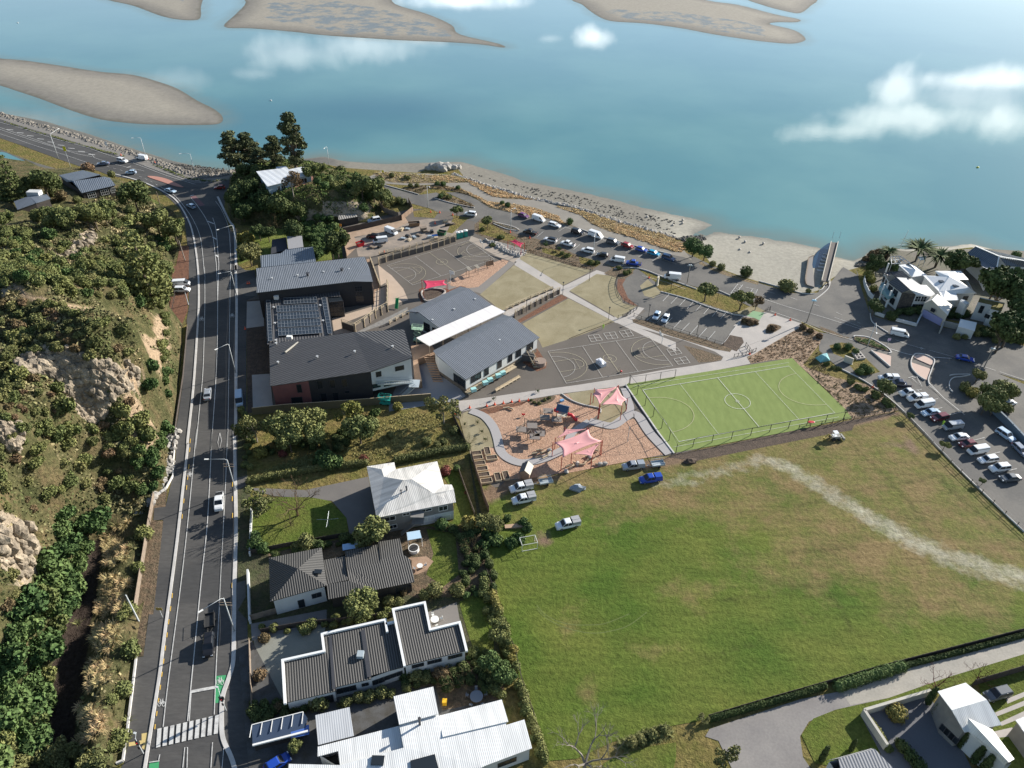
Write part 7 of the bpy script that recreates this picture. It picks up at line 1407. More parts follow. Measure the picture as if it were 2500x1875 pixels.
fence("C1 318,1042 300,1095 410,1135",1.,'white rendered garden wall left of the clipped round bush',whitew,step=0,name='garden_wall',t=.4,cat='wall')
fence("C1 560,1178 690,1210 822,1245 845,1190 890,1110",1.,'white rendered street wall in front of the stone fronted house',whitew,step=0,name='garden_wall',t=.4,cat='wall')
fence("C1 145,660 160,740 210,850 262,905",1.5,'white pillared wall along the corner garden',whitew,step=2.4,name='garden_wall',t=.2,cat='wall',posth=2.)
fence("C1 1120,1340 1160,1240 1370,1290",1.8,'pale stone street wall beside the small white shed',mat('wall_stone_pale',(.32,.31,.28),rough=.9,fine=.1),step=0,name='garden_wall',t=.4,cat='wall')
fence("C1 1520,560 1620,640 1690,790",2.2,'tall white garden wall under the huge dark trees',whitew,step=0,name='garden_wall',t=.3,cat='wall')
fence("D2 92,0 108,420",1.3,'pale garden wall in front of the dark hip roofed house',whitew,step=0,name='garden_wall',t=.35,cat='wall')
fence("D2 115,390 330,330",1.6,'slatted grey gate fence beside the white house wall',wood,step=2)
fence("D2 105,580 112,800 128,1180",1.5,'grey street fence in front of the parapet house',wood,step=3)
fence("D2 200,500 530,440 1290,360",1.4,'dark fence between the hip roofed house and the parapet house',dkf)
fence("B6 100,1330 400,1270 920,1180",1.2,'low dark wall between lawn and hip roofed house',dkf)
fence("B6 120,950 105,1350",1.,'pale low street wall of the front lawn',whitew,step=0,name='garden_wall',t=.3,cat='wall')
fence("B5 1590,0 1565,280 1560,420 1500,530 1395,610",.7,'white metal guard rail curving round the footpath kink',kerbm,step=2.5,t=.15,name='guard_rail')
fence("B5 1395,610 1350,850 1310,1100 1270,1350 1235,1640",1.8,'weathered timber fence between tussock bank and footpath',wood,step=2.4)
fence("A6 1600,150 1550,420 1640,560 1680,520",1.3,'dark fence at the foot of the hill by the bark strip',dkf,rails=(.5,1.1),step=3)
fence("A6 1690,540 1650,1000 1590,1400 1560,1650",.9,'dark timber edge fence along the footpath under the cliff',dkf)
fence("D1 1230,665 1185,1040 1140,1400 1110,1600 1050,1625",.5,'low white concrete edging wall beside the footpath',kerbm,step=0,name='edging_wall',t=.3,cat='wall')
fence("A3 575,605 640,630 800,678",.5,'low timber vehicle barrier in the shore car park',pinewood,step=2)
# school terraces: retaining walls with balustrades
def retain(s,h,label,drop=True,n=None,postd=2.4):
    P=W(s); c=P[0]; e=empty('retaining_wall',(c.x,c.y,0),0,label,'retaining wall'); Q=[p-c for p in P]
    mb=MB(); [mb.beam(a+Vector((0,0,h/2)),b+Vector((0,0,h/2)),.3,h) for a,b in zip(Q,Q[1:])]; mb.build('wall',mat('wall_timber_dark',(.12,.10,.085),rough=.9,fine=.15),e)
    mb=MB(); mb2=MB()
    for a,b in zip(Q,Q[1:]):
        d=(b-a); k=max(1,int(d.length/postd)); nr=Vector((d.y,-d.x,0)).normalized()*.22
        for i in range(k+1): p=a.lerp(b,i/k)+nr; mb.beam(p,p+Vector((0,0,h+1.0)),.22,.22)
        for z in (h+1.,h+.5,h+.15): mb2.beam(a+Vector((0,0,z)),b+Vector((0,0,z)),.1,.1)
    mb.build('support_post',pinewood,e); mb2.build('balustrade',pinewood,e); return e
retain("H1 350,355 450,320 560,290 660,265 760,235 880,195",1.6,'long timber post retaining wall between the court and the building yard')
retain("H1 355,290 520,255 700,205 870,165",.3,'upper timber balustrade along the edge of the building yard')
retain("B1 1060,890 1170,930 1250,880 1350,800 1460,740",2.2,'timber retaining wall under the sandy terrace of the school')
retain("B1 1465,500 1460,700",1.,'timber balustrade at the right end of the sandy terrace')
retain("B1 1310,290 1350,400 1395,525",.8,'timber balustrade beside the narrow deck of the north wing')
retain("A3 680,1395 900,1290 1100,1205",.2,'pale slatted balustrade on the upper side of the walled ramp')
retain("A3 760,1455 900,1380 1050,1300 1160,1245",1.5,'dark panelled retaining wall with posts on the lower side of the ramp')
retain("B2 0,855 170,760",.3,'timber balustrade beside the gravel court with the green slide')
sheet('concrete_path',"A3 640,1400 1100,1195 1190,1240 700,1470",conc)
# timber decks between wings
mb=MB(); P=W("B2 200,1110 380,1080 440,1200 360,1190 260,1230 300,1430 235,1430 215,1200"); tag(mb.prism(P,0,2.2).build('timber_walkway',deckm),'raised timber walkway linking the white stair gable and the classroom block','walkway')
mb=MB(); a,b=W("B2 355,1195 440,1370"); 
for i in range(12): t=i/11; p=a.lerp(b,t); mb.cbox((p.x,p.y,2.1*(1-t)+.1),2.6,.45,.12)
tag(mb.build('timber_stair',deckm),'timber stair going down from the raised walkway','stair')
P=W("B2 1150,1175 1240,1130 1310,1180 1300,1200"); mb=MB(); mb.prism(P,0,2.); e=mb.build('entrance_deck',mat('deck_side',(.09,.085,.08),rough=.9)); tag(e,'dark sided entrance deck with timber stair at the corner of the white classroom block','deck')
mb=MB(); a,b=W("B2 1245,1140 1325,1240"); 
for i in range(9): t=i/8; p=a.lerp(b,t); mb.cbox((p.x,p.y,1.9*(1-t)+.1),1.6,.4,.1)
for o_ in (-.8,.8): mb.beam(a+Vector((o_,0,2.9)),b+Vector((o_,0,1.)),.1,.2)
tag(mb.build('timber_stair',pinewood),'pale timber stair beside the round concrete tank','stair')
p=gp("B2 1360,1215"); tag(MB().cyl((0,0,0),1.55,1.25,24).build('water_tank',mat('tank_concrete',(.27,.2,.16),rough=.9,fine=.1),None,p),'round brown concrete tank on the bark bed by the court','tank')
# ramp and benches below the classroom block
mb=MB(); a,b=W("B2 700,1490 1130,1255"); mb.beam(a+Vector((0,0,.5)),b+Vector((0,0,1.)),1.6,.15); [mb.beam(a.lerp(b,i/12),a.lerp(b,i/12)+Vector((0,0,1.6)),.08,.08) for i in range(13)]; mb.beam(a+Vector((0,0,1.5)),b+Vector((0,0,1.9)),.08,.1); tag(mb.build('access_ramp',pinewood),'timber railed access ramp under the windows of the classroom block','ramp')
tq=mat('pale_turquoise',(.35,.62,.6),rough=.6)
for s in ("B2 760,1480","B2 865,1418","B2 908,1390","B2 982,1352","B2 1022,1328"): p=gp(s); p.z=.9; tag(MB().box(-.7,.7,-.5,.5,0,.9).build('turquoise_bin',tq,None,p,R(25)),'pale turquoise hanging panel on the access ramp rail','panel',None); bpy.context.scene.collection.objects[-1]
for o in [o for o in bpy.data.objects if o.name.startswith('turquoise_bin')]: o['group']='turquoise panels along the ramp'; o.name='ramp_panel'
mb0=None
for i in range(6):
    a,b=W("B2 980,1455 1160,1350"); p=a.lerp(b,i/5); p.z=.1
    if mb0 is None: mb=MB(); mb.box(-.75,.75,-.25,.25,.4,.48); mb.box(-.75,.75,.25,.3,.5,.9); mb.box(-.7,-.6,-.2,.2,0,.4); mb.box(.6,.7,-.2,.2,0,.4); mb0=mb.build('bench',pinewood,None,p,math.atan2(b.y-a.y,b.x-a.x)); tag(mb0,'pale timber bench in the slanting row on the asphalt below the classroom block','bench','bench row on the asphalt')
    else: dup(mb0,p)
# ================================================================ SHADE SAILS
def sail(corn,m,label,droop=.5,hs=4.2,conc_=.16,postm=redm,cat='shade sail'):
    "corners: survey points with heights; posts stand under every corner"
    C=W(corn,hs); c=sum(C,Vector())/len(C); e=empty('shade_sail',(c.x,c.y,0),0,label,cat,'shade sails'); off=Vector((c.x,c.y,0)); C=[p-off for p in C]; cen=c-off; cen.z-=droop*.3
    n=10; k=len(C); V=[]; F=[]; rings=[]
    for i in range(k):
        a,b=C[i],C[(i+1)%k]
        for j in range(n):
            t=j/n; p=a.lerp(b,t); q=p.lerp(cen,conc_*4*t*(1-t)*1.2); rings.append(q)
    m_=len(rings); R_n=6
    for r_ in range(R_n+1):
        f=r_/R_n
        for q in rings: p=q.lerp(cen,f); p.z=q.z*(1-f)+cen.z*f-droop*.25*math.sin(f*3.14); V.append(p)
    for r_ in range(R_n):
        for j in range(m_): F.append((r_*m_+j,r_*m_+(j+1)%m_,(r_+1)*m_+(j+1)%m_,(r_+1)*m_+j))
    mb=MB(); mb.add(V,F); o=mb.build('sail_cloth',m,e,smooth=True); md=o.modifiers.new('thickness','SOLIDIFY'); md.thickness=.03
    for p in C:
        mb=MB(); d=(p-cen); d.z=0; d=d.normalized()*.25; mb.tube([p+d-Vector((0,0,p.z)),p+d+Vector((0,0,.25))],.09,8); mb.build('post',postm,e)
    return e
pk=mat('pink_sail',(.72,.34,.33),rough=.8,fine=.03); rd=mat('red_sail',(.62,.04,.10),rough=.8,fine=.03)
sail("E3 705,605,3.6 760,520,4.4 1165,465,4.4 835,800,4.2",pk,'pale pink shade sail, left of the two by the artificial pitch')
sail("E3 1165,480,5 1325,705,3.8 1235,815,4.4 865,800,4.2",pk,'pale pink shade sail nearest the corner of the artificial pitch')
sail("E3 20,1480,4.2 640,1240,4.6 875,1450,4.4 170,1750,3.8",pk,'largest pink shade sail over the climbing frame',.6)
sail("E3 230,1235,3.6 600,1232,4 60,1400,3.2",pk,'narrow pink shade sail behind the largest one',.2)
sail("B3 1350,665,4 1270,790,3.8 1100,770,3.4",pk,'small pink triangle sail in front of the largest one',.2)
sail("B2 300,460,3.6 505,455,3.6 520,500,3.2 315,540,3.0",rd,'bright red shade sail over the round sandpit beside the classrooms',.3)
sail("B2 1075,100,3.2 1130,92,3.6 1212,125,3.4 1185,165,3.0",rd,'small red shade sail over the rocky stream bed',.2)
# ================================================================ PLAYGROUND
def tpost(mb,p,h,r=.09): mb.tube([p,p+Vector((0,0,h))],r,6)
e=empty('play_tower',gp("E2 2010,900"),R(-20),'play tower with dark blue gabled roof, red tube and red slide','play tower')
mb=MB(); 
for x in (-1.2,1.2):
    for y in (-1,1): mb.tube([(x,y,0),(x,y,3.4)],.08,6)
mb.build('tower_frame',wood,e); mb=MB(); mb.box(-1.2,1.2,-1,1,1.5,1.6); mb.box(-1.2,1.2,1.,1.05,1.6,2.3); mb.box(-1.25,-1.2,-1,1,0,1.5); mb.build('platform',creamw,e)
mb=MB(); mb.add([(-1.5,-1.4,3.2),(1.5,-1.4,3.2),(1.5,0,4.2),(-1.5,0,4.2),(-1.5,1.4,3.2),(1.5,1.4,3.2)],[(0,1,2,3),(3,2,5,4)]); o=mb.build('roof',mat('blue_roof_panel',(.05,.09,.15),rough=.5),e); o.modifiers.new('t','SOLIDIFY').thickness=.08
mb=MB(); mb.tube([(1.2,.3,1.6),(2.2,.5,1.4),(3.2,.6,.4),(3.7,.6,.3)],.42,10); mb.build('slide',redplastic,e); mb=MB(); mb.tube([(-1.2,.2,1.9),(-2.2,.3,1.9)],.5,10); mb.build('crawl_tube',redplastic,e)
e=empty('climbing_frame',gp("E2 1650,1050"),0,'long timber post climbing course across the wood chip playground','climbing frame'); o0=Vector(e.location)
pts=[p-o0 for p in W("E2 1640,930 1610,880 1330,1030 1390,1060 1245,1180 1200,1250 1380,1290 1430,1230 1490,1330 1625,1270 1560,1200 1880,1000 1935,1050 1820,960 1690,870 1490,1330")]
for p in pts: mb=MB(); tpost(mb,p,2.5); mb.build('post',wood,e)
mb=MB()
for a,b in ((0,1),(2,3),(3,4),(4,5),(5,6),(6,7),(7,8),(8,9),(9,10),(3,11),(11,12),(12,13),(0,14)): mb.beam(pts[a]+Vector((0,0,2.3)),pts[b]+Vector((0,0,2.3)),.1,.1)
mb.build('top_rail',wood,e)
mb=MB()
for s in ("E2 1590,930","E2 1530,1050","E2 1300,1200","E2 1100,1270","E2 1430,1345","E2 1740,1080","E2 1340,1400"): p=W(s)[0]-o0; mb.cbox((p.x+2.2,p.y+1.4,1.9),2.4,2.,.12)
mb.build('platform',mat('play_board',(.20,.17,.15),rough=.8),e)
e=empty('rope_climber',gp("E3 1340,1465"),0,'tall mast climbing net on the right side of the playground','rope climber'); MB().tube([(0,0,0),(0,0,4.6)],.08,8).build('mast',steel,e); mb=MB(); pp_=[p-Vector(e.location) for p in W("E3 885,1310 950,1600 1700,1640 1560,1320")]
for p in pp_:
    mb.tube([(0,0,4.2),p],.02,4)
for z in (.25,.5,.75): q=[Vector((0,0,4.2)).lerp(p,z) for p in pp_]; [mb.tube([q[i-1],q[i]],.015,4) for i in range(4)]
mb.build('rope',blackm,e)
mb=MB(); q=pp_[0]; mb.tube([q,q+Vector((0,0,3))],.07,6); mb.build('post',wood,e)
logs=None
rg=random.Random(5)
for x,y in [(760,770),(790,800),(830,760),(850,800),(880,770),(1060,880),(1090,890),(1130,860),(1180,870),(1220,840),(1240,790),(1290,830),(1300,740),(800,740),(1330,870),(1380,865),(500,360),(540,365)]:
    p=gp(f"B3 {x},{y}"); p.z=.2
    if logs is None: mb=MB(); mb.tube([(-.8,0,.12),(.8,0,.12)],.2,8); logs=tag(mb.build('log',mat('pale_log',(.42,.33,.22),rough=.9),None,p,.3),'pale log lying in the wood chips under the pink sails','log','logs in the playground')
    else: dup(logs,p,rg.uniform(-.6,1))
rock=MB(); rock.ico((0,0,.25),.6,2,(1.2,.9,.7),.12,rg)
rk0=None; rkm=mat('pale_rock',(.40,.37,.33),(.28,.26,.23),rough=.95,sc=1.2,obj=True,rand=.15)
def boulder(s,r,label,group):
    global rk0
    p=gp(s)
    if rk0 is None: rk0=rock.build('boulder',rkm,None,p,recalc=True); tag(rk0,label,'boulder',group); rk0.scale=(r,r,r); return rk0
    o=dup(rk0,p,rg.uniform(0,6),r,label=label); o['group']=group; return o
for s in "B3 1345,865;B3 1385,860;B3 1140,860;B3 1040,930;B3 890,740;B3 1250,800".split(';'): boulder(s,1.,'pale boulder at the lower edge of the wood chip playground','playground boulders')
e=empty('garden_shed',gp("B3 680,960"),R(-12),'small timber playhouse with dark pitched roof by the vegetable boxes','playhouse'); mb=MB(); mb.box(-1.3,1.3,-1.,1.,0,2.); mb.add([(-1.3,-1,2),(-1.3,1,2),(-1.3,0,2.8),(1.3,-1,2),(1.3,1,2),(1.3,0,2.8)],[(0,1,2),(5,4,3)]); mb.build('wall',mat('playhouse_wood',(.33,.22,.15),(.25,.17,.12),rough=.9,sc=2),e)
for sgn,mm_,nn in ((-1,creamw,'roof'),(1,mat('dark_blue_roof',(.05,.06,.075),rough=.5),'roof')): mb=MB(); mb.add([(-1.6,sgn*1.3,1.85),(1.6,sgn*1.3,1.85),(1.6,0,2.9),(-1.6,0,2.9)],[(0,1,2,3)]); o=mb.build(nn,mm_,e); o.modifiers.new('t','SOLIDIFY').thickness=.08
e.rotation_euler=(0,0,R(75))
pb=None
for s,r_ in (("B3 228,772",0),("B3 240,812",0),("B3 262,862",0),("B3 283,912",0),("B3 300,965",0),("B3 322,1020",0),("B3 330,752",1),("B3 370,812",0),("B3 425,985",1),("B3 498,972",1)):
    p=gp(s); rz=R(12)+(R(90) if r_ else 0)
    if pb is None:
        e=empty('planter_box',p,rz,'timber vegetable box filled with soil by the red brown fence','planter','vegetable boxes'); mb=MB()
        for y in (-.65,.65): mb.box(-1.25,1.25,y-.06,y+.06,0,.55)
        for x in (-1.25,1.25): mb.box(x-.06,x+.06,-.7,.7,0,.56)
        mb.build('frame',pinewood,e); MB().box(-1.18,1.18,-.58,.58,0,.42).build('soil',soil,e); pb=e
    else: dup(pb,p,rz)
p=gp("E3 160,735"); tag(MB().box(-.5,.5,-.3,.3,0,.5).build('blue_board',mat('sky_blue',(.15,.35,.6),rough=.5),None,p,.5),'small blue board near the play tower','board')
e=empty('spring_rider',gp("E2 1310,860"),0,'small red spring rider alone on the wood chips','spring rider'); MB().cyl((0,0,0),.08,.5,8).build('spring',blackm,e); mb=MB(); mb.beam((-.4,0,.6),(.4,0,.7),.25,.3); mb.beam((-.3,0,.7),(-.35,0,1.),.15,.15); mb.build('seat',redplastic,e)
# frames at the north playground
e=empty('timber_play_frame',gp("A3 400,1080"),R(30),'timber play frames with slatted tops on the chip strip beside the upper court','play frame'); mb=MB()
for x,y in ((-1.5,0),(-1.5,2),(1,0),(1,2),(4.5,2),(4.5,4),(6.5,3),(6.5,5)): mb.tube([(x*1.3,y,0),(x*1.3,y,2.4)],.09,6)
mb.build('post',wood,e); mb=MB()
for x in (-1.9,-1.5,-1.1,1.1,1.5,1.9): mb.beam((x,-.3,2.4),(x,2.3,2.4),.12,.2)
mb.build('slat',creamw,e); mb=MB(); mb.box(5.8,8.4,3,3.1,.4,2.2); mb.build('climbing_panel',brf,e)
# sandpit
P=smooth(W("B2 300,560 380,540 470,545 505,570 440,620 340,650 300,610"),5,True); mb=MB(); ribbon(mb,P+[P[0]],.4,.1,.35); tag(mb.build('sandpit_wall',conc),'curved pale wall round the dark sandpit under the red sail','wall'); sheet('sandpit',"B2 310,565 380,545 460,550 490,570 430,615 340,645 310,610",soil,sm=True)
# green slide
p=gp("B1 1540,720"); e=empty('slide',p,0,'bright green slide below the sandy terrace','slide'); mb=MB(); mb.add([(-.45,.0,.2),(.45,.0,.2),(.45,3.2,2.0),(-.45,3.2,2.0)],[(0,1,2,3)]); 
for x in (-.45,.4): mb.beam((x,0,.35),(x,3.2,2.15),.08,.3)
mb.build('chute',mat('slide_green',(.02,.28,.08),rough=.35),e)
sheet('gravel_court',"B1 1180,925 1460,790 1640,700 1640,760 1500,830 1300,900 1200,940",gravel)
# scissor lifts
for s,l,m_ in (("B1 1440,1570",'turquoise scissor lift in the shaded yard under the white stair gable',mat('turquoise_paint',(.03,.35,.30),rough=.5)),("B2 262,1010",'pale green scissor lift platform beside the end of the white canopy',mat('pale_green_paint',(.35,.5,.35),rough=.5))):
    e=empty('scissor_lift',gp(s),R(-8),l,'scissor lift'); mb=MB(); mb.box(-1.3,1.3,-.6,.6,.2,.8); mb.build('chassis',m_,e); H0=1.6 if 'turq' in l else 4.2; mb=MB()
    for k in range(3): z=.8+(H0-.8)*k/3; z2=z+(H0-.8)/3; [mb.beam((-1.1*s_,y,z),(1.1*s_,y,z2),.08,.08) for s_ in (-1,1) for y in (-.5,.5)]
    mb.build('scissor_arm',m_,e); mb=MB(); mb.box(-1.5,1.5,-.7,.7,H0,H0+.15)
    for z in (.6,1.1): [mb.beam((-1.5,y,H0+z),(1.5,y,H0+z),.06,.06) for y in (-.7,.7)]; [mb.beam((x,-.7,H0+z),(x,.7,H0+z),.06,.06) for x in (-1.5,1.5)]
    for x in (-1.5,0,1.5): [mb.beam((x,y,H0),(x,y,H0+1.1),.06,.06) for y in (-.7,.7)]
    mb.build('platform',m_,e); [MB().tube([(x,y-.1,.22),(x,y+.1,.22)],.22,10).build('wheel',tyre,e) for x in (-.9,.9) for y in (-.6,.6)]
# portable toilets
pt=None
for i,s in enumerate(("B2 622,78","B2 650,72","B2 690,62","A3 325,725")):
    if i==3: continue
    p=gp(s)
    e=empty('portable_toilet',p,R(10),['teal portable toilet, left of the three beside the court','teal portable toilet in the middle of the three','teal portable toilet at the right, nearest the path'][i],'portable toilet','portable toilets'); MB().box(-.65,.65,-.65,.65,0,2.2).build('cabin',mat('teal_plastic',(.01,.22,.17),rough=.5),e); mb=MB(); mb.box(-.7,.7,-.7,.7,2.2,2.3); mb.ico((0,0,2.3),.55,2,(1,1,.35)); mb.build('roof',framew,e); MB().box(-.4,.4,-.68,-.65,.15,1.95).build('door',mat('teal_door',(.02,.28,.22),rough=.5),e)
# building yard clutter
def skip(s,m,label,rz=0,L_=3.,name='skip'):
    e=empty(name,gp(s),rz,label,'skip'); mb=MB(); mb.add([(-L_/2+.3,-.8,0),(L_/2-.3,-.8,0),(L_/2-.3,.8,0),(-L_/2+.3,.8,0),(-L_/2,-.95,1.4),(L_/2,-.95,1.4),(L_/2,.95,1.4),(-L_/2,.95,1.4)],[(0,3,2,1),(0,1,5,4),(1,2,6,5),(2,3,7,6),(3,0,4,7)]); mb.build('bin',m,e); mb=MB(); mb.box(-L_/2+.1,L_/2-.1,-.85,.85,.9,1.0); mb.build('rubble',soil,e); return e
skip("A2 1215,1180",redplastic,'bright red skip at the lower left corner of the building yard',R(40),2.6); skip("A2 1950,1080",mat('dark_green_skip',(.02,.09,.04),rough=.6),'dark green skip with rubbish at the right side of the yard',R(-20)); skip("A2 1700,1000",mat('rust_skip',(.22,.13,.07),rough=.9),'rusty brown skip at the top of the yard by the tan fence',R(15),4)
rg=random.Random(9)
for k,(x,y) in enumerate([(1660,1130),(1700,1110),(1740,1090),(1640,1100),(1900,1120),(1840,1110),(1320,1200),(1390,1195),(1590,1040),(1640,1035),(2040,990),(2000,1000),(1980,970),(1600,1120),(1800,1060),(1860,1060)]):
    p=gp(f"A2 {x},{y}"); p.z=.1; mb=MB(); 
    for i in range(5): mb.beam((-1.+rg.uniform(-.3,.3),-.5+i*.22,.1+.1*(i%3)),(1.+rg.uniform(-.3,.4),-.45+i*.22,.12+.1*(i%3)),.18,.1)
    mb.box(-.7,.7,-.5,.5,.35,.36+rg.uniform(.1,.5)); o=mb.build('material_stack',[pinewood,steel,wood,blackm][k%4],None,p,rg.uniform(0,3)); tag(o,'low stack of building materials lying in the yard','building materials','material stacks in the building yard')
p=gp("A2 1785,1050"); mb=MB(); mb.box(-1,1,-.7,.7,0,1.5); mb.box(-1.1,1.1,-.8,.8,1.5,1.6); tag(mb.build('site_crate',wood,None,p,.4),'tall grey crate near the middle of the building yard','crate')
p=gp("A2 1885,1092"); tag(MB().box(-1,1,-.6,.6,0,.35).build('blue_tarpaulin',mat('tarp_blue',(.08,.25,.6),rough=.5),None,p,.3),'small bright blue tarpaulin in the yard','tarpaulin')
# hoops on courts
def hoop(s,rz,label):
    e=empty('basketball_hoop',gp(s),rz,label,'basketball hoop','basketball hoops'); MB().tube([(0,0,0),(0,0,2.8),(.8,0,3.2)],.08,8).build('pole',framew,e); MB().box(.8,.86,-.9,.9,2.9,4.).build('backboard',framew,e); mb=MB(); mb.tube([(1.1+.22*math.cos(a*.785),.22*math.sin(a*.785),3.05) for a in range(9)],.02,5); mb.build('ring',redm,e)
hoop("A3 475,850",R(200),'basketball hoop at the far end of the upper court'); hoop("A3 185,1150",R(60),'basketball hoop beside the near corner of the upper court'); hoop("A4 425,1250",R(190),'basketball hoop at the right end of the lower court')
p=gp("B2 1905,1215"); mb=MB(); mb.box(-1.4,1.4,-.8,.8,0,1.1); mb.ico((0,0,1.),1.,2,(1.3,.8,.5),.25,rg); tag(mb.build('wrapped_pallet',mat('plastic_wrap',(.6,.6,.62),rough=.3),None,p,R(-60)),'white plastic wrapped load sitting on the lower court','pallet')
e=empty('tripod',gp("B2 2070,1285"),0,'survey tripod with red ball on the lower court','tripod'); [MB().tube([(0,0,1.8),(.6*math.cos(a),.6*math.sin(a),0)],.03,5).build('leg',pinewood,e) for a in (0,2.1,4.2)]; mb=MB(); mb.ico((.5,0,.35),.3,2); mb.build('ball',redplastic,e)
p=gp("B2 1925,895")
def person(s,m,label,z=0):
    b=gp(s); b.z+=.1+z; e=empty('person',b,rg.uniform(0,6),label,'person'); me=bpy.data.meshes.new('body'); V=[(0,0,.95),(0,0,1.2),(0,0,1.45),(0,0,1.55),(0,0,1.68),(.1,0,.9),(.12,.08,.5),(.12,0,.08),(-.1,0,.9),(-.12,-.12,.5),(-.12,-.1,.08),(.2,0,1.42),(.26,.05,1.15),(.24,.18,.95),(-.2,0,1.42),(-.26,-.05,1.15),(-.24,.1,.95)]
    E_=[(0,1),(1,2),(2,3),(3,4),(0,5),(5,6),(6,7),(0,8),(8,9),(9,10),(2,11),(11,12),(12,13),(2,14),(14,15),(15,16)]; me.from_pydata(V,E_,[]); o=link('body',me,e,[m]); o.modifiers.new('skin','SKIN')
    rr=[.13,.14,.15,.06,.11,.1,.075,.06,.1,.075,.06,.07,.05,.04,.07,.05,.04]
    for i,r_ in enumerate(rr): me.skin_vertices[0].data[i].radius=(r_,r_*.8)
    me.skin_vertices[0].data[0].use_root=True; o.modifiers.new('s','SUBSURF').levels=1
    mb=MB(); mb.ico((0,0,1.7),.12,2); mb.build('hair',trimm,e); return e
hv=mat('hi_vis',(.45,.75,.05),rough=.7); person("B2 1925,900",hv,'person in green hi-vis walking at the edge of the lower court'); person("A4 1395,960",trimm,'dark dressed person standing by the bicycles near the green paving'); person("A2 1402,600",hv,'person in hi-vis on the shore path near the yellow sign')
person("B4 1290,700",hv,'person in yellow hi-vis at the front of the silver minibus'); person("B3 655,1200",redm,'person in red leaning into the open door of the white work ute')
o=person("B1 470,610",hv,'person in hi-vis working on the school roof beside the white box',5.6); mb=MB(); p=W("B1 465,620,5.7")[0]; tag(MB().box(-.6,.6,-.9,.9,0,1.1).build('roof_plant',framew,None,p),'white plant box on the flat school roof near the worker','roof plant'); p=W("B1 580,985,6.2")[0]; tag(MB().box(-.7,.7,-.4,.4,0,.9).build('roof_plant',framew,None,p),'small white plant box at the lower end of the solar panels','roof plant')
# bicycles
for s in ("A4 1365,960","A4 1375,945"):
    e=empty('bicycle',gp(s),R(30),'bicycle parked beside the dark dressed person','bicycle','parked bicycles'); [MB().tube([(x+.33*math.cos(a*.63),0,.35+.33*math.sin(a*.63)) for a in range(11)],.03,4).build('wheel',tyre,e) for x in (-.5,.5)]; mb=MB(); [mb.tube(q,.025,4) for q in ([(-.5,0,.35),(-.2,0,.85),(.35,0,.85),(0,0,.35),(-.5,0,.35)],[(.5,0,.35),(.3,0,1.)])]; mb.build('frame',blackm,e)
# tents, bundles
e=MB(); e.add([(-1.6,-1.2,0),(1.6,-1.2,0),(1.6,1.2,0),(-1.6,1.2,0),(-1.,0,1.9),(.9,.1,1.9),(0,-1.,1.5)],[(0,6,4),(6,1,5),(0,1,6),(4,6,5),(1,2,5),(2,3,4,5),(3,0,4)]); tag(e.build('shade_tent',mat('turquoise_fabric',(.22,.50,.52),rough=.7),None,gp("B4 215,100"),R(20)),'turquoise canvas tent on the mulched slope','tent')
e=MB(); e.ico((0,0,.5),1.2,2,(1.4,.8,.7),.3,rg); tag(e.build('tarpaulin_bundle',mat('grey_tarp',(.25,.28,.31),rough=.7),None,gp("B3 1140,1090"),0),'crumpled grey tarpaulin bundle on the field between the utes','tarpaulin')
e=MB(); e.ico((0,0,.2),1.1,2,(1.6,.8,.5),.4,rg); tag(e.build('soil_heap',soil,None,gp("B3 2165,840"),0,recalc=True),'dark soil heap on the strip below the artificial pitch','soil heap')
p=gp("B4 95,695"); e=empty('folded_parasol',p,0,'small red folded fabric lying on the edge of the artificial pitch','fabric'); MB().cyl((0,0,0),.04,1.2,6).build('pole',blackm,e); mb=MB(); mb.ico((.2,0,1.1),.7,2,(1.3,.7,.25),.2,rg); mb.build('cover',redplastic,e)
e=MB(); P=W("B4 480,45 540,38 590,100 525,108"); ribbon(e,P+[P[0]],.45,.1,.5); ribbon(e,[(P[0]+P[1])/2,(P[2]+P[3])/2],.3,.12,.5); ribbon(e,[P[0].lerp(P[3],.35),P[1].lerp(P[2],.35)],.3,.13,.5);ribbon(e,[P[0].lerp(P[3],.7),P[1].lerp(P[2],.7)],.3,.14,.5); tag(e.build('concrete_planter',conc),'pale concrete frame planter on the grass beside the cream cabinet','planter')
# garden furniture of the houses
def table(s,r,m,label,ch=4):
    e=empty('garden_table',gp(s),0,label,'table'); mb=MB(); mb.cyl((0,0,.7),r,.06,16); mb.cyl((0,0,0),.06,.7,6); mb.build('table_top',m,e)
    for i in range(ch):
        a=i*6.28/ch+.4; c=empty('garden_chair',Vector(e.location)+Vector((math.cos(a)*(r+.5),math.sin(a)*(r+.5),0)),a,'chair drawn up to the '+label.split(' on ')[0],'chair','chairs round the '+label.split(' on ')[0]); mb=MB(); mb.box(-.22,.22,-.22,.22,.42,.47); mb.build('seat',m,c); MB().box(.18,.23,-.22,.22,.47,.9).build('backrest',m,c)
        for x in (-.2,.2):
            for y in (-.2,.2): MB().box(x-.02,x+.02,y-.02,y+.02,0,.42).build('leg',m,c)
    return e
table("D2 1640,400",.75,framew,'round white table on the patio of the parapet house'); table("B6 1508,1445",.6,framew,'small round cream table on the red timber deck',2); table("D2 1985,1040",1.1,mat('slate_table',(.2,.22,.25),rough=.6),'large grey table on the shaded terrace of the white roof house',5)
p=gp("D2 1722,1085"); e=empty('wheelie_bin',p,0,'yellow wheelie bin on the terrace of the big white roof house','bin'); MB().box(-.35,.35,-.35,.35,0,1.).build('bin',mat('bin_yellow',(.75,.42,.02),rough=.5),e); MB().box(-.38,.38,-.4,.38,1.,1.08).build('lid',MATS['bin_yellow'],e)
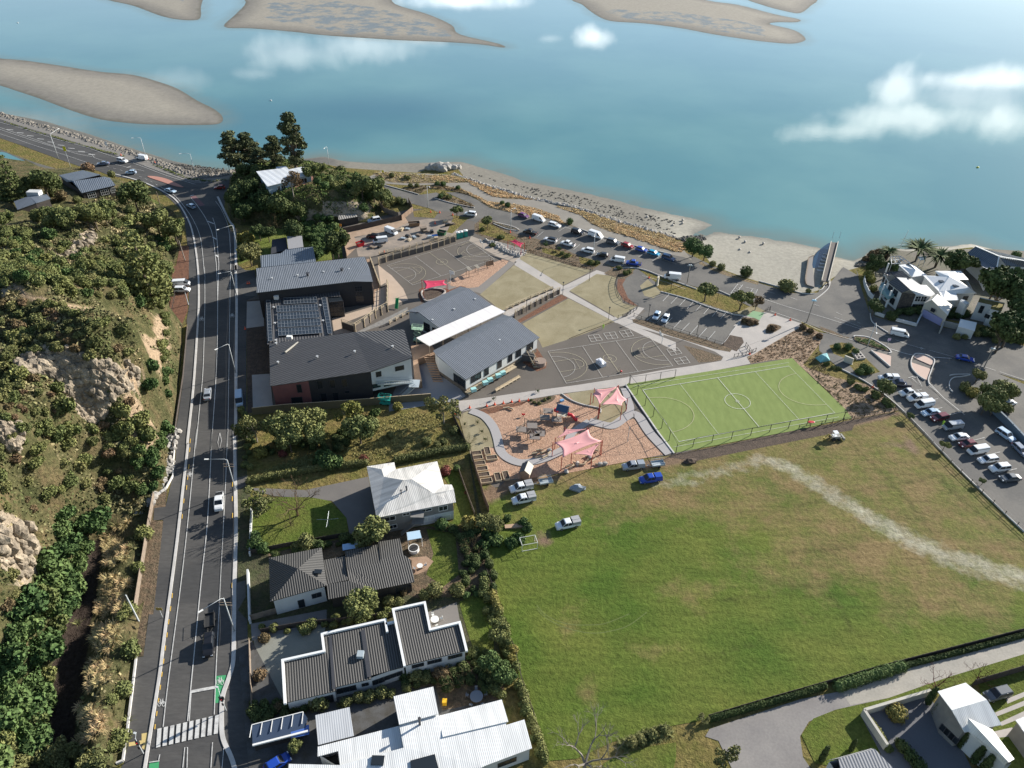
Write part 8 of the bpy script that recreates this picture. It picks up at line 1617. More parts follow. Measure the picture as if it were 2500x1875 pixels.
p=gp("D2 535,1370"); p.z=2.; tag(MB().box(-1.4,1.4,-.8,.8,0,.12).build('blue_awning',mat('awning_blue',(.06,.13,.38),rough=.6),None,p,R(15)),'blue awning panel behind the glass roofed lean-to','awning')
e=empty('clothesline',gp("B6 755,1100"),0,'rotary clothesline on the shaded front lawn','clothesline'); MB().tube([(0,0,0),(0,0,2.2)],.05,6).build('pole',steel,e); mb=MB(); [mb.tube([(0,0,2.),(2.2*math.cos(a),2.2*math.sin(a),2.2)],.03,4) for a in (0.1,1.67,3.24,4.81)]; mb.build('arm',steel,e)
P=W("B6 1398,1150,2.6 1505,1132,2.6 1522,1195,2.6 1408,1215,2.6"); e=empty('patio_roof',(P[0].x,P[0].y,0),0,'small pale glass patio roof behind the white roof house','patio roof'); mb=MB(); mb.prism([p-Vector(e.location) for p in P],2.5,2.6); mb.build('roof',mat('pale_glass_roof',(.45,.6,.72),rough=.3),e); mb=MB(); [mb.beam((p.x-P[0].x,p.y-P[0].y,0),(p.x-P[0].x,p.y-P[0].y,2.5),.1,.1) for p in P]; mb.build('post',framew,e)
e=empty('hot_tub',gp("B6 1458,1300"),0,'white rimmed spa pool on the deck behind the patio roof','spa pool'); mb=MB(); mb.cyl((0,0,0),1.1,.8,16); mb.build('tub',framew,e); MB().cyl((0,0,.81),.9,.02,16).build('cover',trimm,e)
P=W("B6 905,1290,1 1000,1262,1 1000,1290,1 912,1305,1"); 
e=empty('boat',gp("B6 955,1285"),R(15),'small blue and white boat stored behind the dark ribbed roof','boat'); mb=MB(); mb.add([(-2,-.8,.9),(1.2,-.8,.9),(2.2,0,1.),(1.2,.8,.9),(-2,.8,.9),(-1.8,-.4,.3),(1,-.3,.3),(1,.3,.3),(-1.8,.4,.3)],[(0,1,2,3,4),(0,5,6,1),(1,6,2),(2,6,7),(2,7,3),(3,7,8,4),(4,8,5,0),(5,8,7,6)]); mb.build('hull',paint('pale_blue',(.35,.55,.8)),e)
# soccer goal frame of white pipe near the compost corner
e=empty('frame_shelter',gp("B3 700,1600"),R(15),'bent white pipe frame shelter at the weedy corner of the field','frame'); mb=MB(); [mb.tube([(x,-1,0),(x,-1,1.9),(x,1.,1.9),(x,1,0)],.05,5) for x in (-1.6,1.6)]; [mb.beam((-1.6,y,z),(1.6,y,z),.06,.06) for y,z in ((-1,1.9),(1,1.9),(-1,.1))]; mb.build('pipe_frame',framew,e)
p=gp("B3 570,1425"); tag(MB().box(-1.9,1.9,-.5,.5,0,.4).build('board_stack',mat('board_tan',(.42,.28,.18),rough=.9),None,p,R(8)),'flat tan board stack among weeds by the field corner','boards')
# ================================================================ JETTY AND SHORE
P=W("A4 1865,685,1.2 1925,690,1.2 2012,338,1.2 1950,335,1.2"); c=P[0]; e=empty('jetty',(c.x,c.y,0),0,'long narrow timber decked jetty with pale side walls running out over the beach','jetty'); off=Vector((c.x,c.y,0)); Q=[p-off for p in P]
MB().prism(Q,.95,1.15).build('deck',mat('jetty_deck',(.13,.11,.10),(.10,.09,.08),rough=.9,sc=1),e)
mb=MB(); mb.beam(Q[0]+Vector((0,0,.1)),Q[3]+Vector((0,0,.1)),.25,.6); mb.build('side_wall',creamw,e); mb=MB(); mb.beam(Q[1]+Vector((0,0,.1)),Q[2]+Vector((0,0,.1)),.25,.6); mb.build('side_wall',creamw,e)
for i in range(9):
    t=i/8
    for a,b in ((0,3),(1,2)): p=Q[a].lerp(Q[b],t); mb=MB(); mb.beam((p.x,p.y,-2.5),(p.x,p.y,1.),.3,.3); mb.build('pile',wood,e)
mb=MB(); [mb.beam(Q[a]+Vector((0,0,1.2)),Q[a]+Vector((0,0,4.)),.08,.08) for a in (2,3)]; mb.build('mast',steel,e)
st=None
for i in range(8):
    a,b=W("A4 1850,660,-.6 1925,450,-.6"); p=a.lerp(b,i/7)
    if st is None: st=tag(MB().box(-1.8,.6,-.5,.5,-.4,.25).build('concrete_step',kerbm,None,p,R(-15)),'pale concrete groyne slab beside the jetty','slab','slabs beside the jetty')
    else: dup(st,p)
mb=MB(); P=W("A4 1725,730,-.2 1715,680,-.2 1735,560,-.2 1745,490,-.2 1785,470,-.2"); 
for a,b in zip(P,P[1:]): mb.beam(a,b,.35,1.6)
P2=W("A4 1800,740,.3 1790,600,.3 1780,540,.3 1790,470,.3"); mb2=MB(); mb2.prism([Vector((p.x,p.y,0)) for p in P]+[Vector((p.x,p.y,0)) for p in P2[::-1]],-1.,.35); e=mb.build('timber_seawall',wood); tag(e,'dark curved timber seawall on the sand left of the jetty','seawall'); tag(mb2.build('seawall_walkway',mat('walk_planks',(.22,.2,.18),rough=.9,fine=.1)),'grey planked walkway on top of the timber seawall','walkway')
mb=MB(); P=smooth(W("A4 1800,740 1760,690 1775,560 1800,470 1860,400 1940,350 1925,440 1850,520 1835,640 1850,720 1830,760",-.9),3,True); o=cdt('stream_pool',P,3,-.5,[mat('dark_pool_water',(.015,.04,.075),rough=.1)]); 
# rocks: causeway revetment, beach stones
def rocks(name,s,n,w_,r0,r1,label,m=rkm,z=-.6,seed=1,poly=False,cat='rocks'):
    rg=random.Random(seed); mb=MB(); P=W(s)
    T=[0]
    for a,b in zip(P,P[1:]): T.append(T[-1]+(b-a).length)
    for i in range(n):
        if poly:
            xs=[p.x for p in P]; ys=[p.y for p in P]
            while True:
                x,y=rg.uniform(min(xs),max(xs)),rg.uniform(min(ys),max(ys))
                if inside([(x,y)],P)[0]: break
        else:
            d=rg.uniform(0,T[-1]); k=max(j for j in range(len(T)-1) if T[j]<=d); a,b=P[k],P[k+1]; p=a.lerp(b,(d-T[k])/(T[k+1]-T[k])); q=(b-a).normalized(); o_=rg.uniform(-w_,w_); x=p.x-q.y*o_; y=p.y+q.x*o_
        zz=float(bz(np.array([(x,y)]))[0]) if z is None else z+rg.uniform(-.2,.2); r_=rg.uniform(r0,r1); mb.ico((x,y,zz+r_*.2),r_,1,(rg.uniform(.8,1.4),rg.uniform(.7,1.2),rg.uniform(.5,.9)),.18,rg)
    return tag(mb.build(name,m,recalc=False),label,cat,None,'stuff')
dkr=mat('dark_shore_rock',(.13,.12,.10),(.07,.065,.055),rough=.95,sc=.7)
rocks('rock_revetment',"A1 -200,40 0,108 300,195 600,275 900,367 1200,462 1400,530 1650,625 1800,660 2000,640 2120,620",2600,1.9,.4,.9,'rough stone revetment along the seaward side of the causeway',mat('revetment_rock',(.27,.24,.20),(.16,.145,.12),rough=.95,sc=.5),-.5,3)
rocks('beach_stones',"A1 1500,530 1800,540 2000,560 2150,560 2150,620 1950,640 1700,620",260,0,.2,.5,'scattered dark stones on the mud at the end of the causeway',dkr,None,4,True)
rocks('beach_stones',"A3 330,130 700,230 900,260 1300,340 1900,490 2212,570 2212,700 1900,600 1300,430 900,330 600,230",300,0,.12,.4,'scattered dark stones along the long shingle beach',dkr,None,5,True)
rocks('beach_stones',"A3 200,160 500,260 900,380 1300,460 1700,590 2212,735",1100,.9,.2,.5,'line of stones and driftwood along the top of the beach',rkm,-.1,6)
rocks('stream_rocks',"A4 560,310 660,260 800,240 830,290 780,330 640,330",240,0,.3,.7,'dark rocks round the stream outlet by the willow tree',dkr,None,7,True)
rocks('stream_bed_rocks',"A3 490,760 620,790 720,860 860,880 800,915 690,880 600,830",420,0,.2,.55,'pile of grey rocks in the bed around the small red sail',rkm,.1,8,True)
rocks('point_rocks',"A5 560,400 620,340 690,280 720,290 640,400",200,0,.3,.8,'dark rocks below the scrubby point at the boat ramp',dkr,None,9,True)
rocks('toe_rocks',"B5 1560,0 1510,200 1490,380 1400,520 1330,620 1280,720 1250,760",160,1.4,.4,.9,'pale boulders along the foot of the cliff beside the footpath',rkm,.2,10)
e=MB(); rg=random.Random(12)
for (dx,dy,r_) in ((0,0,2.6),(3,.5,2.2),(-2.8,.3,2.),(5.5,1.,1.6),(1.5,-1.5,1.9),(-4.5,-.5,1.4),(7.5,1.8,1.3)): e.ico((dx,dy,r_*.3),r_,2,(1.2,.9,.9),.2,rg)
tag(e.build('rock_outcrop',rkm,None,gp("A2 1930,490"),0),'pale rocky outcrop on the shore beyond the tussocks','rock')
for s in "A4 1125,297;A4 1175,335;A4 1340,350;A4 1128,407;A4 1217,432;A4 525,187;A4 615,140;A4 612,168;A4 295,112".split(';'): p=W(s,-.8)[0]; o=dup(rk0,p,1,.9,label='dark weedy stone lying alone on the pale beach sand'); o['group']='lone stones on the beach'
# slipway mast and shelter, pergola
e=empty('flag_mast',gp("C1 610,250"),0,'white mast with yard arm on the shore by the palms','mast'); MB().tube([(0,0,0),(.8,0,7)],.07,6).build('pole',framew,e); MB().beam((-1.,0,1.6),(1.4,0,1.8),.08,.08).build('yard_arm',framew,e)
P=W("C1 850,352,2.6 955,348,2.6 945,390,2.6 880,395,2.6"); e=empty('garden_shelter',(P[0].x,P[0].y,0),0,'small open sided garden shelter between the palms and the white villa','shelter'); off=Vector(e.location); MB().prism([p-off for p in P],2.5,2.65).build('roof',MATS['pale_glass_roof'],e); [MB().beam((p.x-off.x,p.y-off.y,0),(p.x-off.x,p.y-off.y,2.5),.12,.12).build('post',framew,e) for p in P]
P=W("C1 500,350,2.8 620,342,2.8 745,430,2.8 510,442,2.8"); e=empty('pergola',(P[0].x,P[0].y,0),0,'white slatted pergola beside the low pale roofed room','pergola'); off=Vector(e.location); mb=MB()
for i in range(5): mb.beam(P[0].lerp(P[1],i/4)-off,P[3].lerp(P[2],i/4)-off,.18,.15)
for i in range(3): mb.beam(P[0].lerp(P[3],i/2)-off,P[1].lerp(P[2],i/2)-off,.18,.15)
mb.build('beam',framew,e); [MB().beam((p.x-off.x,p.y-off.y,0),p-off,.15,.15).build('post',framew,e) for p in P]
# buoys and small craft on the water
for s,l in (("S1 44,57",'tiny white boat far out on the left of the bay'),("S1 672,250",'tiny white buoy in the bay above the pine trees'),("F 2112,362",'yellow buoy off the boat ramp beach')):
    p=W(s,WZ)[0]; mb=MB(); mb.ico((0,0,.2),.45,2,(1.4,.9,.7)); tag(mb.build('buoy',yel if 'yellow' in l else framew,None,p),l,'buoy')

def cliffrocks(polys,n,r0,r1,label,seed,m):
    rg=random.Random(seed); mb=MB()
    for s in polys:
        q=S(s); xs=[p[0] for p in q]; ys=[p[1] for p in q]; k=0
        while k<n:
            x,y=rg.uniform(min(xs),max(xs)),rg.uniform(min(ys),max(ys))
            if not inside([(x,y)],q)[0]: continue
            k+=1; p=onhill(x,y); r_=rg.uniform(r0,r1)*rg.uniform(.5,1); mb.ico((p.x,p.y,p.z-r_*.3),r_,2,(rg.uniform(.7,1.5),rg.uniform(.6,1.1),rg.uniform(.7,1.6)),.2,rg)
    return tag(mb.build('cliff_rocks',m),label,'rocks',None,'stuff')
clm=mat('cliff_rock',(.36,.295,.215),(.17,.14,.105),rough=.95,sc=.35,fine=.4,fsc=1.6,bump=.3,bsc=2.5)
cliffrocks(ROCKP[:1],330,.35,1.3,'craggy pale rocks covering the cliff face above the main road',61,clm)
cliffrocks(["A6 160,860 380,800 560,900 470,960 200,960","A1 720,1180 850,1100 870,1230 740,1340 480,1430 430,1400 600,1290 700,1250","B5 0,760 180,790 260,870 310,1050 300,1200 230,1350 60,1280 0,1250","A6 0,1400 180,1420 230,1560 90,1650 0,1600"],60,.6,1.6,'smaller broken rock outcrops scattered over the hillside',62,clm)
# ================================================================ MORE PLANTING
# knoll
veg('pine',M_pine,"A2 70,330,120,.6 210,320,110,.6 310,390,80,.5 430,340,90,.7 600,250,105,.95",["leftmost spreading tree of the big pines by the sea","second big pine with a brown lit side, by the sea","short dark pine in the middle of the shore clump","dark leaning pine left of the tallest pine","tallest dense pine right of the shore clump"])
veg('tree',M_dark,"A2 170,480,60 120,700,100 230,640,70 330,760,100 480,820,110 640,850,90 150,850,80 60,760,70",'dark evergreen tree on the shaded side of the wooded knoll','dark trees on the shaded side of the knoll')
veg('tree',M_bush,"A2 760,500,70 780,670,85 860,730,90 960,800,75 1220,600,85 1330,640,90 1400,720,85 1100,720,80 1010,640,60 860,480,50",'green tree on the sunny top and side of the knoll','green trees on the sunny side of the knoll')
veg('shrub',M_green,"A2 830,600,50 900,640,45 1120,640,50 1180,560,50 1300,720,60 900,860,70 1050,850,70 980,720,60 1160,760,60 1250,840,50 870,560,35 940,570,35",'leafy green shrub on the knoll','shrubs on the knoll')
veg('shrub',M_olive,"A2 1160,700,50 1500,780,50 1560,770,40 1600,790,45 1450,820,40 1040,500,50 960,540,40 800,470,45",'olive shrub along the knoll rim','olive shrubs on the knoll rim')
veg('palm',M_palm,"A2 1010,620,90",'palm with spreading fronds on the knoll beside the green lawn'); veg('loose_tree',M_dry,"A2 590,580,80",'thin brown leaved tree in front of the white flat roof')
veg('bare',M_dry,"A2 550,830,80 440,960,90","leafless tree",None)
for o,l in zip([o for o in bpy.data.objects if o.name.startswith('bare_tree')],('pale leafless tree in the shaded hollow under the knoll','pinkish leafless tree above the grey roofed house')): o['label']=l
veg('gorse',M_yel,"A2 185,1110,75",'tall yellow green shrub tree beside the main road footpath'); veg('tree',M_olive,"A2 210,1230,85",'olive green tree directly below the yellow green one by the footpath')
veg('tree',M_dark,"A2 300,1040,60 380,1050,60 620,1030,80 1000,1130,110 960,1200,70",["dark hedge tree left of the leafless pink tree","dark bush right beside the yellow green shrub tree","round olive tree above the grey roofed outbuilding","big dark tree beside the fence of the building yard","dark tree below the big one by the yard fence"])
scat2("A2 680,960 900,930 1000,1010 960,1100 880,1270 820,1300 760,1150 720,1040",46,1.9,'shrub',M_green,1.2,2.2,'bright green shrub in the sunlit garden behind the school','garden shrubs behind the school',31)
scat2("A2 300,560 450,800 700,900 600,1000 300,900 150,950 60,800",30,2.2,'shrub',M_dark,1.5,2.6,'dark shrub in the shade on the road side of the knoll','shaded shrubs beside the knoll',32)
scat2("A2 100,1150 320,1120 380,1250 300,1300 150,1330",10,1.8,'shrub',M_dark,1.,1.8,'low shaded shrub beside the grey roofed house','shaded shrubs by the grey roofed house',33)
# shore: tussock strips as masses of tufts
def tufts(s,n,label,seed,m=M_tus,r0=.6,r1=1.05,name='tussock_strip',cat='tussocks',zb=0):
    rg=random.Random(seed); P=W(s); xs=[p.x for p in P]; ys=[p.y for p in P]; V=[];F=[];vv=[]
    base=[blades(k,26,1.,.07,.8,1.5,.3,3) for k in range(5)]
    for i in range(n):
        while True:
            x,y=rg.uniform(min(xs),max(xs)),rg.uniform(min(ys),max(ys))
            if inside([(x,y)],P)[0]: break
        bv,bf,bvv=base[i%5]; sc=rg.uniform(r0,r1); a=rg.uniform(0,6.28); ca,sa=math.cos(a)*sc,math.sin(a)*sc; k=len(V); sh=rg.uniform(.3,1)
        V+=[(x+ca*v[0]-sa*v[1],y+sa*v[0]+ca*v[1],zb+v[2]*sc*1.1+.02) for v in bv]; F+=[tuple(j+k for j in f) for f in bf]; vv+=[min(1,t*.5+sh*.6) for t in bvv]
    me=bpy.data.meshes.new(name); me.from_pydata(V,[],F); at=me.attributes.new('v','FLOAT','POINT'); at.data.foreach_set('value',np.array(vv,'f'))
    return tag(link(name,me,None,[m]),label,cat,None,'stuff')
tufts("A2 1330,530 1430,515 1700,535 2000,545 2212,580 2212,605 2000,612 1700,615 1500,605 1400,590",260,'golden tussocks along the western shore strip',41)
tufts("A3 0,190 200,180 350,220 480,265 700,335 880,385 980,400 850,392 700,385 560,365 440,298 340,238 200,222 0,222",330,'golden tussocks between the beach and the shore path',42)
tufts("A3 1130,455 1300,475 1700,605 2000,685 2212,735 2212,865 2080,825 1900,755 1600,675 1440,605 1360,535 1180,475",620,'broad golden tussock strip between beach and the shore car park',43)
tufts("A3 0,268 150,292 270,292 400,355 520,415 800,445 950,475 1150,545 1200,600 1330,640 1200,615 1060,560 900,545 720,505 540,460 420,385 290,315 150,298 0,288",420,'golden tussocks between shore path and car park',44)
tufts("A2 1590,660 1750,640 2000,640 2200,700 2212,728 2050,688 1850,662 1750,708 1620,680",150,'brown tussocks on the traffic island of the shore road',45,M_dry)
tufts("A3 60,380 200,370 400,450 390,475 200,430",80,'brown tussocks on the second shore road island',46,M_dry)
tufts("A4 0,180 200,260 480,335 620,340 630,400 590,430 430,390 150,290 0,250",300,'tussocks at the eastern end of the shore strip',47)
tufts("A4 1215,1380 1690,1100 1850,1165 1840,1250 1700,1430 A4 1600,1375 1400,1390 1240,1420",420,'brown mulch planting on the slope above the artificial pitch',48,M_dry,.3,.6,'slope_planting','plants')
tufts("A4 1700,1430 1860,1300 1900,1480 2000,1600 B4 640,350 800,440 900,545 780,580 480,630 420,580 280,390 100,200",420,'brown seedlings on the slope right of the artificial pitch',49,M_dry,.3,.6,'slope_planting','plants')
tufts("B6 1180,230 1500,150 1750,250 1880,420 1500,500 1080,560 850,480 900,380",650,'golden rough grass on the overgrown lot',50,leafmat('rough_gold',(.30,.25,.09),(.2,.18,.07)),.5,.9,'rough_grass','grass')
tufts("B6 200,650 600,500 800,560 450,650 200,710",200,'rough grass at the lower left of the overgrown lot',51,M_olive,.4,.8,'rough_grass','grass')
tufts("A3 470,565 600,592 760,702 990,762 900,858 700,858 480,728 400,700",120,'low plants in the bed below the shore car park',52,M_dry,.3,.6,'bed_planting','plants')
tufts("A3 985,785 1130,805 1290,885 1420,935 1530,970 1460,1025 1300,995 870,865",170,'low plants in the long bed beside the pale lawn',53,M_dry,.3,.6,'bed_planting','plants')
tufts("A5 560,1112 700,1130 860,1210 870,1230 700,1180 570,1140",90,'low green ground cover on the long traffic island',54,M_green,.4,.7,'island_planting','plants',.2)
tufts("A1 40,175 200,220 330,265 480,300 640,355 830,405 960,440 1120,485 1080,480 930,445 780,400 600,355 440,300 300,265 150,215 40,185",120,'low bushes dividing road and path on the causeway',55,M_bush,.6,1.,'median_planting','plants')
tufts("A1 1370,560 1500,600 1700,680 1900,710 2090,685 2090,692 1900,718 1690,690 1490,612",90,'low bushes between road and path at the causeway end',56,M_bush,.6,1.,'median_planting','plants')
tufts("D3 1240,1430 1500,1340 1690,1300 1720,1380 1500,1450 1300,1500",110,'mixed low bushes behind the bottom left of the field fence',57,M_olive,.6,1.1,'border_planting','plants')
# bushes of the shore and park
veg('shrub',M_green,"A3 65,255,28 118,255,28 95,365,32 175,370,28 255,285,25 650,425,26 700,445,32 1255,590,40",'green shrub standing among the golden tussocks','shrubs among the tussocks')
veg('shrub',M_olive,"A2 1650,570,26 1500,545,28 1670,635,26 1725,635,26 1960,720,32 2010,740,28 1910,615,24 1955,620,24 1625,560,24",'olive shrub on the shore road islands','shrubs on the shore road islands')
veg('flat_tree',M_bush,"A3 242,480,60",'lone round coastal tree beside the driving white suv'); veg('flat_tree',M_bush,"A3 515,580,58",'low spreading tree between the path and the shore car park')
veg('flat_tree',M_bush,"A4 838,740,110,.95 1150,830,100,.95",["broad round coastal tree on the verge beside the crossing","spreading coastal tree next to the bicycles"]); veg('loose_tree',M_dry,"A4 1285,870,75,.7",'small leafless brown tree beside the spreading coastal tree')
veg('tree',M_green,"A4 720,370,85,.75 820,410,75,.8",["left willow like tree by the stream outlet","right willow like tree at the end of the car park"])
veg('shrub',M_dark,"A4 1185,605,62,1.1",'dark dense bush on the seaward side of the shore road'); veg('shrub',M_olive,"A4 890,530,35 965,560,42 1745,775,30",'olive bush along the beach edge','olive bushes along the beach edge'); veg('shrub',M_olive,"A4 1570,735,95,.75",'large dome shaped olive bush on the beach corner')
for s in ("A4 1420,1090","A4 1460,1080","A4 1210,1050"): pass
veg('scrub',M_dry,"A4 1430,1110,45 1230,1060,45 1180,1040,35 1270,1060,30 A4 1700,1100,40 1760,1130,35 1850,1180,35",'brown bedding shrub in the concrete forecourt beds','bedding shrubs')
veg('scrub',M_bush,"A3 1240,900,35 1180,880,30 1440,960,40 1500,960,35 1760,1060,35 1700,1010,30 1790,1040,30 560,800,30 640,735,35 470,660,30 700,960,0.1",'green bedding shrub beside the pale lawns','green bedding shrubs')
veg('loose_tree',M_green,"A3 1045,790,25,.8 1160,830,22,.8",["small young tree at the left end of the long bed","small young tree in the middle of the long bed"])
veg('tree',M_bush,"B4 790,345,65",'small round tree in front of the dark ute'); veg('flat_tree',M_bush,"B4 1015,605,36,1 1322,865,42,1 1668,1190,34,1",["round street tree on the fence line beside the pale blue sedan","round street tree on the fence line beside the small maroon car","round street tree on the fence line beside the dark grey sedan"])
veg('tree',M_olive,"B4 1625,235,55,.9",'small pale leaved tree behind the traffic island'); veg('tree',M_bush,"B4 1750,400,90 1850,370,80 1700,480,80 1780,500,70 1910,380,60",'leafy green tree in the group above the slate blue fence','trees above the slate blue fence'); veg('shrub',M_yel,"B4 1560,400,55",'bright yellow green bush left of the leafy tree group'); veg('shrub',M_olive,"B4 1500,350,55 1600,390,40 1880,540,50",'olive bush near the leafy tree group','olive bushes near the junction')
veg('scrub',M_bush,"B4 260,140,30 480,300,40 540,350,40 700,420,50 770,480,45 830,520,40 600,370,35 300,170,25 360,180,25",'low green shrub at the edge of the mulched slope','shrubs at the edge of the slope')
veg('shrub',M_green,"A5 380,1190,40 480,1190,45 560,1240,40 640,1400,55 700,1430,45 600,1440,45",'bright green bush on the grass corner beside the cream cabinet','bushes on the grass corner')
veg('shrub',M_dark,"A5 910,890,60,.9",'clipped dark round bush inside the white street wall'); veg('tree',M_dark,"A5 750,790,70",'very dark tree in front of the glazed balconies')
veg('palm',M_palm,"C1 885,240,185,.42 1130,330,175,.42 485,280,110,.5",["largest palm at the water edge","second large palm right of the largest one","smaller sunlit palm left of the pergola"])
veg('flat_tree',M_dark,"C1 1400,370,170,1 1500,420,110,1 1330,430,120,1",["broad pale topped tree between palms and blue grey house","dark tree right behind the broad pale topped one","dark tree below the second palm"])
veg('flat_tree',M_dark,"C1 2000,640,230,1.3 1850,700,170,1.2 2150,850,200,1.3 2100,1180,200,1.2 1990,1290,180,1.2 2250,1000,170,1.3",'huge dark spreading tree at the right edge','huge dark trees at the right edge')
veg('shrub',M_green,"C1 2115,335,60",'round bright green tree top at the water by the blue grey house'); veg('shrub',M_yel,"C1 220,590,75 250,650,60 280,760,60",'yellow green garden shrub on the corner by the boat ramp','garden shrubs on the corner'); veg('shrub',M_green,"C1 480,460,60 590,500,70 680,510,50 975,715,40",'green garden shrub around the low pale roofed room','garden shrubs round the pale room')
veg('scrub',M_dry,"C1 250,330,80 340,300,80 180,380,60 400,330,60",'dry brown scrub on the point by the boat ramp','dry scrub on the point'); veg('tree',M_dark,"C1 330,400,90 260,470,70",'dark tree on the slope above the boat ramp','dark trees above the boat ramp')
veg('shrub',M_olive,"C1 1620,1340,50 1700,1310,50 1350,1380,50 1850,1430,50 1450,1380,40",'garden shrub along the shaded street wall','shrubs along the street wall')
# field corner and lots along the arterial
veg('loose_tree',M_olive,"B6 130,260,110 60,300,80",["pale loose tree at the top left of the overgrown lot","slender tree at the street edge of the overgrown lot"]); veg('tree',M_bush,"B6 330,260,110 470,240,120 600,220,110 640,330,90 1000,270,120 1100,280,80 420,360,100",'green tree in the thicket of the overgrown lot','trees of the overgrown lot')
veg('loose_tree',M_yel,"B6 940,170,130,.8",'large sunlit feathery tree in the middle of the overgrown lot'); veg('loose_tree',M_olive,"B6 1700,120,130,.8",'large sunlit tree at the right end of the boarded fence'); veg('shrub',M_yel,"B6 195,490,65,1.1 1320,110,50",["yellow green round shrub at the left of the overgrown lot","small yellow shrub against the boarded fence"]); veg('shrub',M_red,"B6 365,500,40 1040,540,45 1890,820,20",'reddish shrub in the rough grass','reddish shrubs')
veg('gorse',M_green,"B6 740,540,100 830,560,70 680,560,60 1130,160,50",'feathery green bush in the overgrown lot','feathery bushes in the overgrown lot'); veg('shrub',M_olive,"B6 850,450,40 1790,310,50 1270,340,40 1560,400,50 1700,400,40 1650,430,40",'olive bush in the rough grass of the overgrown lot','olive bushes in the rough grass')
def hedge(s,w_,h,m,label,n=26):
    P=W(s); T=[0]
    for a,b in zip(P,P[1:]): T.append(T[-1]+(b-a).length)
    c=P[0]; L_=[]; rg=random.Random(len(label)); k=int(T[-1]/(w_*.45))+1
    for i in range(k):
        d=T[-1]*i/max(1,k-1); j=max(q for q in range(len(T)-1) if T[q]<=d+1e-6); p=P[j].lerp(P[j+1],min(1,(d-T[j])/(T[j+1]-T[j])))-c; L_.append((p.x,p.y,h-w_*.55,w_*.55*rg.uniform(.9,1.1))); L_.append((p.x,p.y,max(.2,h-w_*1.1),w_*.5))
    me=leafmesh(7,L_,int(len(L_)*260),.13*(1 if w_>1.2 else .8),core=.85); me.materials.append(m); return tag(link('hedge',me,None,(),(c.x,c.y,0)),label,'hedge')
hedge("B6 100,740 300,700 480,670 700,630 1060,590",1.6,1.6,M_olive,'clipped olive hedge along the lower side of the overgrown lot'); hedge("B6 1310,570 1500,530 1700,490 1900,460",1.8,1.7,M_olive,'hedge behind the white roof house')
veg('loose_tree',M_olive,"B6 170,870,120,.7 150,950,90,.7",["leafy street side tree at the top of the front lawn","second leafy tree below it at the street side"]); veg('bare',M_dry,"B6 470,880,150 430,1040,90,.7",["large leafless pinkish tree on the front lawn","low leafless bush under the large leafless tree"]); veg('shrub',M_green,"B6 150,1240,75 200,1280,60 140,1180,50",'green shrub at the street corner of the front lawn','shrubs at the street corner')
veg('shrub',M_olive,"B6 570,1230,90 500,1260,55",'wide olive shrub between the lawn and the hip roofed house','olive shrubs by the low dark wall'); veg('tree',M_bush,"B6 1110,1130,130,.9 1030,1200,80",["dense round tree in front of the porch of the white roof house","smaller round tree left of the dense one by the porch"])
veg('shrub',M_red,"B6 1720,640,55,1.2",'red brown leafy shrub behind the white roof house'); veg('shrub',M_green,"B6 1690,1090,70 1810,620,40",'bright green shrub beside the white roof house','bright green shrubs'); veg('shrub',M_yel,"B6 1900,1080,80,1.1",'round pale yellow shrub tree at the corner of the side lawn'); veg('tree',M_olive,"B6 2030,1060,70 2120,1070,70",["grey green tree right of the pale yellow shrub","grey green bushy tree at the corner of the playing field"]); veg('bare',M_dry,"B6 1930,1270,80",'leafless grey bush beside the field corner')
veg('bare',M_yel,"E2 340,1280,110,1.3",'tall thin bare tree between the hedge and the vegetable boxes')
for i,s in enumerate(("E2 180,880","E2 260,1030","E2 490,990","E2 555,1160","E2 630,1310","E2 780,570","E2 1565,430")):
    b=gp(s); o=plant('loose_tree',M_green if i>4 else M_olive,b,.45,'staked sapling in the pale lawn or beside the path','staked saplings'); 
    tag(o,None,'sapling'); o.name='sapling'
    for dx in (-.5,.5): tag(MB().cyl((0,0,0),.04,1.5,5).build('sapling_stake',wood,None,b+Vector((dx,.1,0))),'thin timber stake beside a sapling','stake','sapling stakes')
veg('scrub',M_olive,"E2 1500,600,40 1600,620,50 1700,560,45 1780,530,40 1450,560,35",'bedding shrub in the bed by the concrete path','bedding shrubs by the path')
veg('scrub',M_green,"B3 350,1500,80 420,1560,80 300,1590,70 620,1520,70 560,1560,80 650,1380,60 700,1430,60 500,1350,50",'weedy green bush at the corner of the playing field','weedy bushes at the field corner'); veg('loose_tree',M_olive,"B3 400,1380,90,.7 300,1370,80,.7",["leafy tree at the field corner below the parked utes","leafy tree beside the wooden fence at the field corner"])
veg('tree',M_bush,"D2 1020,240,120",'dark tree standing against the long ribbed roof house'); veg('shrub',M_olive,"D2 1640,140,80 1830,140,80 1560,180,60 1260,230,60 1340,240,50 660,1060,90 500,1060,60 1480,850,80 1560,870,60",'olive garden shrub between the houses','garden shrubs between the houses'); veg('shrub',M_dry,"D2 1680,840,80 1380,150,40 350,1110,50 180,840,60 220,540,50",'brown garden shrub between the houses','brown shrubs between the houses'); veg('bare',M_dry,"D2 1800,890,100,.8",'leafless spreading tree behind the parapet house')
veg('shrub',M_green,"D2 1830,730,45 1920,700,30 1990,170,35 1900,180,40",'small green shrub in the back gardens','small green shrubs in the back gardens'); veg('flax',M_yel,"D2 855,1080,50",'bright yellow green spiky plant left of the carport'); veg('shrub',M_olive,"D2 1000,1030,60 1100,1020,60 1200,1000,50 1400,950,50",'grey green shrub along the back of the big white roof','shrubs behind the big white roof'); veg('tree',M_bush,"D2 480,1430,50",'small potted looking tree at the bottom left yard')
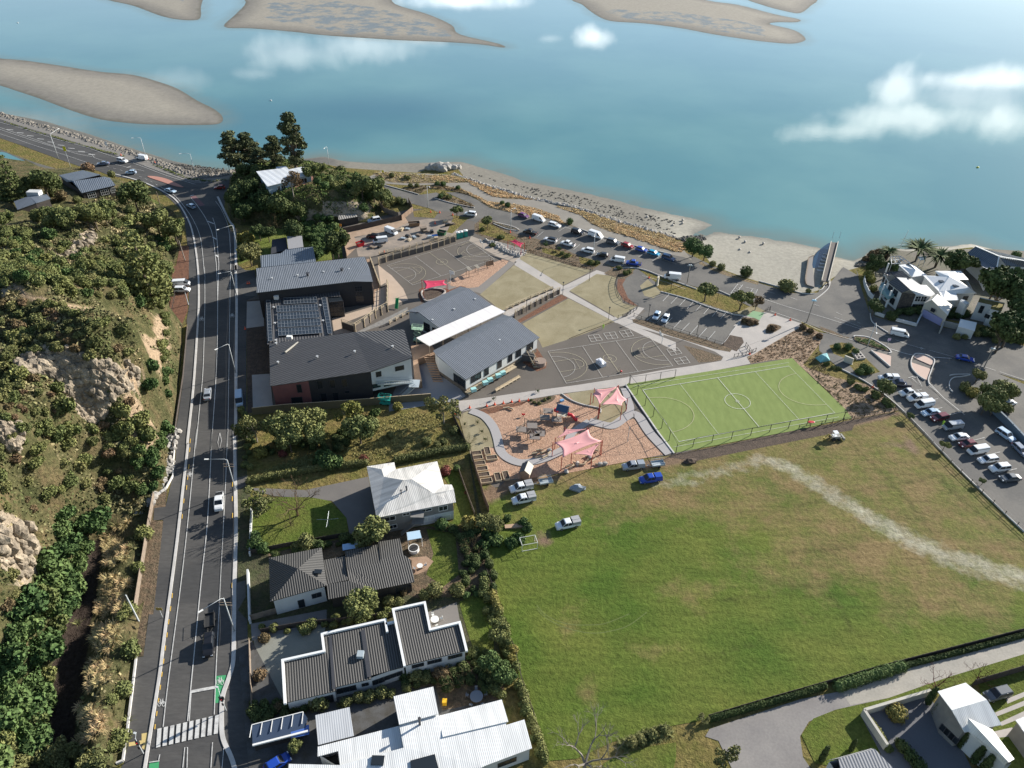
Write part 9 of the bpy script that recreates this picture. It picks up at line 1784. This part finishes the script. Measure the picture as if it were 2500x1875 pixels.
hedge("D3 185,215 235,340",1.6,2.2,M_yel,'pale yellow hedge piece on the edge of the playing field'); veg('tree',M_bush,"D3 240,440,80 230,530,70 290,560,60",'dark bushy tree in the border of the playing field','bushy trees in the field border'); veg('shrub',M_yel,"D3 360,650,50 350,720,50",'pale green shrub spilling onto the playing field','pale shrubs at the field edge'); veg('tree',M_green,"D3 160,750,90 260,820,80 280,880,70 330,880,60",'leafy green tree behind the field border','leafy trees behind the field border')
hedge("D3 420,950 470,1120 530,1300 600,1480 630,1600",1.3,1.4,M_bush,'thin clipped hedge along the lower left edge of the field'); hedge("D4 960,770 1180,700 1380,640",2.,1.7,M_green,'lush bright green hedge piece beside the private drive'); hedge("D4 100,990 400,905 700,820 860,770",1.,1.1,M_dark,'low dark hedge behind the field fence on the left part of the drive'); hedge("D4 1400,630 1800,530 2212,420",.9,.8,M_dark,'low dark hedge behind the field fence on the right part of the drive')
veg('bare',M_pbm if False else leafmat('pale_twigs',(.42,.38,.32),(.3,.26,.22)),"D3 990,1520,260,1",'large pale leafless tree at the bottom edge of the field')
veg('shrub',M_olive,"D3 1540,1380,60 1450,1420,50 1370,1440,60 1630,1330,50",'grey green bush in the border under the field','bushes in the border under the field'); veg('bare',M_red,"D4 1640,740,90,.8 1920,680,60,.8",["red twigged tree above the pale gable house","thin red twigged tree beside the drive"])
veg('cypress',M_dark,"D4 1590,830,42,1.1 1640,900,42,1.1 1700,990,42,1.1 1740,1040,42,1.1 1810,1120,42,1.1 1910,1220,45,1.1 1960,1290,45,1.1",'dark column cypress in the row beside the pale gable house','column cypresses by the pale gable house'); veg('cypress',M_dark,"D4 1060,1160,32,1.1 865,1220,38,1.2",["dark column cypress at the courtyard wall corner","dark column cypress on the lawn left of the grey gable house"])
veg('shrub',M_yel,"D4 1365,940,60 1340,970,40",'yellow green bushy tree in the dark courtyard','yellow bushes in the courtyard'); veg('shrub',M_dark,"D4 1300,1180,30 1400,1170,50 1450,1230,50 1500,1290,50",'clipped grey bush in the courtyard','clipped bushes in the courtyard'); hedge("D4 1170,1000 1230,1080 1265,1140",1.2,.9,M_bush,'low clipped hedge inside the cream courtyard wall')
veg('loose_tree',M_olive,"D4 200,1230,75,.9 45,980,40,.6",["upright leafy tree at the bottom edge beside the drive","small pale tree at the end of the field fence"])

gl='garden shrub in the planting between the houses along the main road'; gg='planting between the houses'
for s,n,m in (("D2 120,440 700,390 1280,330 1280,385 700,480 200,520",16,M_bush),("D2 130,1080 380,1085 640,1100 600,1150 130,1240",12,M_dark),("D2 820,1090 1280,960 1290,1020 960,1100",10,M_olive),("D2 1380,830 1900,700 2000,760 2100,1000 1900,980 1700,950 1640,930 1400,940",20,M_dark),("D2 1900,650 2120,640 2180,900 2212,1040 2100,1000",14,M_bush),("B6 1560,1120 2000,1130 2080,1400 2150,1640 1850,1640 1850,1300 1700,1150",24,M_dark),("B6 260,1340 900,1210 1150,1200 1150,1240 700,1280 300,1360",12,M_dark),("D3 150,60 215,330 300,500 400,850 470,1130 560,1400 600,1590 560,1590 470,1350 400,1130 330,870 240,560 130,340 60,60",40,M_bush),("B6 20,150 110,180 110,640 60,690",12,M_bush),("B6 110,330 700,300 1050,330 850,480 300,560 120,470",26,M_dark),("C1 560,1050 860,1050 860,1120 560,1120",8,M_dark),("C1 1240,1060 1500,1100 1400,1150 1240,1140",6,M_dark),("C1 1620,1280 2212,1350 2212,1480 1900,1450 1620,1360",18,M_dark),("C1 1640,520 1800,600 1900,560 2212,520 2212,640 1700,800",14,M_dark)):
    if s[0]=='C': scat2(s,n,1.3,'garden',m,1.,1.9,'dark garden shrub around the waterfront houses at the right','planting round the waterfront houses',len(s))
    else: scat2(s,n,1.3,'garden',m,.7,1.5,gl,gg,len(s))
# overhead wires between the poles with cross arms
q=[p+Vector((0,0,z)) for p,z in ((gp("D1 2112,900"),8.4),(gp("D1 2112,430"),8.2),(gp("B5 2122,545"),7.8),(gp("A6 2125,960"),8),(gp("A6 2135,290"),8),(gp("A1 2140,1320"),7.3))]
for dx in (-1.,1.):
    mb=MB(); 
    for a,b in zip(q,q[1:]): mb.tube([a.lerp(b,i/6)+Vector((dx,0,-1.2*(1-(i/3-1)**2))) for i in range(7)],.018,3,cap=False)
    tag(mb.build('power_line',blackm),'thin overhead wire strung along the right side of the main road, '+('road side' if dx<0 else 'house side'),'power line')
